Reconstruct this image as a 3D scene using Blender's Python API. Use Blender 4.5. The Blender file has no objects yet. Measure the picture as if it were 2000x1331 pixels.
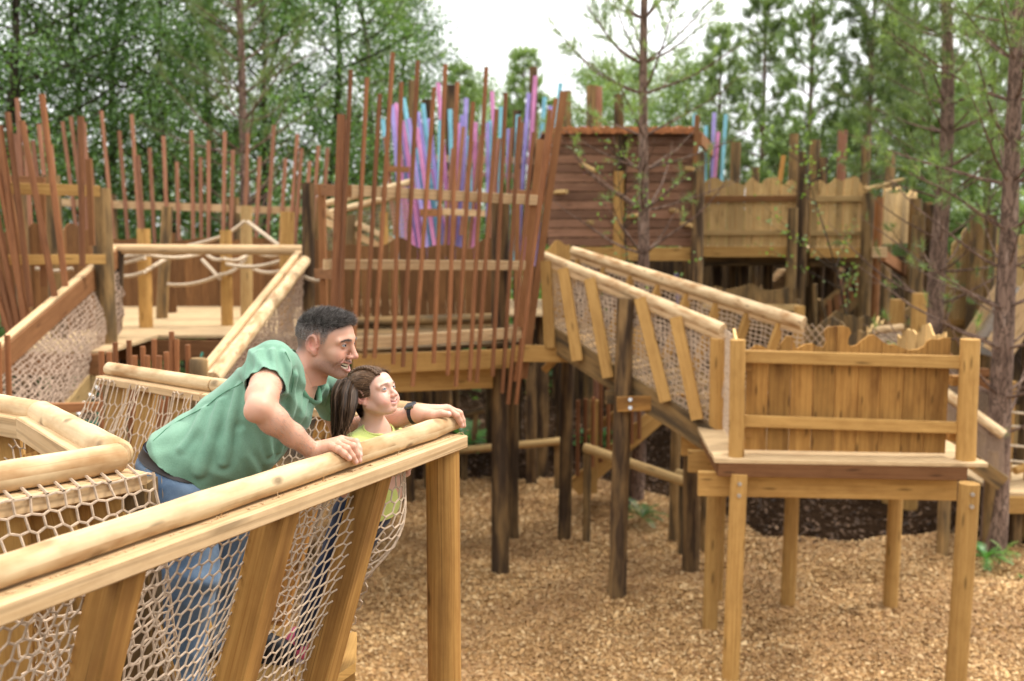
import bpy, math, random
import numpy as np
from mathutils import Vector, Matrix, noise as mnoise

R = math.radians
scene = bpy.context.scene
COL = scene.collection
random.seed(7)
RNG = np.random.default_rng(7)

# ------------------------------------------------------------------ camera
CAM_Z = 3.76
F_PX = 1944.0
PITCH = math.atan((665.5 - 445.0) / F_PX)
cd = bpy.data.cameras.new('camera')
cam = bpy.data.objects.new('camera', cd)
COL.objects.link(cam)
cam.location = (0, 0, CAM_Z)
cam.rotation_euler = (math.pi / 2 - PITCH, 0, 0)
cd.sensor_width = 36.0
cd.lens = 36.0 * F_PX / 2000.0
cd.clip_start = 0.05
cd.clip_end = 400
cd.dof.use_dof = True
cd.dof.focus_distance = 3.12
cd.dof.aperture_fstop = 2.5
scene.camera = cam

# ------------------------------------------------------------------ sky, sun, exposure
SUN_EL, SUN_AZ = R(52), R(70)           # azimuth measured clockwise from +Y (view direction)
w = bpy.data.worlds.new("World")
scene.world = w
w.use_nodes = True
nt = w.node_tree
nt.nodes.clear()
out = nt.nodes.new('ShaderNodeOutputWorld')
bg = nt.nodes.new('ShaderNodeBackground')
bg.inputs['Strength'].default_value = 0.12
sky = nt.nodes.new('ShaderNodeTexSky')
sky.sky_type = 'NISHITA'
sky.sun_disc = False
sky.sun_elevation = SUN_EL
sky.sun_rotation = SUN_AZ
tc = nt.nodes.new('ShaderNodeTexCoord')
nz = nt.nodes.new('ShaderNodeTexNoise')
nz.inputs['Scale'].default_value = 2.2
nz.inputs['Detail'].default_value = 5
mp = nt.nodes.new('ShaderNodeMapping')
mp.inputs['Scale'].default_value = (1, 1, 2.6)
nt.links.new(tc.outputs['Generated'], mp.inputs['Vector'])
nt.links.new(mp.outputs['Vector'], nz.inputs['Vector'])
rp = nt.nodes.new('ShaderNodeValToRGB')
rp.color_ramp.elements[0].position = 0.36
rp.color_ramp.elements[1].position = 0.52
nt.links.new(nz.outputs['Fac'], rp.inputs['Fac'])
mx = nt.nodes.new('ShaderNodeMixRGB')
nt.links.new(rp.outputs['Color'], mx.inputs['Fac'])
nt.links.new(sky.outputs['Color'], mx.inputs['Color1'])
# an overcast sky is brightest overhead
sx = nt.nodes.new('ShaderNodeSeparateXYZ')
nt.links.new(tc.outputs['Generated'], sx.inputs[0])
zr = nt.nodes.new('ShaderNodeValToRGB')
ze = zr.color_ramp.elements
ze[0].position = 0.0; ze[0].color = (0.42, 0.426, 0.435, 1)
ze[1].position = 0.85; ze[1].color = (1.0, 1.0, 1.0, 1)
e_ = ze.new(0.28); e_.color = (0.56, 0.567, 0.577, 1)
nt.links.new(sx.outputs['Z'], zr.inputs['Fac'])
zm = nt.nodes.new('ShaderNodeMixRGB'); zm.blend_type = 'MULTIPLY'; zm.inputs['Fac'].default_value = 1.0
nt.links.new(zr.outputs['Color'], zm.inputs['Color1'])
zm.inputs['Color2'].default_value = (26.5, 26.3, 26.0, 1)
nt.links.new(zm.outputs['Color'], mx.inputs['Color2'])
# the blue gaps keep a veil of thin cloud
veil = nt.nodes.new('ShaderNodeMixRGB')
veil.inputs['Fac'].default_value = 0.72
nt.links.new(mx.outputs['Color'], veil.inputs['Color1'])
nt.links.new(zm.outputs['Color'], veil.inputs['Color2'])
nt.links.new(veil.outputs['Color'], bg.inputs['Color'])
nt.links.new(bg.outputs['Background'], out.inputs['Surface'])

sd = bpy.data.lights.new('sun', 'SUN')
sd.energy = 3.2
sd.angle = R(8)
sd.color = (1.0, 0.95, 0.86)
sun = bpy.data.objects.new('sun', sd)
COL.objects.link(sun)
sdir = Vector((math.sin(SUN_AZ) * math.cos(SUN_EL), math.cos(SUN_AZ) * math.cos(SUN_EL), math.sin(SUN_EL)))
sun.rotation_euler = sdir.to_track_quat('Z', 'Y').to_euler()
sun.location = (8, 0, 20)

scene.view_settings.view_transform = 'Standard'
scene.view_settings.look = 'None'
scene.view_settings.exposure = 0.08
scene.view_settings.gamma = 1.0

# ------------------------------------------------------------------ points
_sp, _cp = math.sin(PITCH), math.cos(PITCH)
def at(px, py, Y):
    """point of the place that lies Y metres ahead on the line of sight of a photo pixel"""
    x = (px - 1000.0) / F_PX
    y = -(py - 665.5) / F_PX
    d = Vector((x, _cp + y * _sp, -_sp + y * _cp))
    t = Y / d.y
    return Vector((d.x * t, Y, CAM_Z + d.z * t))
def atz(px, py, z):
    x = (px - 1000.0) / F_PX
    y = -(py - 665.5) / F_PX
    d = Vector((x, _cp + y * _sp, -_sp + y * _cp))
    t = (z - CAM_Z) / d.z
    return Vector((d.x * t, d.y * t, z))
def lerp(a, b, t):
    return a + (b - a) * t

# ------------------------------------------------------------------ things
ORG = {}
def thing(name, label, cat, loc, group=None):
    o = bpy.data.objects.new(name, None)
    o.empty_display_size = 0.2
    COL.objects.link(o)
    o.location = loc
    o['label'] = label
    o['category'] = cat
    if group:
        o['group'] = group
    ORG[o.name] = Vector(loc)
    return o
def tag(o, label, cat, group=None):
    o['label'] = label
    o['category'] = cat
    if group:
        o['group'] = group
    return o

class MB:
    """collects shapes in world space, then links them as one mesh object"""
    def __init__(s):
        s.v, s.f, s.uv, s.t = [], [], [], []
    def face(s, idx, uvs, t):
        s.f.append(tuple(idx)); s.uv.extend(uvs); s.t.append(t)
    def ring_loft(s, rings, us, vs, tint, caps=True):
        n = len(rings[0]); b = len(s.v)
        for r in rings:
            s.v.extend([tuple(p) for p in r])
        for i in range(len(rings) - 1):
            for j in range(n):
                j2 = (j + 1) % n
                s.face((b + i * n + j, b + i * n + j2, b + (i + 1) * n + j2, b + (i + 1) * n + j),
                       [(us[i], vs[j]), (us[i], vs[j + 1]), (us[i + 1], vs[j + 1]), (us[i + 1], vs[j])], tint)
        if caps:
            L = len(rings) - 1
            for i, rev in ((0, True), (L, False)):
                idx = [b + i * n + j for j in range(n)]
                c = sum((Vector(p) for p in rings[i]), Vector()) / n
                e1 = (Vector(rings[i][0]) - c)
                e1 = e1.normalized() if e1.length > 1e-9 else Vector((1, 0, 0))
                nn = e1.cross(Vector(rings[i][1 % n]) - c)
                e2 = nn.cross(e1)
                e2 = e2.normalized() if e2.length > 1e-9 else Vector((0, 1, 0))
                uv = [((Vector(p) - c).dot(e1) * 12 + us[0], (Vector(p) - c).dot(e2) + vs[0]) for p in rings[i]]
                if rev:
                    idx = idx[::-1]; uv = uv[::-1]
                s.face(idx, uv, tint + 0.12)
    def beam(s, p0, p1, w, h, up=(0, 0, 1), tint=None, ch=0.004, slant=0):
        """a sawn timber from p0 to p1, w wide, h along up"""
        p0, p1 = Vector(p0), Vector(p1)
        d = (p1 - p0).normalized()
        up = Vector(up)
        sx = d.cross(up)
        if sx.length < 1e-4:
            sx = d.cross(Vector((0, 1, 0)))
        sx.normalize()
        uy = sx.cross(d).normalized()
        a, b = w / 2, h / 2
        c = min(ch, a * .4, b * .4)
        prof = [(-a + c, -b), (a - c, -b), (a, -b + c), (a, b - c), (a - c, b), (-a + c, b), (-a, b - c), (-a, -b + c)]
        per = [0]
        for i in range(8):
            q, r_ = prof[i], prof[(i + 1) % 8]
            per.append(per[-1] + math.hypot(q[0] - r_[0], q[1] - r_[1]))
        ou, ov = random.uniform(0, 50), random.uniform(0, 50)
        L = (p1 - p0).length
        rings = [[p + sx * x + uy * y for x, y in prof] for p in (p0, p1)]
        t = random.uniform(-.5, .5) if tint is None else tint
        s.ring_loft(rings, [ou, ou + L], [ov + q for q in per], t)
    def log(s, p0, p1, r0, r1=None, n=12, seg=None, wob=0.02, tint=None, sag=0, round_end=False):
        p0, p1 = Vector(p0), Vector(p1)
        r1 = r0 if r1 is None else r1
        L = (p1 - p0).length
        seg = seg or max(2, min(14, int(L / (r0 * 5)) + 1))
        pts = [lerp(p0, p1, i / seg) + Vector((0, 0, -sag * 4 * (i / seg) * (1 - i / seg))) for i in range(seg + 1)]
        rs = [r0 + (r1 - r0) * i / seg for i in range(seg + 1)]
        s.tube(pts, rs, n, wob, tint, round_end=round_end)
    def tube(s, pts, rs, n=8, wob=0.0, tint=None, caps=True, round_end=False):
        pts = [Vector(p) for p in pts]
        if not hasattr(rs, '__len__'):
            rs = [rs] * len(pts)
        rs = list(rs)
        if round_end:
            d0 = (pts[1] - pts[0]).normalized(); d1 = (pts[-1] - pts[-2]).normalized()
            pts = [pts[0], pts[0] + d0 * rs[0] * .25] + pts[1:-1] + [pts[-1] - d1 * rs[-1] * .25, pts[-1]]
            rs = [rs[0] * .8, rs[0]] + rs[1:-1] + [rs[-1], rs[-1] * .8]
        t = random.uniform(-.5, .5) if tint is None else tint
        ou, ov = random.uniform(0, 50), random.uniform(0, 50)
        sd0 = random.uniform(0, 99)
        rings = []; us = [ou]; nrm = None
        for i, p in enumerate(pts):
            if i == 0: d = pts[1] - pts[0]
            elif i == len(pts) - 1: d = pts[-1] - pts[-2]
            else: d = pts[i + 1] - pts[i - 1]
            d.normalize()
            if nrm is None:
                a = Vector((0, 0, 1)) if abs(d.z) < .9 else Vector((1, 0, 0))
                nrm = d.cross(a).normalized()
            else:
                nrm = (nrm - d * nrm.dot(d)).normalized()
            bn = d.cross(nrm)
            ring = []
            for j in range(n):
                an = 2 * math.pi * j / n
                rr = rs[i]
                if wob:
                    rr *= 1 + wob * 2 * mnoise.noise(Vector((math.cos(an) * 1.3 + sd0, math.sin(an) * 1.3, us[-1] * 3 + i * .37)))
                ring.append(p + (nrm * math.cos(an) + bn * math.sin(an)) * rr)
            rings.append(ring)
            if i: us.append(us[-1] + (p - pts[i - 1]).length)
        us = us[-len(pts):] if len(us) > len(pts) else us
        vs = [ov + 2 * math.pi * rs[0] * j / n for j in range(n + 1)]
        s.ring_loft(rings, us, vs, t, caps)
    def segs(s, P, Q, r, n=4, tint=0.0):
        """many straight rope pieces"""
        P = np.asarray(P, float); Q = np.asarray(Q, float)
        d = Q - P; L = np.linalg.norm(d, axis=1, keepdims=True); d = d / np.maximum(L, 1e-9)
        a = np.where(np.abs(d[:, 2:3]) < .8, np.array([[0, 0, 1.]]), np.array([[1., 0, 0]]))
        e1 = np.cross(d, a); e1 /= np.linalg.norm(e1, axis=1, keepdims=True)
        e2 = np.cross(d, e1)
        P = P - d * r * .6; Q = Q + d * r * .6
        b = len(s.v)
        m = len(P)
        V = np.empty((m, 2, n, 3))
        for j in range(n):
            an = 2 * math.pi * (j + .5) / n
            o = (e1 * math.cos(an) + e2 * math.sin(an)) * r
            V[:, 0, j] = P + o; V[:, 1, j] = Q + o
        s.v.extend(map(tuple, V.reshape(-1, 3)))
        for i in range(m):
            k = b + i * 2 * n
            u0 = (i * .37) % 7; u1 = u0 + L[i, 0]
            for j in range(n):
                j2 = (j + 1) % n
                s.f.append((k + j, k + j2, k + n + j2, k + n + j))
                s.uv.extend([(u0, j / n * .02), (u0, (j + 1) / n * .02), (u1, (j + 1) / n * .02), (u1, j / n * .02)])
                s.t.append(tint)
    def prism(s, outline, org, ux, uy, th, tint=None):
        """a flat board cut to an outline, th thick along ux x uy"""
        org, ux, uy = Vector(org), Vector(ux).normalized(), Vector(uy).normalized()
        nn = ux.cross(uy).normalized()
        b = len(s.v); n = len(outline)
        ar = sum(outline[i][0] * outline[(i + 1) % n][1] - outline[(i + 1) % n][0] * outline[i][1] for i in range(n))
        if ar < 0: outline = outline[::-1]
        for k in (0, 1):
            for x, y in outline:
                s.v.append(tuple(org + ux * x + uy * y + nn * (th * (k - .5))))
        t = random.uniform(-.5, .5) if tint is None else tint
        ou, ov = random.uniform(0, 50), random.uniform(0, 50)
        U = [(ou + y, ov + x) for x, y in outline]
        s.face([b + i for i in range(n)][::-1], U[::-1], t)
        s.face([b + n + i for i in range(n)], U, t)
        for i in range(n):
            j = (i + 1) % n
            s.face((b + i, b + j, b + n + j, b + n + i), [U[i], U[j], (U[j][0] + .0, U[j][1] + th), (U[i][0], U[i][1] + th)], t + 1.3)
    def build(s, name, mat, parent=None, smooth=False):
        me = bpy.data.meshes.new(name)
        org = Vector((0, 0, 0))
        root = parent
        while root is not None and root.parent is not None:
            root = root.parent
        if root is not None:
            org = ORG.get(root.name, Vector((0, 0, 0)))
        V = np.array(s.v, dtype=np.float32) - np.array(org, dtype=np.float32)
        me.from_pydata([], [], [])
        fl = np.array([len(f) for f in s.f], dtype=np.int32)
        li = np.array([i for f in s.f for i in f], dtype=np.int32)
        me.vertices.add(len(V)); me.vertices.foreach_set('co', V.ravel())
        me.loops.add(len(li)); me.loops.foreach_set('vertex_index', li)
        me.polygons.add(len(fl))
        me.polygons.foreach_set('loop_start', np.concatenate(([0], np.cumsum(fl)[:-1])).astype(np.int32))
        me.polygons.foreach_set('loop_total', fl)
        me.polygons.foreach_set('use_smooth', np.full(len(fl), bool(smooth)))
        me.update(calc_edges=True)
        uvl = me.uv_layers.new(name='UVMap')
        uvl.data.foreach_set('uv', np.array(s.uv, dtype=np.float32).ravel())
        ta = me.attributes.new('tint', 'FLOAT', 'FACE')
        ta.data.foreach_set('value', np.array(s.t, dtype=np.float32))
        me.validate()
        me.materials.append(mat)
        if smooth:
            try:
                me.set_sharp_from_angle(angle=R(45))
            except Exception:
                pass
        o = bpy.data.objects.new(name, me)
        COL.objects.link(o)
        if parent is not None:
            o.parent = parent
        return o

def planks(mb, org, ux, length, pw, zf, uy=(0, 0, 1), th=0.022, gap=0.004, z0=0.0, step=0.03, jit=0.0, pts=None):
    """upright boards side by side whose tops follow the wavy line zf(x)"""
    n = max(1, round(length / pw)); pw = length / n
    org = Vector(org); ux = Vector(ux).normalized(); uyv = Vector(uy).normalized()
    nn = ux.cross(uyv)
    for i in range(n):
        a, b = i * pw + gap / 2, (i + 1) * pw - gap / 2
        k = max(2, int((b - a) / step))
        xs = [a + (b - a) * j / k for j in range(k + 1)]
        if pts is None:
            o = [(a, z0), (b, z0)] + [(x, zf(x)) for x in xs[::-1]]
        else:
            o = clip_strip(pts, a, b)
            if len(o) < 3: continue
        mb.prism(o, org + nn * random.uniform(-jit, jit), ux, uyv, th)

def clip_strip(poly, a, b):
    def half(P, c, sg):
        o = []
        for i in range(len(P)):
            p, q = P[i], P[(i + 1) % len(P)]
            dp, dq = (p[0] - c) * sg, (q[0] - c) * sg
            if dp >= 0: o.append(p)
            if dp * dq < 0:
                t = dp / (dp - dq)
                o.append((c, p[1] + (q[1] - p[1]) * t))
        return o
    o = half(half(poly, a, 1), b, -1) if poly else []
    r = []
    for p in o:
        if not r or abs(p[0] - r[-1][0]) + abs(p[1] - r[-1][1]) > 1e-5: r.append(p)
    return r

def wavy(seed, base, amp, per=0.3):
    rr = random.Random(seed)
    ks = [(rr.uniform(.7, 1.3) * 2 * math.pi / per, rr.uniform(0, 6.3), rr.uniform(.5, 1)) for _ in range(3)]
    ks[1] = (ks[1][0] * .45, ks[1][1], ks[1][2]); ks[2] = (ks[2][0] * 1.9, ks[2][1], ks[2][2] * .35)
    tot = sum(k[2] for k in ks)
    return lambda x: base + amp * sum(math.sin(x * a + p) * g for a, p, g in ks) / tot

def net(mb, P, nu, nv, r, style='hex', zz=0.16, n=4, jit=0.0, seed=1):
    """rope net over the surface P(u, v), u and v in 0..1"""
    rr = np.random.default_rng(seed)
    A, B = [], []
    def pt(i, j, off=0.0):
        u = i / nu; v = (j + off) / nv
        return P(min(max(u, 0), 1), min(max(v, 0), 1))
    nodes = {}
    for j in range(nv + 1):
        for i in range(nu + 1):
            off = 0.0
            if style == 'hex':
                off = zz if (i + j) % 2 == 0 else -zz
            elif style == 'brick':
                off = zz if (i + j) % 2 == 0 else -zz
            p = Vector(pt(i, j, off))
            if jit:
                p = p + Vector(rr.normal(0, jit, 3))
            nodes[i, j] = p
    for j in range(nv + 1):
        for i in range(nu + 1):
            if i < nu:
                A.append(nodes[i, j]); B.append(nodes[i + 1, j])
            if j < nv:
                if style in ('hex', 'brick'):
                    if (i + j) % 2 == 0:
                        A.append(nodes[i, j]); B.append(nodes[i, j + 1])
                elif style == 'square':
                    A.append(nodes[i, j]); B.append(nodes[i, j + 1])
    if style == 'diamond':
        A, B = [], []
        for j in range(nv):
            for i in range(nu):
                if (i + j) % 2 == 0:
                    A += [nodes[i, j]]; B += [nodes[i + 1, j + 1]]
                else:
                    A += [nodes[i + 1, j]]; B += [nodes[i, j + 1]]
    mb.segs([tuple(a) for a in A], [tuple(b) for b in B], r, n, 0.0)
    return nodes

# ------------------------------------------------------------------ materials
def srgb(r, g, b):
    f = lambda c: ((c / 255 + .055) / 1.055) ** 2.4 if c > 10 else c / 255 / 12.92
    return (f(r), f(g), f(b), 1)
def mat_new(name):
    m = bpy.data.materials.new(name); m.use_nodes = True
    t = m.node_tree; t.nodes.clear()
    o = t.nodes.new('ShaderNodeOutputMaterial'); p = t.nodes.new('ShaderNodeBsdfPrincipled')
    t.links.new(p.outputs[0], o.inputs['Surface'])
    return m, t, p
def nd(t, k, **kw):
    n = t.nodes.new(k)
    for a, b in kw.items():
        if a in n.inputs: n.inputs[a].default_value = b
        else: setattr(n, a, b)
    return n
def ramp(t, src, stops):
    r = t.nodes.new('ShaderNodeValToRGB'); e = r.color_ramp.elements
    while len(e) < len(stops): e.new(.5)
    for q, (p, c) in zip(e, stops):
        q.position = p; q.color = c if len(c) == 4 else (*c, 1)
    t.links.new(src, r.inputs['Fac']); return r.outputs['Color']
def mixc(t, fac, a, b, mode='MIX'):
    m = t.nodes.new('ShaderNodeMixRGB'); m.blend_type = mode
    for k, s in (('Fac', fac), ('Color1', a), ('Color2', b)):
        if hasattr(s, 'is_linked') or hasattr(s, 'links'): t.links.new(s, m.inputs[k])
        elif isinstance(s, (int, float)): m.inputs[k].default_value = s
        else: m.inputs[k].default_value = s
    return m.outputs['Color']
W1 = (1, 1, 1, 1); K0 = (0, 0, 0, 1)
def wood(name, light, dark, rough=.72, knot=.6, stain=None, stain_amt=.5, grain=55, vary=.22, bump=.35, patch=.35, ks=(1.5, 7.5), rings=0.0, ss=(1.1, 7)):
    m, t, p = mat_new(name)
    uv = nd(t, 'ShaderNodeUVMap')
    m1 = nd(t, 'ShaderNodeMapping'); m1.inputs['Scale'].default_value = (1.6, grain, 1)
    t.links.new(uv.outputs['UV'], m1.inputs['Vector'])
    n1 = nd(t, 'ShaderNodeTexNoise', Scale=1.0, Detail=5.0, Roughness=.65, Distortion=.6)
    t.links.new(m1.outputs['Vector'], n1.inputs['Vector'])
    c = ramp(t, n1.outputs['Fac'], [(.3, dark), (.62, light)])
    # broad rings of the sawn face
    m2 = nd(t, 'ShaderNodeMapping'); m2.inputs['Scale'].default_value = (.9, 11, 1)
    t.links.new(uv.outputs['UV'], m2.inputs['Vector'])
    n2 = nd(t, 'ShaderNodeTexNoise', Scale=1.2, Detail=3.0, Distortion=1.4)
    t.links.new(m2.outputs['Vector'], n2.inputs['Vector'])
    f2 = ramp(t, n2.outputs['Fac'], [(.35, K0), (.7, W1)])
    c = mixc(t, f2, c, mixc(t, patch, c, dark))
    # knots
    if knot:
        m3 = nd(t, 'ShaderNodeMapping'); m3.inputs['Scale'].default_value = (*ks, 1)
        t.links.new(uv.outputs['UV'], m3.inputs['Vector'])
        vo = nd(t, 'ShaderNodeTexVoronoi', Scale=1.0); vo.voronoi_dimensions = '2D'
        kn = nd(t, 'ShaderNodeTexNoise', Scale=2.5, Detail=3.0); t.links.new(m3.outputs['Vector'], kn.inputs['Vector'])
        t.links.new(mixc(t, .16, m3.outputs['Vector'], kn.outputs['Color']), vo.inputs['Vector'])
        kf = ramp(t, vo.outputs['Distance'], [(.035, W1), (.1, K0)])
        dk = tuple(x * .35 for x in dark[:3]) + (1,)
        kk = t.nodes.new('ShaderNodeMath'); kk.operation = 'MULTIPLY'; kk.inputs[1].default_value = knot
        t.links.new(kf, kk.inputs[0])
        c = mixc(t, kk.outputs[0], c, dk)
    if stain:
        m4 = nd(t, 'ShaderNodeMapping'); m4.inputs['Scale'].default_value = (*ss, 1)
        t.links.new(uv.outputs['UV'], m4.inputs['Vector'])
        n4 = nd(t, 'ShaderNodeTexNoise', Scale=1.3, Detail=4.0)
        t.links.new(m4.outputs['Vector'], n4.inputs['Vector'])
        sf = ramp(t, n4.outputs['Fac'], [(.5 - stain_amt * .25, K0), (.72 - stain_amt * .25, W1)])
        c = mixc(t, sf, c, stain)
    if rings:
        m7 = nd(t, 'ShaderNodeMapping'); m7.inputs['Scale'].default_value = (.5, 5.5, 1)
        t.links.new(uv.outputs['UV'], m7.inputs['Vector'])
        wv = nd(t, 'ShaderNodeTexWave', Scale=1.25, Distortion=9.0, Detail=3.0); wv.bands_direction = 'Y'
        wv.inputs['Detail Scale'].default_value = .7
        t.links.new(m7.outputs['Vector'], wv.inputs['Vector'])
        rg = ramp(t, wv.outputs['Fac'], [(.0, (rings,) * 3), (.22, K0)])
        c = mixc(t, rg, c, tuple(x * .55 for x in dark[:3]) + (1,))
    # drying cracks and dirt running with the grain
    m5 = nd(t, 'ShaderNodeMapping'); m5.inputs['Scale'].default_value = (.8, 130, 1)
    t.links.new(uv.outputs['UV'], m5.inputs['Vector'])
    n5 = nd(t, 'ShaderNodeTexNoise', Scale=1.0, Detail=2.0); t.links.new(m5.outputs['Vector'], n5.inputs['Vector'])
    c = mixc(t, ramp(t, n5.outputs['Fac'], [(.66, K0), (.74, (.75, .75, .75))]), c, tuple(x * .4 for x in dark[:3]) + (1,))
    m6 = nd(t, 'ShaderNodeMapping'); m6.inputs['Scale'].default_value = (3, 6, 1)
    t.links.new(uv.outputs['UV'], m6.inputs['Vector'])
    n6 = nd(t, 'ShaderNodeTexNoise', Scale=1.6, Detail=7.0, Roughness=.7); t.links.new(m6.outputs['Vector'], n6.inputs['Vector'])
    c = mixc(t, ramp(t, n6.outputs['Fac'], [(.46, K0), (.78, (.55, .55, .55))]), c, mixc(t, 1.0, c, (.55, .46, .38, 1), 'MULTIPLY'))
    at_ = nd(t, 'ShaderNodeAttribute', attribute_name='tint')
    hsv = t.nodes.new('ShaderNodeHueSaturation')
    ma = t.nodes.new('ShaderNodeMath'); ma.operation = 'MULTIPLY_ADD'
    ma.inputs[1].default_value = vary * 2; ma.inputs[2].default_value = 1.0
    t.links.new(at_.outputs['Fac'], ma.inputs[0])
    t.links.new(ma.outputs[0], hsv.inputs['Value']); t.links.new(c, hsv.inputs['Color'])
    t.links.new(hsv.outputs['Color'], p.inputs['Base Color'])
    p.inputs['Roughness'].default_value = rough
    p.inputs['Specular IOR Level'].default_value = .18
    bp = nd(t, 'ShaderNodeBump', Strength=bump, Distance=.004)
    t.links.new(n1.outputs['Fac'], bp.inputs['Height']); t.links.new(bp.outputs['Normal'], p.inputs['Normal'])
    return m
def plain(name, c, rough=.6, noise=.15, scale=30, metal=0, spec=.4, bump=0):
    m, t, p = mat_new(name)
    tc_ = nd(t, 'ShaderNodeTexCoord')
    n = nd(t, 'ShaderNodeTexNoise', Scale=float(scale), Detail=4.0)
    t.links.new(tc_.outputs['Object'], n.inputs['Vector'])
    lo = tuple(x * (1 - noise) for x in c[:3]) + (1,); hi = tuple(min(1, x * (1 + noise)) for x in c[:3]) + (1,)
    col = ramp(t, n.outputs['Fac'], [(.3, lo), (.7, hi)])
    t.links.new(col, p.inputs['Base Color'])
    p.inputs['Roughness'].default_value = rough; p.inputs['Metallic'].default_value = metal
    p.inputs['Specular IOR Level'].default_value = spec
    if bump:
        bp = nd(t, 'ShaderNodeBump', Strength=bump, Distance=.003)
        t.links.new(n.outputs['Fac'], bp.inputs['Height']); t.links.new(bp.outputs['Normal'], p.inputs['Normal'])
    return m
M = {}
M['peeled'] = wood('peeled_log', (.67, .51, .31, 1), (.53, .37, .2, 1), knot=.8, stain=(.36, .205, .09, 1), stain_amt=.16, ss=(3.4, 8), grain=30, vary=.08, bump=.25, patch=.3, ks=(4.2, 7))
M['batten'] = wood('sawn_pale', (.63, .44, .25, 1), (.47, .30, .145, 1), knot=.6, grain=42, vary=.1, rings=.4)
M['orange'] = wood('fresh_timber', (.50, .27, .078, 1), (.29, .135, .034, 1), knot=.8, stain=(.2, .095, .028, 1), stain_amt=.08, vary=.18, grain=75, bump=.5, ks=(2.2, 9), rings=.14)
M['yellow'] = wood('treated_timber', (.45, .265, .085, 1), (.31, .165, .048, 1), knot=.7, vary=.18)
M['olive'] = wood('weathered_post', (.30, .185, .075, 1), (.19, .115, .046, 1), knot=.5, stain=(.08, .055, .03, 1), stain_amt=.35)
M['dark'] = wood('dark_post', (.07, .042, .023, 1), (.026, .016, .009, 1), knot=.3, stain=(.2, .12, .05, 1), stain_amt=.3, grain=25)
M['stick'] = wood('stained_stick', (.25, .104, .042, 1), (.145, .055, .022, 1), knot=.35, grain=30, vary=.34, rough=.55)
M['stickpale'] = wood('pink_brown_stick', (.34, .165, .098, 1), (.24, .105, .06, 1), knot=.35, grain=30, vary=.2)
M['redbeam'] = wood('red_beam', (.30, .138, .056, 1), (.19, .08, .03, 1), knot=.6, vary=.18)
M['brownplank'] = wood('brown_plank', (.20, .095, .034, 1), (.11, .049, .018, 1), knot=.5, vary=.3)
M['hutplank'] = wood('hut_plank', (.25, .132, .08, 1), (.13, .064, .038, 1), knot=.6, vary=.34)
M['goldplank'] = wood('golden_plank', (.38, .2, .055, 1), (.26, .125, .031, 1), knot=.8, stain=(.15, .065, .016, 1), stain_amt=.06, vary=.2, ks=(1.8, 8), rings=.25)
M['palefence'] = wood('pale_plank', (.50, .34, .15, 1), (.33, .205, .08, 1), knot=.7, vary=.32)
M['deck'] = wood('deck_board', (.55, .4, .23, 1), (.4, .27, .14, 1), knot=.4, vary=.14)
M['net'] = plain('net_rope', (.47, .355, .255, 1), .9, .2, 60, spec=.1, bump=.4)
M['net_dk'] = plain('brown_net_rope', (.36, .26, .19, 1), .9, .2, 60, spec=.1)
M['rope'] = plain('twisted_rope', (.48, .38, .27, 1), .9, .3, 40, spec=.1, bump=.6)
M['green'] = plain('green_rope', (.01, .12, .075, 1), .6, .25, 40)
M['steel'] = plain('galvanised_steel', (.6, .6, .6, 1), .35, .1, 30, metal=.9)
M['purple'] = plain('purple_paint', (.36, .30, .64, 1), .6, .15, 6)
M['pink'] = plain('pink_paint', (.62, .24, .45, 1), .6, .15, 6)
M['cyan'] = plain('cyan_paint', (.21, .50, .60, 1), .6, .15, 6)
M['terracotta'] = plain('clay_orange', (.42, .16, .06, 1), .8, .3, 12)
M['pencil'] = plain('pencil_line', (.05, .04, .035, 1), .8, .2, 40)
# ------------------------------------------------------------------ ground
def ground():
    m, t, p = mat_new('forest_soil')
    tc_ = nd(t, 'ShaderNodeTexCoord')
    n = nd(t, 'ShaderNodeTexNoise', Scale=1.1, Detail=8.0, Roughness=.7)
    t.links.new(tc_.outputs['Object'], n.inputs['Vector'])
    n2 = nd(t, 'ShaderNodeTexNoise', Scale=22.0, Detail=6.0, Roughness=.8)
    t.links.new(tc_.outputs['Object'], n2.inputs['Vector'])
    c = ramp(t, n.outputs['Fac'], [(.3, (.012, .0075, .005)), (.55, (.03, .017, .01)), (.75, (.065, .035, .018))])
    c = mixc(t, .55, c, ramp(t, n2.outputs['Fac'], [(.35, (.007, .005, .0035)), (.7, (.075, .042, .022))]))
    t.links.new(c, p.inputs['Base Color']); p.inputs['Roughness'].default_value = .95; p.inputs['Specular IOR Level'].default_value = 0
    bp = nd(t, 'ShaderNodeBump', Strength=.8, Distance=.04)
    t.links.new(n2.outputs['Fac'], bp.inputs['Height']); t.links.new(bp.outputs['Normal'], p.inputs['Normal'])
    mb = MB(); N = 70
    xs = np.concatenate(([-160, -90, -50], np.linspace(-30, 30, N), [50, 90, 160]))
    ys = np.concatenate(([-60, -25, -8], np.linspace(-2, 50, N), [70, 110, 200]))
    for y in ys:
        for x in xs:
            z = .10 * mnoise.noise(Vector((x * .35, y * .35, 3))) + .04 * mnoise.noise(Vector((x * 1.3, y * 1.3, 9)))
            z += max(0, (y - 15)) * .012 - .06 - .5 * min(1, max(0, (chip_far(x) + .1 - y) / 1.2))
            mb.v.append((x, y, z))
    nx = len(xs)
    for j in range(len(ys) - 1):
        for i in range(nx - 1):
            a = j * nx + i
            mb.face((a, a + 1, a + nx + 1, a + nx), [(0, 0)] * 4, 0)
    g = mb.build('ground', m, None, True); g['kind'] = 'structure'
CHIP_EDGE = [(-9, 13.5), (-3, 14.2), (-.75, 14.5), (.77, 14.7), (1.6, 14.3), (2.4, 13.3), (2.95, 12.4), (3.1, 11.75), (4.2, 11.7), (5.4, 12.0), (6.2, 11.4), (9, 11)]
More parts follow.
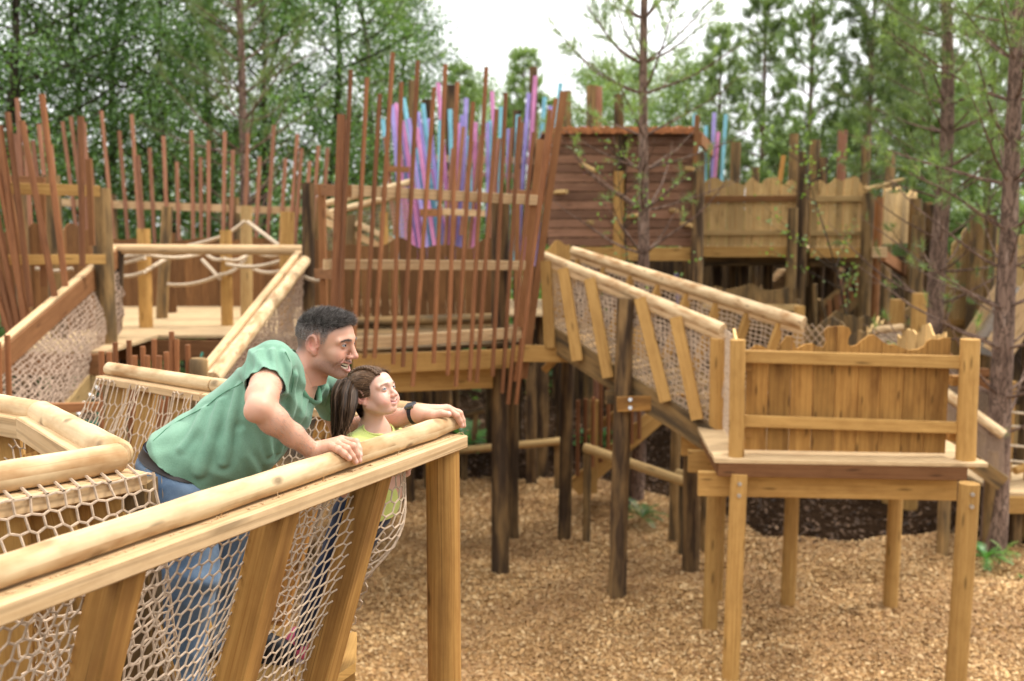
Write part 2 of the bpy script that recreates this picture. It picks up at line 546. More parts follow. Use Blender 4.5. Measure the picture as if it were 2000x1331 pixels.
def chip_far(x):
    for (a, ya), (b, yb) in zip(CHIP_EDGE, CHIP_EDGE[1:]):
        if x <= b:
            return ya + (yb - ya) * max(0, (x - a)) / (b - a)
    return 11
def chip_z(x, y):
    e = chip_far(x) + .25 * mnoise.noise(Vector((x * 1.1, y, 4))) - y
    h = -.11 + .06 * mnoise.noise(Vector((x * .55, y * .55, 0))) + .035 * mnoise.noise(Vector((x * 1.7, y * 1.7, 5))) + .012 * mnoise.noise(Vector((x * 7, y * 7, 5)))
    f = min(1, max(0, e * .8))
    return -.02 + (h + .02) * f + .08 * f * (1 - f) - (.25 if e < -.15 else 0)
def chips():
    m, t, p = mat_new('woodchip_bed')
    tc_ = nd(t, 'ShaderNodeTexCoord')
    v = nd(t, 'ShaderNodeTexVoronoi', Scale=48.0); t.links.new(tc_.outputs['Object'], v.inputs['Vector'])
    n = nd(t, 'ShaderNodeTexNoise', Scale=.9, Detail=5.0); t.links.new(tc_.outputs['Object'], n.inputs['Vector'])
    c = ramp(t, v.outputs['Color'], [(.1, (.16, .078, .027)), (.5, (.36, .2, .074)), (.9, (.55, .34, .15))])
    c = mixc(t, ramp(t, n.outputs['Fac'], [(.35, K0), (.7, (.5, .5, .5))]), c, (.13, .06, .022, 1))
    t.links.new(c, p.inputs['Base Color']); p.inputs['Roughness'].default_value = .9; p.inputs['Specular IOR Level'].default_value = .08
    bp = nd(t, 'ShaderNodeBump', Strength=.9, Distance=.02)
    t.links.new(v.outputs['Distance'], bp.inputs['Height']); t.links.new(bp.outputs['Normal'], p.inputs['Normal'])
    mb = MB()
    xs = np.linspace(-8, 9, 190); ys = np.linspace(1.5, 15.5, 150); nx = len(xs)
    for y in ys:
        for x in xs: mb.v.append((x, y, chip_z(x, y)))
    for j in range(len(ys) - 1):
        for i in range(nx - 1):
            a = j * nx + i
            mb.face((a, a + 1, a + nx + 1, a + nx), [(0, 0)] * 4, 0)
    g = mb.build('woodchip_bed', m, None, True); g['kind'] = 'structure'
    # loose chips on top
    m2, t, p = mat_new('wood_chip')
    a_ = nd(t, 'ShaderNodeAttribute', attribute_name='tint')
    c = ramp(t, a_.outputs['Fac'], [(0, (.21, .10, .034)), (.25, (.40, .215, .074)), (.65, (.58, .35, .14)), (1, (.76, .55, .29))])
    nz_ = nd(t, 'ShaderNodeTexNoise', Scale=.8, Detail=5.0)
    tc2 = nd(t, 'ShaderNodeTexCoord'); t.links.new(tc2.outputs['Object'], nz_.inputs['Vector'])
    c = mixc(t, ramp(t, nz_.outputs['Fac'], [(.40, K0), (.68, (.7, .7, .7))]), c, (.22, .108, .04, 1))
    t.links.new(c, p.inputs['Base Color']); p.inputs['Roughness'].default_value = .8
    rr = np.random.default_rng(3)
    NC = 320000
    # more of them where the bed is in the open
    X = np.concatenate((rr.uniform(-1.6, 6.6, int(NC * .8)), rr.uniform(-6, -1.6, int(NC * .2))))
    Y = 3.6 + 11.3 * rr.random(len(X)) ** .85
    keep = np.array([y < chip_far(x) + .15 + .35 * rr.random() for x, y in zip(X, Y)])
    X, Y = X[keep], Y[keep]
    Z = np.array([chip_z(x, y) for x, y in zip(X, Y)]) + rr.uniform(.002, .018, len(X))
    n_ = len(X)
    L = rr.uniform(.007, .017, n_) * rr.choice([1, 1, 1, 1.6], n_); Wd = L * rr.uniform(.3, .7, n_)
    an = rr.uniform(0, 2 * np.pi, n_); tx = rr.normal(0, .33, n_); ty = rr.normal(0, .33, n_)
    ca, sa = np.cos(an), np.sin(an)
    e1 = np.stack((ca, sa, tx), 1); e2 = np.stack((-sa, ca, ty), 1)
    C = np.stack((X, Y, Z), 1)
    V = np.empty((n_, 4, 3))
    sk = rr.uniform(.5, 1, (n_, 1))
    V[:, 0] = C - e1 * L[:, None] - e2 * Wd[:, None] * sk; V[:, 1] = C + e1 * L[:, None] * .9 - e2 * Wd[:, None]
    V[:, 2] = C + e1 * L[:, None] + e2 * Wd[:, None] * sk; V[:, 3] = C - e1 * L[:, None] * .8 + e2 * Wd[:, None]
    mesh_fast('loose_woodchips', V.reshape(-1, 3), np.arange(n_ * 4).reshape(-1, 4), m2, tint=rr.random(n_))['kind'] = 'stuff'
def mesh_fast(name, V, F, mat, tint=None, parent=None, link=True, smooth=False):
    me = bpy.data.meshes.new(name)
    V = np.asarray(V, dtype=np.float32); F = np.asarray(F, dtype=np.int32); k = F.shape[1]
    me.vertices.add(len(V)); me.vertices.foreach_set('co', V.ravel())
    me.loops.add(F.size); me.loops.foreach_set('vertex_index', F.ravel())
    me.polygons.add(len(F))
    me.polygons.foreach_set('loop_start', (np.arange(len(F)) * k).astype(np.int32))
    me.polygons.foreach_set('loop_total', np.full(len(F), k, dtype=np.int32))
    me.polygons.foreach_set('use_smooth', np.full(len(F), bool(smooth)))
    me.update(calc_edges=True)
    if tint is not None:
        ta = me.attributes.new('tint', 'FLOAT', 'FACE'); ta.data.foreach_set('value', np.asarray(tint, dtype=np.float32))
    me.materials.append(mat)
    if not link: return me
    o = bpy.data.objects.new(name, me); COL.objects.link(o)
    if parent is not None: o.parent = parent
    return o
ground()
chips()
def litter():
    m, t, p = mat_new('leaf_litter')
    a_ = nd(t, 'ShaderNodeAttribute', attribute_name='tint')
    t.links.new(ramp(t, a_.outputs['Fac'], [(0, (.02, .012, .007)), (.6, (.085, .045, .022)), (.92, (.12, .066, .034)), (1, (.2, .12, .065))]), p.inputs['Base Color']); p.inputs['Roughness'].default_value = .9
    rr = np.random.default_rng(8); n_ = 26000
    X = rr.uniform(-7, 10, n_); Y = 10.5 + 13 * rr.random(n_) ** 1.3
    k = np.array([y > chip_far(x) - .1 for x, y in zip(X, Y)]); X, Y = X[k], Y[k]; n_ = len(X)
    Z = np.array([.10 * mnoise.noise(Vector((x * .35, y * .35, 3))) + .04 * mnoise.noise(Vector((x * 1.3, y * 1.3, 9))) + max(0, (y - 15)) * .012 - .045 for x, y in zip(X, Y)]) + rr.uniform(0, .03, n_)
    L = rr.uniform(.012, .05, n_)[:, None]; an = rr.uniform(0, 6.28, n_)
    e1 = np.stack((np.cos(an), np.sin(an), rr.normal(0, .4, n_)), 1) * L; e2 = np.stack((-np.sin(an), np.cos(an), rr.normal(0, .4, n_)), 1) * L * .5
    C = np.stack((X, Y, Z), 1); V = np.stack((C - e1, C + e2, C + e1, C - e2), 1)
    mesh_fast('leaf_litter', V.reshape(-1, 3), np.arange(n_ * 4).reshape(-1, 4), m, tint=rr.random(n_))['kind'] = 'stuff'
litter()

# ------------------------------------------------------------------ the rope-sided lookout bridge in front
DECK_Z = CAM_Z - 1.53
RA = at(0, 1117, 1.9); RB = at(905, 819, 3.60)      # axis of the near handrail
RDIR = (RB - RA).normalized()
RAIL_R = .0335
def rail(t): return RA + (RB - RA) * t
RN = Vector((RDIR.y, -RDIR.x, 0)).normalized()       # outward (towards camera and right)
LEAN = Vector((-.255, .02, -.92))
F0 = at(212, 720, 4.5); F1 = at(415, 752, 4.0); FE = at(846, 806, 3.72)
C0 = at(-40, 940, 2.4); K = at(238, 893, 2.72); MM = at(78, 806, 3.44); A0 = at(-70, 780, 3.62)
def lookout_bridge():
    T = thing('lookout_bridge', 'pale log and rope net bridge where the man and girl lean on the handrail', 'bridge', (-.7, 3.2, 0))
    U = Vector((0, 0, 1))
    # handrails
    mb = MB()
    r = RAIL_R
    pts = [rail(t) for t in np.linspace(-.35, .985, 26)]
    rs = [r * (1 + .03 * math.sin(i * 1.7) + .03 * math.sin(i * .6)) for i in range(26)]
    pts[-1] = pts[-1] + Vector((0, 0, -.012)); rs[-1] = r * .45; rs[-2] = r * .85
    mb.tube(pts, rs, 20, .025); mb.build('handrail', M['peeled'], T, True)
    for a, b in ((F0, F1), (F1, FE)):
        mb = MB(); mb.log(a, b, .03, n=16, seg=10, wob=.03, round_end=True); mb.build('handrail', M['peeled'], T, True)
    for a, b, rr_ in ((C0, K, .04), (K + Vector((-.02, .03, 0)), MM, .043), (MM, A0, .04)):
        mb = MB(); mb.log(a, b, rr_, n=18, seg=12, wob=.03, round_end=True); mb.build('handrail', M['peeled'], T, True)
    # battens under the handrails
    def batten(a, b, off, wd=.085, h=.05):
        m = MB(); m.beam(a + off, b + off, wd, h); return m.build('batten', M['batten'], T)
    batten(rail(-.35), rail(.945), RN * .03 + Vector((0, 0, -.058)), .088, .045)
    nC = Vector(((K - C0).y, -(K - C0).x, 0)).normalized()
    batten(C0, K + (K - C0).normalized() * .035, nC * .015 + Vector((0, 0, -.066)), .09, .05)
    dB = (MM - K).normalized(); nB = Vector((-dB.y, dB.x, 0)).normalized()
    batten(K - dB * -.08, MM, nB * .055 + Vector((0, 0, -.045)), .05, .075)
    dA = (A0 - MM).normalized(); nA = Vector((-dA.y, dA.x, 0)).normalized()
    batten(MM, A0, nA * .05 + Vector((0, 0, -.05)), .05, .075)
    batten(F0, F1, Vector((-.02, -.03, -.045)), .06, .035)
    batten(F1, FE, Vector((-.02, -.03, -.045)), .06, .035)
    # uprights
    def upright(a, b, w_=.075, h_=.10, up=RN, mat='orange'):
        m = MB(); m.beam(a, b, w_, h_, up=up, ch=.006); return m.build('upright', M[mat], T)
    for t in (-.12, .156, .446, .69):
        a = rail(t) + Vector((0, 0, -.075)) + RN * .0
        u_ = upright(a, a + LEAN * 1.12)
        if t == .156:                                # carpenter's pencil letters on its face
            d = LEAN.normalized(); sx = RN.cross(d).normalized()
            sx = sx if sx.dot(RDIR) < 0 else -sx
            e2 = sx.cross(d).normalized(); o = a + d * .21 + sx * .0358
            P_ = lambda x, y: o + e2 * x * .001 + d * -y * .001
            m = MB()
            for s0, s1 in (((-12, 0), (-12, 16)), ((-12, 16), (-3, 15)), ((-12, 8), (-5, 8)), ((-12, 0), (-3, 0)), ((6, -10), (6, -26)), ((12, -12), (17, -10)), ((17, -10), (18, -16)), ((18, -16), (11, -26)), ((11, -26), (20, -25))):
                m.beam(P_(*s0), P_(*s1), .0014, .0012, up=sx)
            m.build('pencil_letters', M['pencil'], u_)
    # corner bay uprights
    for t, lean in ((.16, -.10), (.45, .12), (.82, .16)):
        a = lerp(C0, K, t) + Vector((0, 0, -.085)) - nC * .02
        upright(a, a + Vector((lean, .16, -.95)), .06, .12, (1, .3, 0), 'yellow')
    for t, lean in ((.35, .22), (.72, .3)):
        a = lerp(K, MM, t) + Vector((0, 0, -.08)) + nB * .05
        upright(a, a + Vector((lean, -.12, -.95)), .05, .13, (1, .4, 0), 'orange')
    a = lerp(MM, A0, .5) + Vector((0, 0, -.08)); upright(a, a + Vector((.12, -.1, -.95)), .05, .13, (1, .2, 0), 'yellow')
    for t in (.12, .42, .72):
        a = lerp(F0, F1, t) + Vector((0, 0, -.06)); upright(a, a + Vector((-.12, -.16, -.95)), .045, .1, (1, -.7, 0), 'yellow')
    for t in (.02, .3, .55, .8):
        a = lerp(F1, FE, t) + Vector((0, 0, -.06)); upright(a, lerp(F1 + Vector((-.15, -.12, -1.0)), Vector((-.60, 3.64, DECK_Z - .06)), t), .045, .09, (.9, -.3, 0), 'orange')
    # posts
    def post(a, r_, mat='orange', z0=-.2, sq=False, top=None):
        m = MB()
        p1 = Vector((a.x, a.y, a.z if top is None else top))
        if sq: m.beam((a.x, a.y, z0), p1, .1, .1, up=(0, 1, 0))
        else: m.log((a.x, a.y, z0), p1, r_ * 1.03, r_ * .97, n=28, seg=8, wob=.015)
        return m.build('post', M[mat], T, True)
    pp = rail(.9137); post(pp + RN * .006 + Vector((0, 0, -.082)), .0615, 'orange')
    post(K + Vector((.02, .03, -.075)), .05, 'olive', sq=True)
    post(lerp(C0, K, .55) + Vector((.0, .1, -.05)), .052, 'orange')
    post(MM + Vector((.03, -.03, -.07)), .05, 'orange', sq=True)
    post(F0 + Vector((0, .05, -.05)), .05, 'olive'); post(F1 + Vector((.05, .05, -.05)), .05, 'olive')
    # deck boards, laid across from the near edge to the far edge
    def edgeN(t): p = rail(t) + LEAN; return Vector((p.x, p.y, DECK_Z))
    f0 = Vector((-1.95, 4.25, DECK_Z)); f1 = Vector((-1.3, 3.8, DECK_Z)); fe = Vector((-.58, 3.64, DECK_Z))
    k0 = Vector((K.x + .12, K.y + .02, DECK_Z)); m0 = Vector((MM.x + .1, MM.y - .12, DECK_Z))
    # walkway between near edge line and the line k0 .. f-edge
    n_ = 15
    for i in range(n_):
        u0, u1 = i / n_, (i + 1) / n_ - .004
        def L(u): return edgeN(-.3 + u * 1.16)
        def Rr(u):
            q = u * 1.0
            return lerp(Vector((-1.45, 1.9, DECK_Z)), Vector((-1.22, 2.75, DECK_Z)), q / .45) if q < .45 else (lerp(Vector((-1.22, 2.75, DECK_Z)), Vector((-1.15, 3.75, DECK_Z)), (q - .45) / .35) if q < .8 else lerp(Vector((-1.15, 3.75, DECK_Z)), fe, (q - .8) / .2))
        mb = MB(); a, b, c, d = L(u0), L(u1), Rr(u1), Rr(u0)
        o = Vector((0, 0, 0)); th = .035
        mb.prism([(p.x, p.y) for p in (a, b, c, d)], (0, 0, DECK_Z - th / 2), (1, 0, 0), (0, 1, 0), th)
        # grain along the board
        mb.uv = [(v + 0, u) if abs((a - d).x) > abs((a - d).y) else (u, v) for (u, v) in mb.uv]
        mb.build('deck_board', M['yellow'], T)
    mb = MB(); n2 = 7
    mb.prism([(k0.x - .1, k0.y + .12), (-1.16, 3.76), (-1.3, 3.82), (f0.x, f0.y), (m0.x, m0.y)], (0, 0, DECK_Z - .018), (1, 0, 0), (0, 1, 0), .035)
    mb.build('deck_board', M['yellow'], T)
    # bearer under the near edge
    mb = MB(); mb.beam(edgeN(-.3) + Vector((-.03, .01, -.10)), edgeN(.86) + Vector((-.03, .01, -.10)), .05, .14); mb.build('joist', M['orange'], T)
    mb = MB(); mb.beam(Vector((-1.2, 2.3, DECK_Z - .1)), Vector((-1.12, 3.7, DECK_Z - .1)), .05, .14); mb.build('joist', M['orange'], T)
    # nets
    def PN(u, v):
        t = -.33 + u * (1.15 - .13 * math.sin(math.pi * min(1, v) ** 1.3))
        top = rail(t) + Vector((0, 0, -.075)) - RN * .068
        p = top + LEAN * v * 1.02
        bulge = .045 * math.sin(math.pi * v) * (1 + .4 * math.sin(u * 23))
        g = math.exp(-((t - .76) / .08) ** 2) * math.exp(-((v - .25) / .26) ** 2) * .13
        # the free end of the net hangs slack and is drawn back towards its foot
        tail = 0
        return p + RN * (bulge * (1 - .6 * tail) + g) - RDIR * (.10 * tail * math.sin(math.pi * min(1, v * 1.0)) ) + Vector((0, 0, -.006 * math.sin(u * 40)))
    mb = MB(); net(mb, PN, 116, 25, .0030, 'hex', .125, 5, .0014, 3)
    # selvedge cord at the open end
    e = [PN(1, v) for v in np.linspace(0, 1, 30)]; mb.segs(e[:-1], e[1:], .0045, 5)
    mb.build('net', M['net'], T, True)
    def PC(u, v):
        top = lerp(C0, K + (K - C0).normalized() * .05, u) + nC * .068 + Vector((0, 0, -.045))
        sag = .05 * math.sin(math.pi * v) * math.sin(math.pi * u)
        return top + Vector((.05 * v, .05 * v, -.93 * v)) + nC * (sag + (.012 if v > .1 else 0)) + Vector((0, 0, -.02 * math.sin(math.pi * u) * v))
    mb = MB(); net(mb, PC, 20, 21, .0036, 'brick', .09, 5, .0025, 5)
    a_, b_ = [], []
    for i in range(0, 20, 2):                        # loops over the batten
        p = PC(i / 20, 0); q = p - nC * .055 + Vector((0, 0, .022)); a_.append(p); b_.append(q)
    mb.segs(a_, b_, .0044, 5)
    e = [PC(1, v) for v in np.linspace(0, 1, 20)]; mb.segs(e[:-1], e[1:], .0045, 5)
    mb.build('net', M['net'], T, True)
    def PB(u, v):
        top = lerp(K, MM, u) + nB * .04 + Vector((0, 0, -.08))
        return top + Vector((.2 * v, -.1 * v, -.95 * v)) - nB * (.06 * math.sin(math.pi * v))
    mb = MB(); net(mb, PB, 40, 20, .0032, 'hex', .17, 4, .003, 6); mb.build('net', M['net'], T, True)
    def PA(u, v):
        top = lerp(MM, A0, u) + Vector((0, 0, -.09))
        return top + Vector((.1 * v, -.1 * v, -.95 * v)) + Vector((.02, -.07, 0)) * math.sin(math.pi * v)
    mb = MB(); net(mb, PA, 18, 20, .0032, 'hex', .17, 4, .004, 7); mb.build('net', M['net'], T, True)
    def PF(u, v):
        # gathered at its left end, sagging between the ties
        t = u
        p = lerp(F0, F1, t) + Vector((-.03, -.05, -.035))
        q = lerp(F0 + Vector((-.28, -.35, -1.0)), F1 + Vector((-.12, -.3, -.95)), t ** 1.1)
        w_ = lerp(p, q, v)
        fold = (.05 * math.sin(t * 17) + .03 * math.sin(t * 41)) * (1 - .5 * v)
        return w_ + Vector((-.25, -.5, 0)) * (.11 * math.sin(math.pi * v) + fold * .55) + Vector((0, 0, -.05 * math.sin(math.pi * ((t * 2.2) % 1)) * (1 - v) * (v > .02)))
    mb = MB(); net(mb, PF, 62, 17, .0032, 'brick', .12, 4, .002, 8); mb.build('net', M['net'], T, True)
    def PG(u, v):
        p = lerp(F1, FE, u) + Vector((-.03, -.05, -.035)); q = lerp(F1 + Vector((-.16, -.14, -.95)), fe + Vector((-.03, 0, .0)), u)
        return lerp(p, q, v) + Vector((.0, -.06, 0)) * math.sin(math.pi * v)
    mb = MB(); net(mb, PG, 56, 24, .0030, 'hex', .17, 4, .002, 9); mb.build('net', M['net'], T, True)
    # bark shreds and splinters between rail and batten
    mb = MB(); rr = random.Random(5)
    for i in range(150):
        t = rr.uniform(-.1, .98)
        p = rail(t) + RN * .032 + Vector((0, 0, -.034)) + RDIR * rr.uniform(-.02, .02)
        d = (RN * rr.uniform(.0, 1) + RDIR * rr.uniform(-1.5, 1.5) + Vector((0, 0, rr.uniform(-.3, .5)))).normalized()
        mb.beam(p, p + d * rr.uniform(.006, .02), rr.uniform(.0015, .004), .0015)
    mb.build('bark_shreds', M['peeled'], T)['kind'] = 'stuff'
    return T
lookout_bridge()

# ------------------------------------------------------------------ generic bits for the platforms
TZ = CAM_Z - 1.25                 # floor of the upper deck and tower
def part(T, name, mat, fn, smooth=False, parent=None):
    m = MB(); fn(m); return m.build(name, M[mat] if isinstance(mat, str) else mat, parent or T, smooth)
def logp(T, name, mat, a, b, r0, r1=None, n=14, **k):
    return part(T, name, mat, lambda m: m.log(a, b, r0, r1, n=n, **k), True)
def beamp(T, name, mat, a, b, w_, h_, up=(0, 0, 1), **k):
    return part(T, name, mat, lambda m: m.beam(a, b, w_, h_, up, **k))
def pole_from(T, name, mat, top, bot, Y, r, Yb=None, n=8):
    a, b = at(*top, Y), at(*bot, Y if Yb is None else Yb)
    return logp(T, name, mat, b, a, r, r * .95, n=n, seg=3, wob=.02)
def gpost(T, mat, px, py_top, Y, r, r1=None, name='post', py_any=None, z0=-.3, n=16, lean=0):
    top = at(px, py_top, Y)
    return logp(T, name, mat, (top.x - lean, top.y, z0), top, r, r1 or r * .95, n=n, seg=6, wob=.03)
def deckboards(T, org, ux, uy, n, total, length, mat='deck', th=.035, gap=.006):
    ux, uy = Vector(ux).normalized(), Vector(uy).normalized()
    pw = total / n
    for i in range(n):
        a = Vector(org) + ux * (i * pw + pw / 2)
        beamp(T, 'deck_board', mat, a, a + uy * length, pw - gap, th)

# ------------------------------------------------------------------ right lookout platform
def right_platform():
    T = thing('lookout_platform', 'honey coloured plank-fronted lookout platform on round legs over the woodchips at right', 'platform', (2.7, 9, 0))
    Y0 = 8.3
    dz = at(1405, 897, 8.2).z
    A = at(1402, 897, 8.2); A.z = dz; B = at(1925, 917, 8.05); B.z = dz
    Cc = at(1362, 838, 9.75); Cc.z = dz
    ux = (B - A).normalized(); uy = Vector((-ux.y, ux.x, 0))
    if uy.y < 0: uy = -uy
    W_ = (B - A).length; D_ = 2.0
    back = Vector((Cc.x - A.x, Cc.y - A.y, 0)); by = back.normalized()
    # boards run left to right
    nb = 14
    for i in range(nb):
        a = A + by * (i + .5) * D_ / nb; a.z = dz - .018
        beamp(T, 'deck_board', 'deck', a - ux * (.02 + .01 * random.random()), a + ux * (W_ + .02 * random.random()), D_ / nb - .006, .036)
    # fascia
    beamp(T, 'fascia', 'redbeam', A + Vector((0, .03, -.095)) + ux * .01, B + Vector((0, .03, -.095)) - ux * .14, .045, .115, tint=-1.0)
    beamp(T, 'fascia', 'redbeam', A + Vector((.03, .06, -.095)), A + by * D_ + Vector((.03, 0, -.095)), .045, .115, tint=-1.0)
    beamp(T, 'fascia', 'redbeam', B + Vector((-.2, .06, -.095)), B + by * D_ + Vector((-.2, 0, -.095)), .045, .115)
    beamp(T, 'bearer', 'yellow', A + Vector((-.12, .22, -.265)), B + Vector((-.14, .22, -.265)), .07, .21)
    beamp(T, 'bearer', 'yellow', A + by * 1.05 + Vector((-.14, .0, -.265)), B + by * 1.05 + Vector((-.1, .0, -.265)), .07, .21)
    beamp(T, 'bearer', 'yellow', A + by * 1.75 + Vector((-.14, .0, -.265)), B + by * 1.75 + Vector((-.1, .0, -.265)), .07, .21)
    # legs: front pair rises through the deck
    def leg(px, pyb, top_z, r, mat='yellow', z=0.05, lean=.0, bolts=True, Y=None):
        g = atz(px, pyb, z) if Y is None else at(px, pyb, Y)
        g.z = -.3
        o = logp(T, 'leg', mat, g, (g.x + lean, g.y, top_z), r, r * .94, n=20, seg=6, wob=.02)
        return g
    tp = at(1440, 665, 8.25).z
    g1 = at(1408 + 15, 1300, 8.3)
    def bolted(px, Y, r, lean, top, mat):
        g = at(px, 1290, Y); base = Vector((g.x, g.y, -.3)); t = Vector((g.x + lean, g.y, top))
        o = logp(T, 'leg', mat, base, t, r, r * .96, n=22, seg=7, wob=.015)
        m = MB()
        for q in (-.20, -.30):
            f = (dz + q - base.z) / (top - base.z); c = lerp(base, t, f)
            m.tube([c + Vector((-.01, -r - .012, 0)), c + Vector((-.01, -r + .01, 0))], .017, 10)
        m.build('bolt', M['steel'], o, True)
    bolted(1427, 8.22, .075, .03, dz - .13, 'yellow'); bolted(1868, 7.9, .085, .03, dz - .13, 'yellow')
    for px, Y, r in ((1387, 9.3, .075), (1538, 9.9, .075), (1738, 9.85, .075), (1398, 10.0, .07)):
        g = at(px, 1180, Y); logp(T, 'leg', 'yellow', (g.x, g.y, -.3), (g.x + .02, g.y, dz - .13), r, r * .95, n=18, seg=6, wob=.02)
    # guard posts
    for px, pyt, pyb, Y, r, mat in ((1440, 664, 893, 8.3, .066, 'yellow'), (1889, 663, 912, 8.18, .08, 'yellow')):
        b = at(px - (4 if px > 1800 else 2), pyb, Y); tt = at(px + (6 if px > 1800 else 1), pyt, Y)
        logp(T, 'guard_post', mat, b, tt, r, r * .97, n=22, seg=5, wob=.015, round_end=False)
    b = at(1398, 838, 9.75); tt = at(1402, 645, 9.75); logp(T, 'guard_post', 'yellow', b, tt, .066, .06, n=18, seg=4)
    # front plank screen with its cut-out skyline
    P0 = at(1453, 893, 8.42); P1 = at(1862, 908, 8.28); P0.z = P1.z = dz
    pu = (P1 - P0).normalized()
    Ls = (P1 - P0).length * .958
    S = (P1 - P0).length / (1862 - 1453)
    sky_px = [(1453, 687), (1470, 674), (1482, 677), (1497, 685), (1512, 688), (1519, 672), (1530, 658), (1541, 659), (1546, 678), (1552, 683),
              (1566, 675), (1580, 674), (1592, 681), (1601, 682), (1606, 672), (1604, 660), (1602, 650), (1608, 643), (1622, 641), (1638, 641), (1650, 645), (1654, 655), (1649, 666),
              (1648, 676), (1654, 682), (1664, 680), (1676, 670), (1688, 661), (1698, 660), (1706, 666), (1716, 675), (1728, 681), (1738, 680), (1752, 687), (1764, 692), (1780, 692),
              (1794, 686), (1800, 675), (1808, 671), (1820, 673), (1832, 669), (1846, 671)]
    def conv(px, py):
        x = (px - 1453) * S
        base_y = 893 + (908 - 893) * (px - 1453) / (1862 - 1453)
        return (x, (base_y - py) * S)
    poly = [(0, .03), (Ls, .03)] + [conv(*q) for q in sky_px[::-1]]
    n_ = 9; pw = Ls / n_
    for i in range(n_):
        o = clip_strip(poly, i * pw + .003, (i + 1) * pw - .003)
        part(T, 'plank', 'goldplank', lambda m: m.prism(o, P0, pu, (0, 0, 1), .024))
    # rails across it, on this side
    fw = Vector((0, -.036, 0))
    def rl(y0, y1, h): beamp(T, 'rail', 'yellow', at(1448, y0, 8.35), at(1878, y1, 8.2), .045, h)
    rl(696, 708, .105); rl(822, 836, .098)
    for px, py, Y in ((1457, 715, 8.42), (1457, 845, 8.42), (1866, 744, 8.3), (1860, 852, 8.3)):
        a = at(px, py, Y); beamp(T, 'bracket', 'orange', a + Vector((-.035, .02, 0)), a + Vector((.045, .02, 0)), .09, .085)
    # side screens, pale inner faces with their own cut-outs
    for (px0, py0, Ya), (px1, py1, Yb), nm, mat, seed, tp_ in (((1440, 893, 8.45), (1405, 838, 9.7), 'side', 'palefence', 3, .98), ((1880, 905, 8.4), (1842, 850, 9.9), 'side', 'yellow', 8, 1.02)):
        a, b = at(px0, py0, Ya), at(px1, py1, Yb); a.z = b.z = dz + .02
        L = (b - a).length
        if nm == 'side' and seed == 3:
            f = wavy(seed, tp_, .07, .35)
            k = 3
            part(T, 'plank', mat, lambda m: planks(m, a + (b - a).normalized() * .1, b - a, .3, .15, f))
            # rope net closing the rest of that side
            def PS(u, v): return lerp(lerp(a, b, .3 + .7 * u), lerp(a, b, .3 + .7 * u) + Vector((0, 0, .95)), v)
            part(T, 'net', 'net', lambda m: net(m, PS, 26, 24, .0045, 'square', 0, 3, .004), True)
    # back screen of the same skyline cut boards, seen above the front one
    Q0 = at(1560, 850, 11.0); Q1 = at(1850, 850, 10.2); Q0.z = Q1.z = dz
    f = wavy(21, 1.02, .13, .42)
    a = at(1752, 700, 9.9); b = at(1846, 700, 9.4)
    L = (Vector((b.x, b.y, 0)) - Vector((a.x, a.y, 0))).length
    a.z = dz; b.z = dz
    pf = wavy(33, .93, .10, .22)
    for i in range(5):
        x0 = L * i / 5
        part(T, 'plank', 'palefence', lambda m: planks(m, a + (b - a).normalized() * x0, b - a, L / 5, L / 5, lambda x: pf(x + x0), step=.02))
    return T
right_platform()

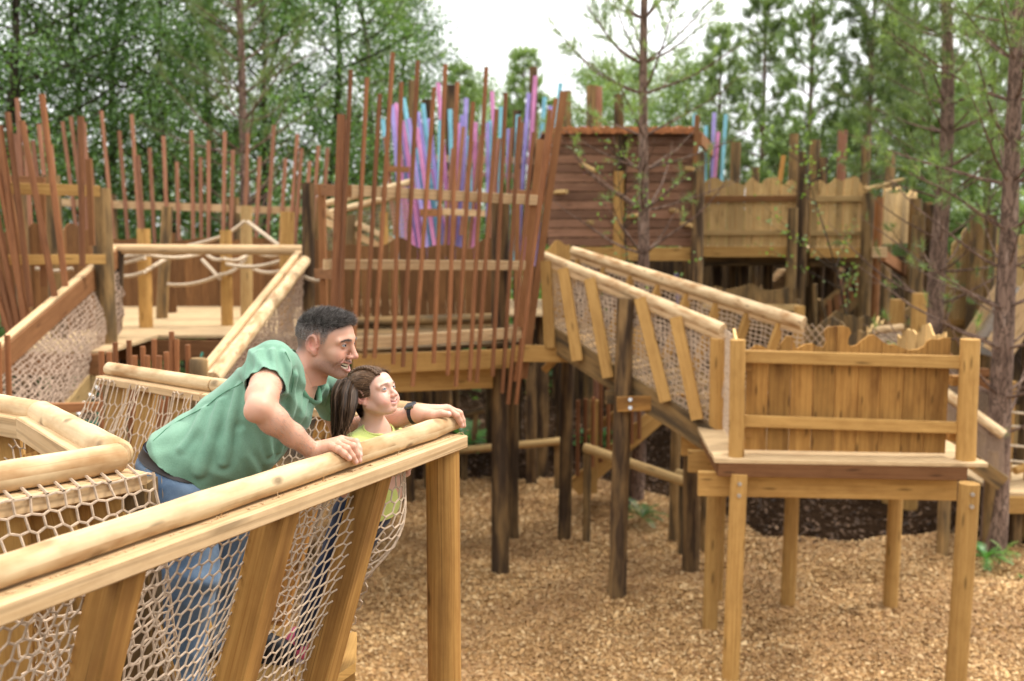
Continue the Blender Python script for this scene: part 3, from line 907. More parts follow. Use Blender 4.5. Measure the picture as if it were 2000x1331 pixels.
# ------------------------------------------------------------------ ramp with net sides
def net_ramp():
    T = thing('net_ramp', 'long sloping net-sided ramp between the slatted tower and the right lookout platform', 'ramp', (1.6, 10.6, 0))
    n0, n1 = at(1062, 500, 11.0), at(1412, 645, 9.45)
    f0, f1 = at(1118, 490, 12.0), at(1570, 632, 10.3)
    dn0, dn1 = at(1068, 632, 11.0), at(1400, 842, 9.45)
    df0, df1 = Vector((f0.x, f0.y, dn0.z)), Vector((f1.x, f1.y, dn1.z))
    for a, b, r in ((n0, n1, .062), (f0, f1, .068)):
        mid = lerp(a, b, .52)
        logp(T, 'handrail', 'peeled', a, mid, r * .8, r, n=16, seg=8, wob=.03)
        logp(T, 'handrail', 'peeled', mid, b, r, r * 1.05, n=16, seg=8, wob=.03)
    beamp(T, 'batten', 'batten', n0 + Vector((.02, -.03, -.075)), n1 + Vector((.02, -.03, -.085)), .07, .06)
    beamp(T, 'batten', 'batten', f0 + Vector((0, .03, -.075)), f1 + Vector((0, .03, -.085)), .07, .06)
    beamp(T, 'stringer', 'olive', dn0 + Vector((0, 0, -.12)), dn1 + Vector((0, 0, -.12)), .07, .26)
    beamp(T, 'stringer', 'olive', df0 + Vector((0, 0, -.12)), df1 + Vector((0, 0, -.12)), .07, .26)
    n_ = 26
    for i in range(n_):
        a = lerp(dn0, dn1, (i + .5) / n_); b = lerp(df0, df1, (i + .5) / n_)
        wd = (dn1 - dn0).length / n_ - .008
        beamp(T, 'deck_board', 'olive', a, b, wd, .03, up=(dn1 - dn0).cross(b - a) * (-1 if (dn1 - dn0).cross(b - a).z < 0 else 1))
    # leaning uprights on the near side
    U = [(1066, 510, 1074, 680), (1100, 525, 1128, 705), (1152, 545, 1188, 738), (1248, 590, 1262, 750), (1250, 583, 1300, 785), (1320, 620, 1362, 820)]
    def Yof(px):
        k = (px - 1000) / F_PX; u_ = (k * n0.y - n0.x) / ((n1.x - n0.x) - k * (n1.y - n0.y)); return n0.y + (n1.y - n0.y) * u_
    for i, (x0, y0, x1, y1) in enumerate(U):
        Yt = Yof(x0)
        a = at(x0, y0, Yt - .09); b = at(x1, y1, Yof(x1) - .13)
        if i == 3: a, b = at(1240, 640, Yt + .9), at(1262, 752, Yt + .7)
        beamp(T, 'upright', 'yellow', b, a, .05, .12, up=(.95, -.3, 0))
    for i in range(8):
        t = .04 + i * .125
        a = lerp(f0, f1, t) + Vector((0, .02, -.08)); b = lerp(df0, df1, t) + Vector((-.3, .05, -.1))
        beamp(T, 'upright', 'yellow', b, a, .05, .1, up=(.9, .3, 0))
    def mk(a0, a1, b0, b1, bul):
        def P(u, v):
            p = lerp(lerp(a0, a1, u), lerp(b0, b1, u), v)
            return p + Vector(bul) * math.sin(math.pi * v) + Vector((0, 0, -.03 * abs(math.sin(u * 22)) * (1 - v)))
        return P
    o = Vector((0, 0, -.1))
    part(T, 'net', 'net', lambda m: net(m, mk(n0 + o, n1 + o, dn0, dn1, (.02, -.03, 0)), 44, 16, .0075, 'square', 0, 3, .006), True)
    part(T, 'net', 'net', lambda m: net(m, mk(f0 + o, f1 + o, df0, df1, (0, .08, 0)), 50, 16, .0075, 'square', 0, 3, .006), True)
    # end net at the foot of the far side
    e0 = f1 + Vector((.02, .0, -.1)); 
    part(T, 'net', 'net', lambda m: net(m, lambda u, v: lerp(lerp(f1, f1 + Vector((.22, -.25, 0)), u), lerp(df1, df1 + Vector((.22, -.25, 0)), u), v), 7, 20, .005, 'diamond', 0, 3), True)
    gp = at(1222, 583, 10.12)
    # tall charred post carrying it
    logp(T, 'post', 'dark', (at(1205, 1135, 10.1).x, 10.1, -.3), gp, .095, .088, n=20, seg=10, wob=.04)
    a, b = at(1205, 790, 9.98), at(1345, 784, 10.0)
    cb = beamp(T, 'crossbeam', 'orange', a, b, .07, .15)
    part(T, 'bolt', 'steel', lambda m: [m.tube([at(1231, y, 9.93), at(1231, y, 9.96)], .02, 8) for y in (781, 797)], True, parent=cb)
    beamp(T, 'crossbeam', 'olive', at(1183, 776, 10.25), at(1340, 770, 10.4), .08, .14)
    logp(T, 'post', 'dark', (at(1350, 1105, 11.0).x, 11.0, -.3), at(1352, 805, 11.0), .1, .095, n=18, seg=8, wob=.03)
    logp(T, 'post', 'dark', (at(1102, 1035, 12.2).x, 12.2, -.3), at(1110, 690, 12.2), .085, .08, n=16, seg=8, wob=.03)
    logp(T, 'post', 'yellow', at(1400, 838, 9.5), n1 + Vector((-.05, 0, -.08)), .075, .07, n=18, seg=5)
    logp(T, 'post', 'olive', (at(1320, 900, 12.).x, 12.1, -.3), at(1322, 780, 12.), .06, n=12)
    # wavy boards at the head of the ramp
    a = at(1062, 620, 11.5); L = .3
    pf = wavy(5, at(1085, 478, 11.5).z - a.z, .08, .28)
    part(T, 'plank', 'yellow', lambda m: planks(m, a, (1, .12, 0), .3, .15, pf, step=.02))
    return T
net_ramp()
# ------------------------------------------------------------------ slatted tower in the middle
def tower():
    T = thing('slatted_tower', 'tall tower platform fenced with leaning rust brown poles behind the man and girl', 'tower', (-.8, 11, 0))
    def Yx(px): return 9.7 + (px - 640) / 410.0 * 1.0
    # floor
    fl = at(640, 700, 9.9); z = TZ
    pA, pB = at(700, 690, 9.98), at(1015, 680, 10.75)
    pC, pD = at(1045, 660, 12.7), at(640, 640, 12.5)
    for i in range(16):
        a = lerp(pA, pD, (i + .5) / 16); b = lerp(pB, pC, (i + .5) / 16); a.z = b.z = z
        beamp(T, 'deck_board', 'olive', a, b, .165, .04)
    # beams
    beamp(T, 'beam', 'yellow', at(690, 712, 9.86), at(1000, 700, 10.6), .07, .2)
    beamp(T, 'beam', 'yellow', at(695, 748, 10.05), at(960, 738, 10.75), .07, .22)
    beamp(T, 'beam', 'yellow', at(1000, 690, 10.7), at(1130, 692, 11.0), .08, .18)
    beamp(T, 'joist', 'olive', at(700, 715, 11.2), at(1020, 705, 11.7), .07, .2)
    beamp(T, 'joist', 'olive', at(720, 705, 12.3), at(1040, 700, 12.7), .07, .2)
    # rails
    beamp(T, 'rail', 'batten', at(676, 372, 9.72), at(1052, 392, 10.72), .05, .105)
    beamp(T, 'rail', 'batten', at(632, 517, 9.72), at(1036, 519, 10.72), .05, .1)
    beamp(T, 'rail', 'batten', at(690, 671, 9.8), at(1016, 650, 10.7), .06, .115)
    beamp(T, 'rail', 'redbeam', at(618, 371, 10.8), at(682, 374, 9.7), .05, .12)
    beamp(T, 'rail', 'redbeam', at(618, 535, 10.8), at(660, 535, 9.8), .05, .11)
    beamp(T, 'frame_post', 'redbeam', at(634, 640, 10.6), at(628, 360, 10.6), .09, .07, up=(1, 0, 0))
    # poles (top, foot) as they lean
    S = [((685, 137), (663, 640), 0), ((717, 152), (690, 690), 0), ((742, 184), (712, 700), 0), ((767, 103), (731, 700), 0), ((784, 161), (768, 712), 0),
         ((816, 119), (787, 717), 0), ((848, 171), (806, 755), 0), ((870, 126), (847, 710), 0), ((893, 161), (874, 733), 0), ((924, 200), (890, 755), 0),
         ((950, 132), (917, 745), 0), ((970, 214), (931, 748), 0), ((988, 182), (962, 735), 0), ((1015, 228), (981, 768), 0), ((1042, 259), (992, 790), 0),
         ((1074, 215), (1008, 790), 0)]
    for (tx, ty), (bx, by), k in S:
        Y = Yx((tx + bx) / 2) - .085
        a, b = at(bx, by, Y - .12), at(tx, ty, Y + .04)
        logp(T, 'pole', 'stick', a, b, .0232, .022, n=9, seg=4, wob=.05)
    for (tx, ty), (bx, by), wd, dy in (((667, 224), (652, 640), .075, 0), ((1057, 273), (1018, 640), .09, .1), ((1086, 193), (1006, 745), .045, .12), ((1101, 179), (1022, 740), .08, .25), ((672, 235), (668, 640), .04, .12)):
        Y = Yx((tx + bx) / 2) + dy - .02
        beamp(T, 'slat', 'stick' if wd < .08 else 'redbeam', at(bx, by, Y - .1), at(tx, ty, Y), wd, .035, up=(0, 1, 0))
    # screen of brown boards at the back of the platform
    a, b = at(632, 640, 12.4), at(962, 640, 12.7); a.z = b.z = TZ
    f = wavy(11, at(700, 478, 12.5).z - TZ, .09, .55)
    L = (b - a).length
    for i in range(18):
        x0 = L * i / 18
        part(T, 'plank', 'brownplank', lambda m: planks(m, a + (b - a).normalized() * x0, b - a, L / 18, L / 18, lambda x: f(x + x0), step=.02))
    logp(T, 'low_rail', 'olive', at(640, 632, 12.1), at(962, 622, 12.4), .065, n=12)
    beamp(T, 'rail', 'redbeam', at(1000, 380, 12.6), at(1060, 384, 12.0), .05, .12)
    for px, py0, py1, Y, r, mt in ((977, 395, 1135, 10.85, .1, 'dark'), (602, 358, 1100, 11.3, .075, 'dark'), (1000, 700, 1030, 12.2, .085, 'dark'),
                                   (797, 735, 965, 13.6, .09, 'dark'), (836, 735, 960, 14.2, .075, 'dark'), (872, 735, 960, 13.8, .085, 'dark'), (1038, 690, 900, 14.5, .085, 'dark'), (1092, 690, 900, 15.2, .06, 'dark'), (700, 720, 1000, 11.5, .09, 'dark')):
        p = at(px, py0, Y)
        logp(T, 'post', mt, (at(px, py1, Y).x, Y, -.3), p, r * 1.02, r * .96, n=18, seg=10, wob=.035)
    for px, a_, b_ in ((1008, 400, 640), (1030, 395, 640)):
        beamp(T, 'frame_post', 'redbeam', at(px, b_, 12.2), at(px + 3, a_, 12.2), .09, .06, up=(1, 0, 0))
    beamp(T, 'brace', 'orange', at(1062, 725, 12.1), at(1095, 690, 12.1), .06, .09)
    return T
tower()

# ------------------------------------------------------------------ left deck with rope trail
def rope_deck():
    T = thing('rope_trail_deck', 'broad pale deck with upright logs and slung ropes before a wavy brown fence', 'deck', (-3.4, 13.5, 0))
    Yf = 11.6; z = TZ
    a, b = at(205, 656, Yf), at(640, 660, Yf); a.z = b.z = z
    n = 15; dep = 4.3
    for i in range(n):
        y = Yf + dep * (i + .5) / n
        beamp(T, 'deck_board', 'deck', (a.x * y / Yf - .4, y, z - .02), (b.x + .3, y, z - .02), dep / n - .008, .04, tint=random.uniform(-.35, .35))
    beamp(T, 'fascia', 'redbeam', at(205, 682, Yf), at(640, 688, Yf), .05, .24, tint=-.9)
    # front log rail
    p, q = at(222, 487, 11.5), at(592, 489, 11.55)
    logp(T, 'handrail', 'batten', p, q, .058, n=16, seg=10, wob=.02)
    # dark board post at its left end
    beamp(T, 'frame_post', 'dark', at(229, 645, 11.45), at(233, 490, 11.5), .13, .07, up=(1, 0, 0))
    # upright logs
    for (tx, ty), (bx, by), r, mt in (((280, 447), (286, 640), .08, 'yellow'), ((327, 404), (316, 622), .075, 'olive'), ((334, 455), (337, 611), .06, 'brownplank'),
                                      ((441, 450), (444, 636), .073, 'yellow'), ((481, 402), (482, 622), .08, 'palefence'), ((561, 414), (558, 648), .085, 'yellow')):
        foot = atz(bx, by, z); top = at(tx, ty, foot.y)
        logp(T, 'log_post', mt, foot, top, r * 1.05, r, n=16, seg=6, wob=.025)
    # ropes between them
    def rope(pts, sag=.0, r=.024):
        P = [at(*p) for p in pts]
        out_ = []
        for i in range(len(P) - 1):
            for k in range(8):
                t = k / 8; out_.append(lerp(P[i], P[i + 1], t) + Vector((0, 0, -sag * 4 * t * (1 - t))))
        out_.append(P[-1])
        part(T, 'rope', 'rope', lambda m: m.tube(out_, r, 8), True)
    rope([(232, 503, 12.4), (283, 497, 12.2)]); rope([(232, 517, 12.4), (283, 504, 12.2)]); rope([(232, 540, 12.3), (283, 531, 12.2)], .02)
    rope([(288, 498, 12.3), (400, 494, 13.2), (440, 505, 12.4), (484, 497, 12.9)], .05)
    rope([(284, 530, 12.3), (325, 505, 12.9)]); rope([(328, 556, 12.9), (430, 537, 12.5), (480, 505, 12.9)], .05)
    rope([(395, 508, 13.5), (430, 545, 12.6)]); rope([(360, 482, 13.6), (440, 460, 13), (478, 432, 13)], .01)
    rope([(484, 434, 13), (545, 480, 12.2)]); rope([(442, 516, 12.35), (555, 507, 12.1)], .06); rope([(484, 520, 12.9), (555, 527, 12.2)], .06)
    rope([(500, 494, 12.9), (550, 497, 12.2)], .03); rope([(590, 538, 11.3), (635, 547, 10.8)], .03)
    # board fence behind
    Yb = 15.9
    fa, fb = at(118, 600, Yb), at(640, 600, Yb); fa.z = fb.z = z
    f = wavy(4, at(400, 470, Yb).z - z, .085, .85)
    L = (fb - fa).length; n = 34
    for i in range(n):
        x0 = L * i / n
        part(T, 'plank', 'brownplank', lambda m: planks(m, fa + (fb - fa).normalized() * x0, fb - fa, L / n, L / n, lambda x: f(x + x0), step=.03))
    # back rail, posts and the row of thin poles
    Yp = 16.3
    beamp(T, 'rail', 'batten', at(120, 396, Yp), at(446, 408, Yp), .06, .125)
    beamp(T, 'rail', 'batten', at(462, 410, Yp), at(600, 412, Yp), .06, .115)
    for px, py, r in ((455, 386, .1), (218, 380, .07), (612, 385, .1)):
        g = at(px, py, Yp + .15); logp(T, 'post', 'olive', (g.x, g.y, -.3), g, r, n=14, seg=6, wob=.03)
    PL = [(198, 217), (233, 256), (257, 224), (270, 304), (292, 289), (319, 266), (345, 317), (374, 255), (392, 308), (407, 275), (439, 257), (455, 293), (484, 261),
          (507, 306), (535, 245), (558, 310), (581, 262), (589, 290), (605, 315), (622, 285), (640, 289), (176, 310), (122, 238), (138, 228), (160, 228)]
    for px, py in PL:
        ln = max(-.07, .1 - (px - 190) * .00045)
        yb = 520
        pole_from(T, 'pole', 'stickpale', (px, py), (px + ln * (yb - py), yb), Yp - .06, .034)
    # legs
    for px, Y in ((240, 12), (420, 12.2), (560, 12)):
        g = at(px, 700, Y); logp(T, 'leg', 'dark', (g.x, Y, -.3), (g.x, Y, z - .1), .1, n=14)
    return T
rope_deck()

# ------------------------------------------------------------------ left tower
def left_tower():
    T = thing('leaning_pole_tower', 'platform corner at left edge ringed by tall dark brown leaning poles and thick posts', 'tower', (-4.6, 10.5, 0))
    for px, py, Y, r, mt in ((196, 368, 10.8, .105, 'olive'), (100, 343, 11.3, .095, 'olive'), (36, 378, 11.6, .085, 'dark')):
        g = at(px, py, Y); logp(T, 'post', mt, (g.x, g.y, -.3), g, r * 1.03, r * .98, n=18, seg=8, wob=.03)
    Y = 9.9
    beamp(T, 'rail', 'yellow', at(-60, 366, Y), at(195, 374, Y + .6), .05, .115)
    beamp(T, 'rail', 'yellow', at(14, 508, Y), at(205, 507, Y + .6), .05, .1)
    beamp(T, 'rail', 'redbeam', at(12, 352, Y + 1.2), at(88, 355, Y + 1.2), .05, .1)
    PP = [((15, 220), (60, 600)), ((43, 237), (108, 585)), ((82, 185), (128, 560)), ((157, 228), (161, 520)), ((0, 245), (48, 640)), ((-14, 380), (36, 640)), ((-16, 470), (26, 645)), ((-24, 520), (18, 650)),
          ((-10, 300), (52, 635))]
    for (tx, ty), (bx, by) in PP:
        logp(T, 'pole', 'stick', at(bx, by, Y - .12), at(tx, ty, Y - .02), .031, .03, n=9, seg=4, wob=.05)
    for (tx, ty), (bx, by), wd in (((0, 285), (52, 625), .1), ((82, 380), (86, 560), .07), ((173, 312), (180, 480), .06)):
        beamp(T, 'slat', 'redbeam', at(bx, by, Y + .3), at(tx, ty, Y + .3), wd, .035, up=(0, 1, 0))
    for (tx, ty), (bx, by) in (((33, 192), (50, 440)), ((30, 262), (62, 520)), ((64, 275), (90, 480)), ((76, 243), (104, 520)), ((99, 283), (118, 480)), ((48, 245), (60, 440)), ((164, 240), (172, 480))):
        logp(T, 'pole', 'stickpale', at(bx, by, 13), at(tx, ty, 13), .031, .03, n=8, seg=3, wob=.04)
    for a, b, sd_, k in (((0, 600, 12.6), (120, 600, 13.2), 2, 9), ((122, 600, 12.0), (212, 590, 12.6), 6, 7)):
        p, q = at(*a), at(*b); p.z = q.z = TZ
        f = wavy(sd_, at(160, 452, 12.3).z - TZ, .12, .5); L = (q - p).length
        for i in range(k):
            x0 = L * i / k
            part(T, 'plank', 'brownplank', lambda m: planks(m, p + (q - p).normalized() * x0, q - p, L / k, L / k, lambda x: f(x + x0), step=.02))
    part(T, 'rope', 'rope', lambda m: m.tube([at(70 + i * 9, 525 + 5 * math.sin(i / 8 * math.pi), 10.6) for i in range(9)], .022, 8), True)
    c0 = at(-120, 640, 10.1); c0.z = TZ - .03
    deckboards(T, (c0.x, 10.1, TZ - .02), (0, 1, 0), (1, 0, 0), 12, 2.9, at(205, 640, 10.1).x - c0.x)
    beamp(T, 'fascia', 'redbeam', (c0.x, 10.08, TZ - .14), (at(200, 640, 10.1).x, 10.08, TZ - .14), .05, .22)
    return T
left_tower()

# ------------------------------------------------------------------ net bridge climbing to the deck
def climb_net():
    T = thing('climbing_net_bridge', 'sloping net bridge with green cords climbing from front left up to the log deck', 'bridge', (-3.3, 9.3, 0))
    l0, l1 = at(-70, 752, 7.9), at(226, 495, 11.45)
    r0, r1 = at(402, 742, 7.5), at(594, 500, 11.45)
    # left side: wide sawn rail with a pale cap
    beamp(T, 'rail', 'redbeam', l0 + Vector((0, 0, -.06)), l1 + Vector((0, 0, -.06)), .06, .2)
    beamp(T, 'cap_rail', 'batten', l0 + Vector((-.02, 0, .065)), l1 + Vector((-.02, 0, .06)), .075, .03)
    # right side: half-round log on a batten
    logp(T, 'handrail', 'peeled', r0 + Vector((.05, 0, 0)), r1 + Vector((.05, 0, -.01)), .062, n=18, seg=12, wob=.02)
    beamp(T, 'batten', 'batten', r0 + Vector((-.05, -.04, -.0)), r1 + Vector((-.05, -.04, .02)), .07, .08)
    s0, s1 = at(60, 900, 7.9), at(222, 690, 11.45)
    beamp(T, 'stringer', 'palefence', s0, s1, .07, .26)
    q0, q1 = at(470, 900, 7.6), at(610, 690, 11.45)
    beamp(T, 'stringer', 'palefence', q0, q1, .07, .24)
    def P1(u, v):
        p = lerp(lerp(l0, l1, u) + Vector((0, 0, -.16)), lerp(s0, s1, u) + Vector((0, 0, .1)), v)
        end = max(0, (u - .85) / .15)
        return p + Vector((.10, 0, 0)) * math.sin(math.pi * v) + Vector((.05, 0, 0)) * end * math.sin(v * 25) * .4
    part(T, 'net', 'net_dk', lambda m: net(m, P1, 66, 18, .0075, 'square', 0, 4, .008), True)
    def P2(u, v):
        return lerp(lerp(r0, r1, u) + Vector((.05, 0, -.06)), lerp(q0, q1, u) + Vector((0, 0, .1)), v) + Vector((-.05, 0, 0)) * math.sin(math.pi * v)
    part(T, 'net', 'net_dk', lambda m: net(m, P2, 74, 20, .006, 'square', 0, 3, .006), True)
    def P3(u, v):
        return lerp(lerp(s0, s1, u), lerp(q0, q1, u), v) + Vector((0, 0, -.14 - .16 * math.sin(math.pi * v)))
    part(T, 'floor_net', 'net_dk', lambda m: net(m, P3, 76, 44, .006, 'hex', .2, 3, .004), True)
    part(T, 'shade_sheet', 'dark', lambda m: m.prism([(0, 0), (2.4, 0), (2.4, 4.5), (0, 4.5)], s0 + Vector((-.1, -.2, -.62)), (1, 0, 0), (0, 1, (s1 - s0).z / (s1 - s0).y), .05, tint=-.6))  # dark sheet in place of the shade beneath the net
    # green cords with their eye bolts
    for u in np.linspace(.02, .98, 13):
        pts = [P3(u, v) + Vector((0, 0, .02)) for v in np.linspace(.02, .98, 14)]
        g = part(T, 'green_cord', 'green', lambda m: m.tube(pts, .012, 6), True)
        part(T, 'eye_bolt', 'steel', lambda m: m.tube([pts[0] + Vector((-.05, 0, .1)), pts[0] + Vector((.03, 0, .04))], .02, 8), True, parent=g)
    for v in np.linspace(.1, .9, 5):
        pts = [P3(u, v) + Vector((0, 0, .03)) for u in np.linspace(0, 1, 16)]
        part(T, 'green_cord', 'green', lambda m: m.tube(pts, .012, 6), True)
    for px in (395, 455, 505, 560):
        a = at(px, 690, 11.4); b = at(px - 7, 715, 11.1)
        part(T, 'green_cord', 'green', lambda m: m.tube([a, b], .016, 6), True)
    logp(T, 'post', 'olive', at(388, 830, 7.2), at(388, 700, 7.2), .066, n=20, seg=4, round_end=True)
    for px, Y in ((70, 8.2), (470, 7.9)):
        g = at(px, 900, Y); logp(T, 'post', 'dark', (g.x, Y, -.3), (g.x, Y, g.z), .09, n=14)
    return T
climb_net()

def pegs():
    T = thing('peg_palisade', 'row of short red brown round pegs standing behind the gathered net at left', 'palisade', (-2.6, 6.9, 0))
    L = [(198, 686, 6.6), (213, 688, 6.9), (225, 669, 7.1), (252, 665, 7.1), (263, 695, 6.9), (279, 677, 7), (288, 695, 6.9), (301, 663, 7.1), (311, 695, 6.8), (325, 688, 6.9), (335, 648, 7.1), (345, 663, 7.1), (367, 674, 7.2), (14, 655, 6.6), (-4, 668, 6.5)]
    for px, py, Y in L:
        a = at(px, py, Y); b = Vector((a.x - .02, Y, a.z - .75))
        logp(T, 'peg', 'stick', b, a, .019, .019, n=12, seg=3, wob=.01, tint=random.uniform(-.2, .5))
    for z in (.25, .55):
        a, b = at(-20, 690, 7.05), at(372, 690, 7.25); zz = a.z - z - .15
        beamp(T, 'rail', 'redbeam', (a.x, 7.0, zz), (b.x, 7.2, zz), .04, .07)
    for px in (90, 300):
        g = at(px, 800, 7.15); logp(T, 'post', 'olive', (g.x, 7.2, -.3), (g.x, 7.2, g.z), .06, n=12)
    return T
pegs()

# ------------------------------------------------------------------ painted poles behind the tower
def painted_poles():
    T = thing('painted_pole_tower', 'tower of purple, pink and cyan painted poles rising behind the rust brown slatted tower', 'tower', (-1.2, 16.5, 0))
    Y = 16.2
    c, p, k = 'cyan', 'purple', 'pink'
    L = [(c, 747, 233, 765, 400), (p, 766, 206, 776, 340), (k, 773, 202, 781, 300), (c, 788, 192, 812, 340), (k, 788, 236, 812, 420), (p, 798, 232, 812, 330), (c, 776, 258, 790, 420), (p, 786, 252, 806, 420),
         (p, 816, 219, 840, 380), (k, 814, 250, 836, 400), (c, 826, 203, 850, 420), (p, 838, 232, 862, 440), (c, 812, 290, 832, 430), (k, 800, 290, 822, 430), (c, 786, 330, 800, 440), (p, 820, 320, 836, 450), (k, 776, 300, 800, 440),
         (k, 856, 162, 876, 440), (c, 860, 235, 859, 330), (c, 879, 214, 884, 400), (k, 896, 240, 894, 440), (p, 903, 225, 898, 380), (p, 911, 192, 900, 450), (c, 914, 266, 922, 470),
         (k, 929, 239, 926, 400), (p, 953, 240, 953, 440), (c, 958, 236, 957, 300), (k, 961, 179, 966, 300), (k, 951, 260, 968, 400), (c, 979, 209, 976, 380), (p, 994, 252, 992, 400), (c, 1012, 225, 1006, 380),
         (p, 1033, 182, 1018, 400), (k, 1046, 149, 1034, 330), (c, 1064, 190, 1052, 330), (p, 1075, 207, 1058, 380), (c, 1095, 163, 1084, 260), (k, 845, 330, 870, 470), (c, 838, 360, 858, 470), (p, 880, 380, 884, 470), (k, 936, 380, 930, 470), (p, 1004, 420, 1012, 470)]
    for m, tx, ty, bx, by in L:
        yy = Y + random.uniform(-.25, .35)
        f = (560 - ty) / max(1, (by - ty))
        logp(T, 'painted_pole', m, at(tx + (bx - tx) * f * .9, 520, yy), at(tx, ty, yy), .035, n=8, seg=2, wob=.02)
    for tx, ty, bx, by in ((752, 268, 772, 400), (905, 248, 880, 470), (922, 275, 900, 400), (1000, 250, 985, 420), (975, 270, 955, 430), (1014, 330, 1008, 430), (885, 290, 868, 440), (940, 265, 915, 430), (1020, 240, 1000, 400)):
        logp(T, 'pole', 'stickpale', at(bx, by + 60, Y - .3), at(tx, ty, Y - .3), .034, n=8, seg=2)
    beamp(T, 'rail', 'batten', at(845, 310, Y + .5), at(1042, 315, Y + .5), .05, .11)
    beamp(T, 'rail', 'batten', at(855, 338, Y + .6), at(1005, 344, Y + .6), .05, .08)
    beamp(T, 'rail', 'batten', at(865, 414, Y - .5), at(948, 418, Y - .5), .05, .1)
    beamp(T, 'rail', 'redbeam', at(755, 330, Y - .4), at(800, 332, Y - .4), .05, .09)
    beamp(T, 'rail', 'redbeam', at(820, 416, Y - .5), at(865, 416, Y - .5), .05, .12)
    for px, py, r, mt in ((805, 158, .06, 'olive'), (836, 196, .085, 'dark'), (881, 167, .085, 'dark'), (1010, 216, .06, 'dark'), (1042, 131, .055, 'dark'), (817, 405, .09, 'olive'), (1108, 178, .06, 'olive'), (1156, 168, .075, 'olive'), (1168, 170, .06, 'stickpale'), (1210, 186, .06, 'redbeam')):
        g = at(px, py, Y + .9); logp(T, 'post', mt, (g.x, g.y, -.3), g, r * 1.3, r * 1.2, n=12, seg=6, wob=.04)
    # net bridge strung across in front of them
    a0, a1 = at(628, 420, 14.6), at(800, 376, 14.6); b0, b1 = at(640, 470, 15.2), at(800, 446, 15)
    for q in (Vector((0, 0, 0)), Vector((0, .25, .16))):
        logp(T, 'handrail', 'peeled', a0 + q, a1 + q, .05, n=10)
    part(T, 'net', 'net', lambda m: net(m, lambda u, v: lerp(lerp(a0, a1, u), lerp(b0, b1, u) + Vector((0, 0, -.3)), v), 30, 14, .006, 'square', 0, 3), True)
    beamp(T, 'beam', 'batten', at(628, 430, 14.4), at(740, 480, 14.6), .06, .1)
    beamp(T, 'beam', 'batten', at(628, 405, 14.4), at(700, 465, 14.6), .06, .07)
    beamp(T, 'beam', 'peeled', at(695, 436, 14.4), at(775, 474, 14.6), .06, .08)
    c0, c1 = at(700, 400, 14.5), at(742, 395, 14.5)
    logp(T, 'log_post', 'olive', at(683, 520, 14.5), at(683, 420, 14.5), .09, n=12)
    logp(T, 'log_post', 'yellow', at(750, 520, 14.5), at(750, 415, 14.5), .06, n=12)
    for i in range(10):
        a = Vector((at(640, 520, Y).x, Y - 1.6 + i * .3, TZ - .02)); beamp(T, 'deck_board', 'deck', a, (at(1080, 520, Y).x, a.y, a.z), .29, .04)
    for px, yy in ((660, 15), (860, 15), (1060, 15), (760, 17), (960, 17)):
        g = at(px, 600, yy); logp(T, 'leg', 'dark', (g.x, yy, -.3), (g.x, yy, TZ - .05), .1, n=12)
    # ends standing at the hut's right shoulder
    for m, tx, ty, bx, by in ((c, 1357, 222, 1352, 330), (c, 1379, 246, 1376, 330), (p, 1395, 220, 1389, 340), (k, 1403, 258, 1392, 345), (c, 1418, 224, 1405, 360), (p, 1141, 247, 1141, 300), (c, 1297, 250, 1297, 300), (p, 1321, 535, 1325, 555)):
        logp(T, 'painted_pole', m, at(bx, by + 40, 17.4), at(tx, ty, 17.4), .034, n=8, seg=2)
    return T
painted_poles()

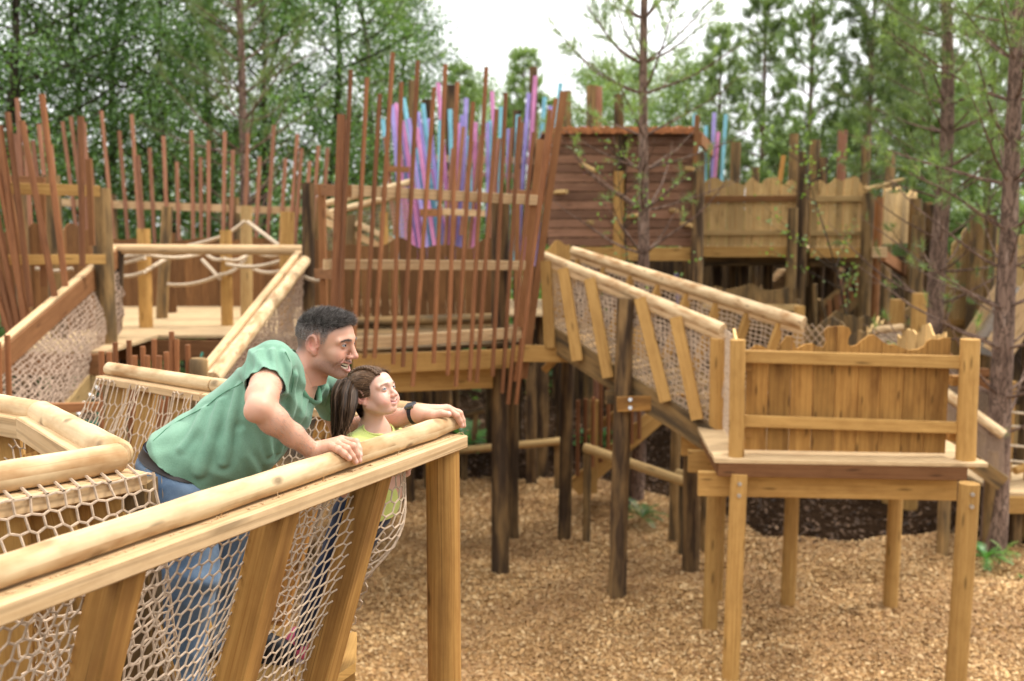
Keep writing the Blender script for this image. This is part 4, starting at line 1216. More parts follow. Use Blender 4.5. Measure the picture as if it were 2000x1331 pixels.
# ------------------------------------------------------------------ timber hut
def hut():
    T = thing('plank_hut', 'dark red brown hut of level boards with orange tile edge behind the net ramp', 'hut', (2.2, 16, 0))
    Y = 15.2
    zb, zt = at(1200, 482, Y).z, at(1200, 266, Y).z
    x0, x1, x2, x3 = at(1070, 400, Y).x, at(1199, 400, Y).x, at(1222, 400, Y).x, at(1352, 400, Y).x
    n = 12; h = (zt - zb) / n
    for i in range(n):
        z = zb + (i + .5) * h
        for a, b in ((x0, x1), (x2, x3)):
            part(T, 'plank', 'hutplank', lambda m: m.beam((a, Y + random.uniform(-.012, .012), z), (b, Y, z), .03, h - .012, (0, 0, 1)))
    # side and back
    for i in range(n):
        z = zb + (i + .5) * h
        part(T, 'plank', 'hutplank', lambda m: m.beam((x3 - .02, Y + .03, z), (x3 + .45, Y + 2.1, z), .03, h - .012))
    part(T, 'back_wall', 'dark', lambda m: m.prism([(x0, zb), (x3 + .4, zb), (x3 + .4, zt), (x0, zt)], (0, Y + 2.2, 0), (1, 0, 0), (0, 0, 1), .04))
    # recessed dark strip and the pale half-round post in it
    part(T, 'recess', 'dark', lambda m: m.prism([(x1, zb), (x2, zb), (x2, zt), (x1, zt)], (0, Y + .06, 0), (1, 0, 0), (0, 0, 1), .03))
    logp(T, 'half_post', 'yellow', at(1208, 520, Y - .05), at(1209, 335, Y - .05), .085, .08, n=14)
    logp(T, 'post', 'dark', at(1209, 335, Y - .03), at(1209, 185, Y - .03), .075, n=12)
    logp(T, 'post', 'dark', (at(1362, 500, Y - .2).x, Y - .2, -.3), at(1365, 300, Y - .2), .1, .09, n=14, seg=8, wob=.04)
    logp(T, 'post', 'redbeam', at(1358, 320, Y - .25), at(1362, 225, Y - .25), .04, n=8)
    beamp(T, 'bearer', 'yellow', at(1085, 496, Y - .05), at(1352, 497, Y - .05), .08, .2)
    # roof with clay tile ends
    rt = zt + .02
    part(T, 'roof', 'hutplank', lambda m: m.prism([(x0 - .1, Y - .12), (x3 + .1, Y - .12), (x3 + .6, Y + 2.3), (x0 - .1, Y + 2.3)], (0, 0, rt + .02), (1, 0, 0), (0, 1, 0), .04))
    for i in range(24):
        xa = lerp(x0, x3, i / 24)
        part(T, 'tile', 'terracotta', lambda m: m.log((xa + .05, Y - .17, rt + .045 + .012 * (i % 2)), (xa + .05, Y + .5, rt + .1), .052 + .008 * (i % 3 == 0), n=10, seg=2, wob=.05), True)
    beamp(T, 'barge_board', 'redbeam', at(1367, 270, Y - .1), (x3 + .72, Y + 2.2, zt - .06), .05, .2)
    # short climbing pegs
    for px, py, ln in ((1134, 320, (.2, -.12)), (1084, 376, (.16, 0)), (1148, 435, (.05, 0)), (1225, 425, (.2, .04)), (1330, 437, (.12, -.03)), (1340, 330, (.08, -.02)), (1250, 335, (.04, -.06)), (1310, 412, (.05, 0))):
        a = at(px, py, Y); logp(T, 'peg', 'palefence', a + Vector((0, .02, 0)), a + Vector((ln[0], -.26, ln[1])), .038, .034, n=10)
    for px, yy in ((1100, 16.5), (1225, 15.3), (1340, 17)):
        g = at(px, 600, yy); logp(T, 'leg', 'dark', (g.x, yy, -.3), (g.x, yy, zb), .1, n=12)
    return T
hut()

# ------------------------------------------------------------------ fenced walkway right of the hut
def back_walkway():
    T = thing('fenced_walkway', 'high walkway behind pale upright boards with scalloped tops, right of the hut', 'walkway', (4.6, 17.6, 0))
    Y = 17.0
    def panel(pa, pb, top, sd_, n, amp, mt='palefence', per=.5, z0=None):
        a, b = at(*pa), at(*pb); zz = a.z
        b.z = a.z if z0 is None else z0
        f = wavy(sd_, at(pa[0], top, pa[2]).z - zz, amp, per); L = (b - a).length
        for i in range(n):
            x0 = L * i / n
            part(T, 'plank', mt, lambda m: planks(m, a + (b - a).normalized() * x0, b - a, L / n, L / n, lambda x: f(x + x0) + .02 * ((i * 7) % 3), step=.025, gap=.012))
    panel((1366, 484, Y), (1556, 484, Y), 356, 12, 11, .085, per=.33)
    panel((1580, 484, Y), (1690, 484, Y), 355, 19, 7, .085, per=.33)
    panel((1722, 478, Y + .2), (1786, 478, 19.2), 372, 9, 6, .1)
    beamp(T, 'rail', 'brownplank', at(1366, 389, Y - .04), at(1556, 388, Y - .04), .05, .1)
    beamp(T, 'rail', 'palefence', at(1582, 389, Y - .04), at(1690, 388, Y - .04), .05, .1)
    beamp(T, 'rail', 'palefence', at(1366, 455, Y - .04), at(1545, 455, Y - .04), .05, .08)
    beamp(T, 'rail', 'palefence', at(1582, 456, Y - .04), at(1690, 456, Y - .04), .05, .08)
    beamp(T, 'bearer', 'yellow', at(1366, 492, Y - .12), at(1545, 492, Y - .12), .08, .18)
    beamp(T, 'bearer', 'yellow', at(1582, 494, Y - .12), at(1692, 494, Y - .12), .08, .17)
    beamp(T, 'bearer', 'olive', at(1375, 510, Y + .4), at(1545, 510, Y + .4), .08, .17)
    beamp(T, 'bearer', 'olive', at(1580, 512, Y + .3), at(1700, 512, Y + .3), .08, .17)
    beamp(T, 'bearer', 'redbeam', at(1725, 500, Y + .1), at(1790, 545, 19.2), .08, .2)
    beamp(T, 'bearer', 'batten', at(1703, 493, Y - .3), at(1731, 493, Y - .3), .1, .17)
    for i in range(9):
        beamp(T, 'deck_board', 'deck', (at(1366, 486, Y).x, Y + .1 + i * .24, at(1366, 486, Y).z), (at(1700, 486, Y).x, Y + .1 + i * .24, at(1366, 486, Y).z), .23, .04)
    for px, py, yy, r, mt in ((1549, 406, Y - .5, .085, 'olive'), (1570, 296, Y - .2, .1, 'dark'), (1697, 378, Y - .2, .1, 'olive'), (1716, 385, Y + .2, .08, 'redbeam'), (1789, 388, 18, .11, 'olive'), (1812, 395, 18.4, .09, 'olive'), (1822, 400, 18.2, .12, 'dark'),
                              (1437, 278, 19, .1, 'olive'), (1551, 262, 19.3, .09, 'olive'), (1592, 274, 19.2, .1, 'olive'), (1607, 308, 18.8, .1, 'dark'), (1646, 255, 19.2, .09, 'stickpale'), (1692, 265, 19.4, .09, 'olive'), (1476, 327, 19.5, .075, 'olive'), (1740, 300, 20, .1, 'olive'),
                              (1626, 500, 18.4, .14, 'dark'), (1500, 500, 18.8, .1, 'dark'), (1450, 500, 18.5, .12, 'dark'), (1400, 500, 19, .1, 'dark')):
        g = at(px, py, yy); logp(T, 'post', mt, (g.x, yy, -.3), g, r * 1.03, r * .97, n=14, seg=8, wob=.03)
    beamp(T, 'slat', 'orange', at(1519, 385, 18.6), at(1530, 304, 18.6), .08, .05, up=(0, 1, 0))
    logp(T, 'driftwood', 'palefence', at(1690, 372, Y - .3), at(1765, 350, Y), .05, .03, n=8, seg=4, wob=.1)
    # void below: dark sheet standing in for the shade between the posts
    part(T, 'shade_backing', 'dark', lambda m: m.prism([(at(1080, 500, 20.4).x, -.2), (at(2080, 500, 20.4).x, -.2), (at(2080, 500, 20.4).x, at(1200, 500, 20.4).z), (at(1080, 500, 20.4).x, at(1200, 500, 20.4).z)], (0, 20.4, 0), (1, 0, 0), (0, 0, 1), .05, tint=-1.0))
    return T
back_walkway()

def low_fences():
    Y = 16.0
    T = thing('wavy_board_fence', 'low olive board fence with scalloped top under the high walkway', 'fence', (4.0, Y, 0))
    def panel(T_, pa, pb, top, sd_, n, amp, mt='palefence', per=.5):
        a, b = at(*pa), at(*pb); b.z = a.z
        f = wavy(sd_, at(pa[0], top, pa[2]).z - a.z, amp, per); L = (b - a).length
        for i in range(n):
            x0 = L * i / n
            part(T_, 'plank', mt, lambda m: planks(m, a + (b - a).normalized() * x0, b - a, L / n, L / n, lambda x: f(x + x0), step=.025))
    panel(T, (1360, 660, Y), (1552, 660, Y), 563, 17, 9, .07, 'olive', .6)
    beamp(T, 'rail', 'palefence', at(1360, 598, Y - .05), at(1560, 602, Y - .05), .05, .1)
    beamp(T, 'rail', 'olive', at(1360, 640, Y - .05), at(1560, 640, Y - .05), .05, .1)
    for px in (1365, 1460, 1556):
        g = at(px, 585, Y + .08); logp(T, 'post', 'olive', (g.x, Y + .08, -.3), g, .06, n=10)
    T2 = thing('curly_board_fence', 'curving brown board fence with puzzle-like tops just beyond the right lookout platform', 'fence', (4.3, 13.5, 0))
    for pa, pb, top, sd_, n, amp, mt in (((1568, 760, 13.2), (1690, 760, 12.4), 632, 41, 7, .15, 'olive'), ((1578, 760, 14.2), (1800, 760, 14.4), 622, 43, 11, .17, 'olive'), ((1690, 760, 12.4), (1722, 760, 13.6), 640, 47, 3, .08, 'palefence')):
        panel(T2, pa, pb, top, sd_, n, amp, mt, .42)
    for px, py, Y_, r in ((1753, 585, 13.6, .1), (1797, 573, 13.2, .095), (1562, 598, 14, .075)):
        g = at(px, py, Y_); logp(T2, 'log_post', 'yellow', (g.x, Y_, -.3), g, r, n=14, seg=5)
    beamp(T2, 'slat', 'palefence', at(1782, 690, 13.5), at(1790, 590, 13.5), .12, .03, up=(0, 1, 0))
    # netted drum
    a, b = at(1706, 646, 12.6), at(1760, 640, 12.9)
    logp(T2, 'drum_log', 'batten', a, b, .05, n=12)
    part(T2, 'net', 'net', lambda m: net(m, lambda u, v: lerp(a, b, u) + Vector((-.04 * v, -.1 * math.sin(v * 2), -.42 * v)), 14, 12, .014, 'hex', .2, 4, .01), True)
    part(T2, 'drum_side', 'palefence', lambda m: m.prism([(0, 0), ((b - a).length, 0), ((b - a).length, -.45), (0, -.45)], a + Vector((0, .12, 0)), b - a, (0, 0, 1), .03))
    # slanting stair under the walkway
    T3 = thing('board_stair', 'dark wooden stair with plank sides climbing under the high walkway', 'stair', (5.5, 17.2, 0))
    for Y_ in (17.3, 18.2):
        beamp(T3, 'stringer', 'olive', at(1600, 650, Y_), at(1700, 560, Y_), .06, .2)
        beamp(T3, 'handrail', 'olive', at(1600, 600, Y_), at(1690, 525, Y_), .05, .09)
    for i in range(9):
        t = (i + .5) / 9; a, b = lerp(at(1600, 650, 17.3), at(1700, 560, 17.3), t), lerp(at(1600, 650, 18.2), at(1700, 560, 18.2), t)
        beamp(T3, 'tread', 'redbeam', a, b, .2, .04)
    for i in range(7):
        t = (i + .5) / 7; a = lerp(at(1600, 645, 17.28), at(1700, 555, 17.28), t); b = lerp(at(1600, 602, 17.28), at(1690, 527, 17.28), t)
        beamp(T3, 'picket', 'redbeam', a, b, .04, .08, up=(1, 0, 0))
    beamp(T3, 'board', 'olive', at(1592, 640, 15.4), at(1592, 555, 15.4), .12, .04, up=(1, 0, 0)); beamp(T3, 'board', 'olive', at(1615, 640, 15.6), at(1600, 585, 15.6), .2, .04, up=(1, 0, 0))
    # stack of pale sawn boards lying beyond
    T4 = thing('timber_stack', 'heap of fresh pale sawn boards lying under the high walkway', 'timber', (5.0, 19.4, 0))
    for i in range(9):
        y0 = 571 - i * 5.2; sx = 4 + i * 5.4
        beamp(T4, 'board', 'batten', at(1478 + sx, y0, 19.4 + (i % 2) * .05), at(1592, y0 - 2, 19.5), .4, .05, tint=.3)
    beamp(T4, 'board', 'batten', at(1577, 560, 19.2), at(1577, 522, 19.2), .14, .05, up=(1, 0, 0), tint=.3)
    beamp(T4, 'board', 'batten', at(1612, 528, 19.2), at(1645, 528, 19.2), .3, .06, tint=.3)
    for i in range(5):
        beamp(T4, 'bearer', 'dark', at(1530 + i * 15, 640, 19.5), at(1530 + i * 15, 572, 19.5), .1, .1, up=(1, 0, 0))
low_fences()

# ------------------------------------------------------------------ right hand side
def right_side():
    T = thing('tall_board_wall', 'tall pale board wall with jagged top half hidden behind the two pine trunks at right', 'wall', (6.8, 15.4, 0))
    Y = 15.3
    tops = [500, 478, 455, 470, 440, 452, 482, 520, 470, 430, 455]
    for i, tp in enumerate(tops):
        x0, x1 = 1830 + i * 17.5, 1830 + (i + 1) * 17.5 - .8
        a = at(x0, 720, Y); wv = at(x1, 720, Y).x - a.x
        h = at(x0, tp, Y).z - a.z
        part(T, 'plank', 'palefence', lambda m: m.prism([(0, -1.2), (wv, -1.2), (wv, h + random.uniform(-.1, .1)), (wv * .5, h + .08), (0, h)], a, (1, 0, 0), (0, 0, 1), .03))
    for y in (630, 700): beamp(T, 'rail', 'yellow', at(1830, y, Y - .05), at(2030, y, Y - .05), .05, .1)
    for px, r, mt in ((1912, .12, 'olive'), (1935, .1, 'olive'), (1795, .1, 'olive')):
        g = at(px, 420, Y - .25); logp(T, 'post', mt, (g.x, g.y, -.3), g, r, n=12, seg=6, wob=.04)
    # crooked pale window board
    beamp(T, 'window_sill', 'batten', at(1895, 588, Y - .1), at(1928, 566, Y - .1), .06, .05)
    part(T, 'window', 'dark', lambda m: m.prism([(0, 0), (.24, .1), (.2, .24), (.02, .18)], at(1896, 585, Y - .03), (1, 0, 0), (0, 0, 1), .02, tint=-.8))
    T1 = thing('pale_slide', 'wide pale sloping chute board at the right edge behind the pine trunk', 'slide', (6.9, 13.6, 0))
    a, b = at(1945, 692, 13.6), at(2030, 560, 13.6)
    part(T1, 'side_board', 'batten', lambda m: m.beam(a, b, .05, .42, (0, 0, 1)))
    part(T1, 'side_board', 'batten', lambda m: m.beam(a + Vector((.1, .9, 0)), b + Vector((.1, .9, 0)), .05, .42, (0, 0, 1)))
    part(T1, 'chute', 'steel', lambda m: m.beam(a + Vector((0, .45, -.05)), b + Vector((0, .45, -.05)), .86, .03, (0, 0, 1)))
    g = at(2015, 600, 13.9); logp(T1, 'leg', 'dark', (g.x, 13.9, -.3), (g.x, 13.9, g.z), .08, n=12)
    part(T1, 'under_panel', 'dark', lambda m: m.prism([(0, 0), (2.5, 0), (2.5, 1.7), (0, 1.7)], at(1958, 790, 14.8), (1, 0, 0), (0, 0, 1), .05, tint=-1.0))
    T2 = thing('cord_ladder_deck', 'low plank deck with cord railings at the right edge beside the front pine', 'deck', (6.3, 12, 0))
    z = at(1985, 945, 11.9).z
    for i in range(7):
        beamp(T2, 'deck_board', 'deck', (at(1955, 950, 11.4).x, 11.5 + i * .2, z), (at(1955, 950, 11.4).x + 2.0, 11.5 + i * .2, z), .19, .04)
    beamp(T2, 'fascia', 'yellow', (at(1955, 950, 11.4).x, 11.38, z - .12), (at(1955, 950, 11.4).x + 2, 11.38, z - .12), .05, .2)
    for px, py, Y_ in ((1976, 745, 12.0), (1966, 770, 11.6), (2020, 740, 12)):
        g = at(px, py, Y_); logp(T2, 'post', 'yellow', (g.x, Y_, -.3), g, .055, n=12)
    for y in (805, 832, 870, 900):
        part(T2, 'cord', 'rope', lambda m: m.tube([at(1970 + i * 8, y + i * .8, 11.8) for i in range(8)], .016, 6), True)
        
    logp(T2, 'low_rail', 'yellow', at(1982, 920, 11.8), at(2030, 905, 11.9), .05, n=10)
    logp(T2, 'leg', 'dark', (at(1990, 900, 11.6).x, 11.6, -.3), (at(1990, 900, 11.6).x, 11.6, z), .08, n=12)
    # net slope behind the right lookout platform
    T3 = thing('net_slope', 'dark net ramp with pale log edge between the right lookout platform and the front pine', 'ramp', (5.6, 11.4, 0))
    a, b = at(1842, 765, 11.2), at(1960, 850, 10.9)
    logp(T3, 'handrail', 'peeled', a, b, .06, n=14, seg=6)
    a1, b1 = at(1842, 860, 11.2), at(1960, 945, 10.9)
    part(T3, 'net', 'net_dk', lambda m: net(m, lambda u, v: lerp(lerp(a, b, u), lerp(a1, b1, u), v), 26, 18, .006, 'square', 0, 3), True)
    c, d = at(1842, 690, 12.2), at(1945, 765, 11.9)
    part(T3, 'net', 'net_dk', lambda m: net(m, lambda u, v: lerp(lerp(c, d, u), lerp(c, d, u) + Vector((0, 0, -.6)), v), 24, 18, .006, 'square', 0, 3), True)
    beamp(T3, 'rail', 'redbeam', c, d, .05, .1)
    beamp(T3, 'stringer', 'olive', a1, b1, .06, .18)
    beamp(T3, 'block', 'redbeam', at(1880, 728, 12), at(1930, 728, 12), .06, .1)
    for px in (1850, 1940):
        g = at(px, 880, 11.3); logp(T3, 'post', 'olive', (g.x, 11.3, -.3), (g.x, 11.3, g.z), .07, n=12)
right_side()

# ------------------------------------------------------------------ pieces lying and standing under the tower
def understory():
    T = thing('picket_stair', 'short stair with rust brown pickets under the net ramp, beside its charred post', 'stair', (1.9, 13, 0))
    Y = 12.9
    for yy in (Y, Y + .9):
        beamp(T, 'stringer', 'yellow', at(1120, 955, yy), at(1292, 805, yy), .06, .24)
        beamp(T, 'handrail', 'yellow', at(1150, 848, yy), at(1262, 765, yy), .06, .1)
    for i in range(8):
        t = (i + .5) / 8; beamp(T, 'tread', 'deck', lerp(at(1125, 955, Y), at(1290, 808, Y), t), lerp(at(1125, 955, Y + .9), at(1290, 808, Y + .9), t), .22, .04)
    beamp(T, 'newel', 'yellow', at(1159, 962, Y - .05), at(1161, 782, Y - .05), .12, .1, up=(1, 0, 0))
    for i in range(9):
        px = 1128 + i * 15
        logp(T, 'picket', 'stick', at(px, 930 - i * 9, Y - .1), at(px + 1, 782 - i * 12 + (i % 3) * 9, Y - .1), .028, n=8, seg=2)
    for (a, b, r, Y_, lab) in (((898, 880), (1098, 862), .055, 14.6, 'pale round log barrier behind the tower posts at left'), ((1140, 874), (1345, 944), .06, 12.0, 'pale round log barrier sloping right behind the charred ramp post')):
        p, q = at(*a, Y_), at(*b, Y_ - .5)
        L = thing('log_barrier', lab, 'log rail', (p.x, p.y, 0))
        logp(L, 'log', 'palefence', p, q, r, n=14, seg=6, wob=.03, round_end=True)
        for f in (.04, .96):
            c = lerp(p, q, f); logp(L, 'stake', 'olive', (c.x, c.y + .08, -.3), (c.x, c.y + .08, c.z + .04), .05, n=10)
    p, q = at(1320, 925, 11.8), at(1380, 935, 11.6)
    L = thing('log_barrier', 'short stub of log barrier just left of the right lookout platform', 'log rail', (p.x, p.y, 0))
    logp(L, 'log', 'palefence', p, q, .06, n=14, round_end=True)
    c = q; logp(L, 'stake', 'olive', (c.x, c.y + .08, -.3), (c.x, c.y + .08, c.z), .05, n=10)
    p, q = at(880, 820, 15.5), at(945, 800, 15.5)
    o = MB(); o.log(p, q, .06, .05, n=10, seg=4, wob=.08)
    o.log(at(925, 860, 15.5), at(930, 805, 15.5), .04, n=8)
    o = o.build('fallen_branch', M['olive'], None, True); tag(o, 'short grey fallen branch propped on the dark soil left of the tower post', 'branch')
understory()
# ------------------------------------------------------------------ trees
def leaf_mat(name, dark, light, trans=.45):
    m = bpy.data.materials.new(name); m.use_nodes = True
    t = m.node_tree; t.nodes.clear()
    o = t.nodes.new('ShaderNodeOutputMaterial')
    a = nd(t, 'ShaderNodeAttribute', attribute_name='tint')
    oi = t.nodes.new('ShaderNodeObjectInfo')
    c = ramp(t, a.outputs['Fac'], [(0, dark), (.75, light), (1, tuple(min(1, x * 1.5) for x in light))])
    h = t.nodes.new('ShaderNodeHueSaturation')
    ma = t.nodes.new('ShaderNodeMath'); ma.operation = 'MULTIPLY_ADD'; ma.inputs[1].default_value = .5; ma.inputs[2].default_value = .78
    t.links.new(oi.outputs['Random'], ma.inputs[0]); t.links.new(ma.outputs[0], h.inputs['Value']); t.links.new(c, h.inputs['Color'])
    d = t.nodes.new('ShaderNodeBsdfDiffuse'); tr = t.nodes.new('ShaderNodeBsdfTranslucent'); g = t.nodes.new('ShaderNodeBsdfGlossy')
    g.inputs['Roughness'].default_value = .45
    t.links.new(h.outputs['Color'], d.inputs['Color'])
    tcx = mixc(t, 1.0, h.outputs['Color'], (1.35, 1.3, .6, 1), 'MULTIPLY'); t.links.new(tcx, tr.inputs['Color'])
    m1 = t.nodes.new('ShaderNodeMixShader'); m1.inputs[0].default_value = trans
    t.links.new(d.outputs[0], m1.inputs[1]); t.links.new(tr.outputs[0], m1.inputs[2])
    m2 = t.nodes.new('ShaderNodeMixShader'); m2.inputs[0].default_value = .06
    t.links.new(m1.outputs[0], m2.inputs[1]); t.links.new(g.outputs[0], m2.inputs[2])
    t.links.new(m2.outputs[0], o.inputs['Surface'])
    return m
ML = {
    'broad': leaf_mat('broad_leaf', (.045, .105, .03), (.135, .255, .06)),
    'birch': leaf_mat('birch_leaf', (.085, .155, .04), (.22, .34, .09)),
    'needle': leaf_mat('pine_needle', (.085, .145, .05), (.23, .33, .105), .45),
    'fresh': leaf_mat('fresh_leaf', (.12, .22, .045), (.22, .35, .09), .5),
    'fern': leaf_mat('fern_leaf', (.03, .12, .02), (.09, .25, .045)),
    'far': leaf_mat('far_leaf', (.05, .10, .035), (.13, .225, .07)),
}
def bark_mat(name, c1, c2, c3, sc=14):
    m, t, p = mat_new(name)
    tc_ = nd(t, 'ShaderNodeTexCoord'); mp_ = nd(t, 'ShaderNodeMapping'); mp_.inputs['Scale'].default_value = (1, 1, .28)
    t.links.new(tc_.outputs['Object'], mp_.inputs['Vector'])
    v = nd(t, 'ShaderNodeTexVoronoi', Scale=float(sc)); v.feature = 'DISTANCE_TO_EDGE'
    n = nd(t, 'ShaderNodeTexNoise', Scale=float(sc) * .8, Detail=6.0)
    t.links.new(mp_.outputs['Vector'], n.inputs['Vector'])
    vv = mixc(t, .25, mp_.outputs['Vector'], n.outputs['Color']); t.links.new(vv, v.inputs['Vector'])
    c = ramp(t, n.outputs['Fac'], [(.3, c1), (.6, c2), (.8, c3)])
    c = mixc(t, ramp(t, v.outputs['Distance'], [(.0, W1), (.12, K0)]), c, tuple(x * .4 for x in c1) + (1,))
    t.links.new(c, p.inputs['Base Color']); p.inputs['Roughness'].default_value = .9; p.inputs['Specular IOR Level'].default_value = .15
    bp = nd(t, 'ShaderNodeBump', Strength=.8, Distance=.015); t.links.new(v.outputs['Distance'], bp.inputs['Height']); t.links.new(bp.outputs['Normal'], p.inputs['Normal'])
    return m
MK = {'pine': bark_mat('pine_bark', (.12, .075, .055), (.23, .15, .11), (.34, .25, .2)), 'birch': bark_mat('grey_bark', (.12, .10, .08), (.24, .2, .16), (.4, .36, .3), 9),
      'dark': bark_mat('dark_bark', (.035, .027, .02), (.075, .055, .04), (.12, .09, .065))}

def leaves_mesh(name, C, size, mat, rr, ratio=.55, droop=.3):
    """one four-sided leaf at each centre"""
    C = np.asarray(C); n = len(C)
    d1 = rr.normal(0, 1, (n, 3)); d1[:, 2] -= droop; d1 /= np.linalg.norm(d1, axis=1, keepdims=True)
    d2 = np.cross(d1, rr.normal(0, 1, (n, 3))); d2 /= np.linalg.norm(d2, axis=1, keepdims=True)
    s = (size * rr.uniform(.6, 1.25, n))[:, None]
    V = np.empty((n, 4, 3))
    V[:, 0] = C - d1 * s * .5; V[:, 1] = C + d2 * s * ratio * .5; V[:, 2] = C + d1 * s * .5; V[:, 3] = C - d2 * s * ratio * .5
    tint = np.clip(rr.normal(.45, .22, n), 0, 1)
    return mesh_fast(name, V.reshape(-1, 3), np.arange(n * 4).reshape(-1, 4), mat, tint, link=False)

def needles_mesh(name, C, D, L, mat, rr, per=12, wd=.004):
    """tufts: each a spray of thin needles round a shoot"""
    C = np.repeat(np.asarray(C), per, 0); D = np.repeat(np.asarray(D), per, 0); n = len(C)
    d = D * .75 + rr.normal(0, .55, (n, 3)); d /= np.linalg.norm(d, axis=1, keepdims=True)
    C = C + D * rr.uniform(-.5, .5, (n, 1)) * L
    s = np.cross(d, rr.normal(0, 1, (n, 3))); s /= np.linalg.norm(s, axis=1, keepdims=True)
    ln = (L * rr.uniform(.7, 1.2, n))[:, None]
    V = np.empty((n, 3, 3)); V[:, 0] = C - s * wd; V[:, 1] = C + s * wd; V[:, 2] = C + d * ln
    tint = np.clip(np.repeat(rr.normal(.45, .2, n // per), per) + rr.normal(0, .1, n), 0, 1)
    return mesh_fast(name, V.reshape(-1, 3), np.arange(n * 3).reshape(-1, 3), mat, tint, link=False)

def limb(mb, rr, p, d, L, r, up=.15, wig=.25, n=6, ns=6):
    pts = [Vector(p)]; dd = Vector(d).normalized()
    for i in range(n):
        dd = (dd + Vector(rr.normal(0, wig / n * 1.5, 3)) + Vector((0, 0, up / n))).normalized()
        pts.append(pts[-1] + dd * L / n)
    mb.tube(pts, [r * (1 - .85 * i / n) for i in range(n + 1)], ns, .05, caps=False)
    return pts

def along(pts, t):
    k = min(int(t * (len(pts) - 1)), len(pts) - 2); f = t * (len(pts) - 1) - k
    return lerp(pts[k], pts[k + 1], f), (pts[k + 1] - pts[k]).normalized()

def mesh_of(mb, name, mat):
    o = mb.build(name, mat, None, True); me = o.data
    bpy.data.objects.remove(o); return me

def broad_tree(seed, h, spread, nleaf, leaf, mat, bark, low=.08, clear=0, lean=0):
    rr = np.random.default_rng(seed); mb = MB()
    tr = [Vector((0, 0, -.2))]
    n = 10
    for i in range(n):
        tr.append(Vector((rr.normal(0, .10) * (i > 1) + lean * (i / n) ** 1.4, rr.normal(0, .10), 0)) + Vector((tr[-1].x * .9, tr[-1].y * .9, h * (i + 1) / n)))
    mb.tube(tr, [.0105 * h * (1 - .9 * i / n) + .01 for i in range(n + 1)], 9, .06, caps=False)
    C = []
    NL = int(26 + h * 2.2)
    cl = []
    for k in range(NL):
        f = low + (1 - low) * (k + rr.random()) / NL
        p, _ = along(tr, min(f, .985))
        a = k * 2.4 + rr.uniform(-.5, .5)
        env = spread * (math.sin(math.pi * min(1, .16 + f * .84)) ** .8 * .9 + .12)
        L = env * rr.uniform(.65, 1.15)
        pts = limb(mb, rr, p, (math.cos(a), math.sin(a), rr.uniform(.15, .7)), L, .02 + .006 * L, up=.4)
        for q in range(7):
            t = rr.uniform(.25, 1); b, dv = along(pts, t)
            dd = Vector(rr.normal(0, 1, 3)) + dv * .8
            sp = limb(mb, rr, b, dd, rr.uniform(.3, .75) * (.6 + spread * .16), .008, up=-.15, n=3, ns=3)
            cl += [(x, .16 + .1 * rr.random()) for x in sp[1:]] + [(b, .2)]
    w_ = rr.gamma(1.4, 1, len(cl)); w_ /= w_.sum()
    idx = rr.choice(len(cl), nleaf, p=w_)
    P = np.array([tuple(c[0]) for c in cl]); S = np.array([c[1] for c in cl]) * (spread / 2.2)
    C = P[idx] + rr.normal(0, 1, (nleaf, 3)) * S[idx][:, None] * np.array([1, 1, .8])
    C = C[C[:, 2] > clear]
    return mesh_of(mb, 'trunk', bark), leaves_mesh('crown', C, leaf, mat, rr)

def pine_tree(seed, h, spread, clear, bark, mat, r0=None, tuft=.11, dens=1.0, per=12, curve=None, bare=0.0, wd=.004, topw=.25, upturn=.5):
    rr = np.random.default_rng(seed); mb = MB(); n = 14
    curve = curve or (lambda f: (0, 0))
    tr = [Vector((curve(i / n)[0], curve(i / n)[1], -.2 + (h + .2) * i / n)) for i in range(n + 1)]
    r0 = r0 or h * .011
    mb.tube(tr, [r0 * (1 - .88 * i / n) + .006 for i in range(n + 1)], 12, .06, caps=False)
    C, D = [], []
    z = max(.6, bare); wi = 0
    while z < h - .15:
        f = z / h; p, _ = along(tr, min(.99, (z + .2) / (h + .2)))
        nb = rr.integers(4, 7)
        live = z > clear
        for k in range(nb):
            a = 2 * math.pi * (k + rr.uniform(-.2, .2)) / nb + wi * .8
            L = spread * ((1 - f) ** .75 * .95 + topw * .3) * rr.uniform(.6, 1.1) * (1.0 if live else .75)
            pts = limb(mb, rr, p, (math.cos(a), math.sin(a), rr.uniform(-.05, .45) + f * .4), L, .006 + .0085 * L, up=upturn, wig=.3, n=7, ns=5)
            for q in range(int((6 + L * 7) * (1 if live else .5))):
                t = rr.uniform(.22, 1); b, dv = along(pts, t)
                sd_ = Vector(rr.normal(0, 1, 3)); sd_ = (sd_ - dv * sd_.dot(dv)).normalized()
                dd = (dv * .7 + sd_ * .8 + Vector((0, 0, .2))).normalized()
                ln = rr.uniform(.12, .42) * (1.1 - .5 * t)
                tw = limb(mb, rr, b, dd, ln, .0035, up=.25, n=3, ns=3)
                if live or rr.random() < .22:
                    for w_ in range(max(1, int(rr.poisson(2.6 * dens)))):
                        g = rr.uniform(.35, 1); c_, d_ = along(tw, g); C.append(tuple(c_)); D.append(tuple(d_))
            if live:
                for w_ in range(3): c_, d_ = along(pts, rr.uniform(.8, 1)); C.append(tuple(c_)); D.append(tuple(d_))
        z += rr.uniform(.38, .62) * (1 if f < .7 else .7); wi += 1
    return mesh_of(mb, 'trunk', bark), needles_mesh('crown', C, D, tuft, mat, rr, per, wd)

def plant_tree(name, label, cat, meshes, loc, rz, sc, group):
    o = thing(name, label, cat, loc, group)
    o.rotation_euler = (0, 0, rz); o.scale = (sc, sc, sc)
    for nm, me in zip(('trunk', 'crown'), meshes):
        c = bpy.data.objects.new(nm, me); COL.objects.link(c); c.parent = o
    return o

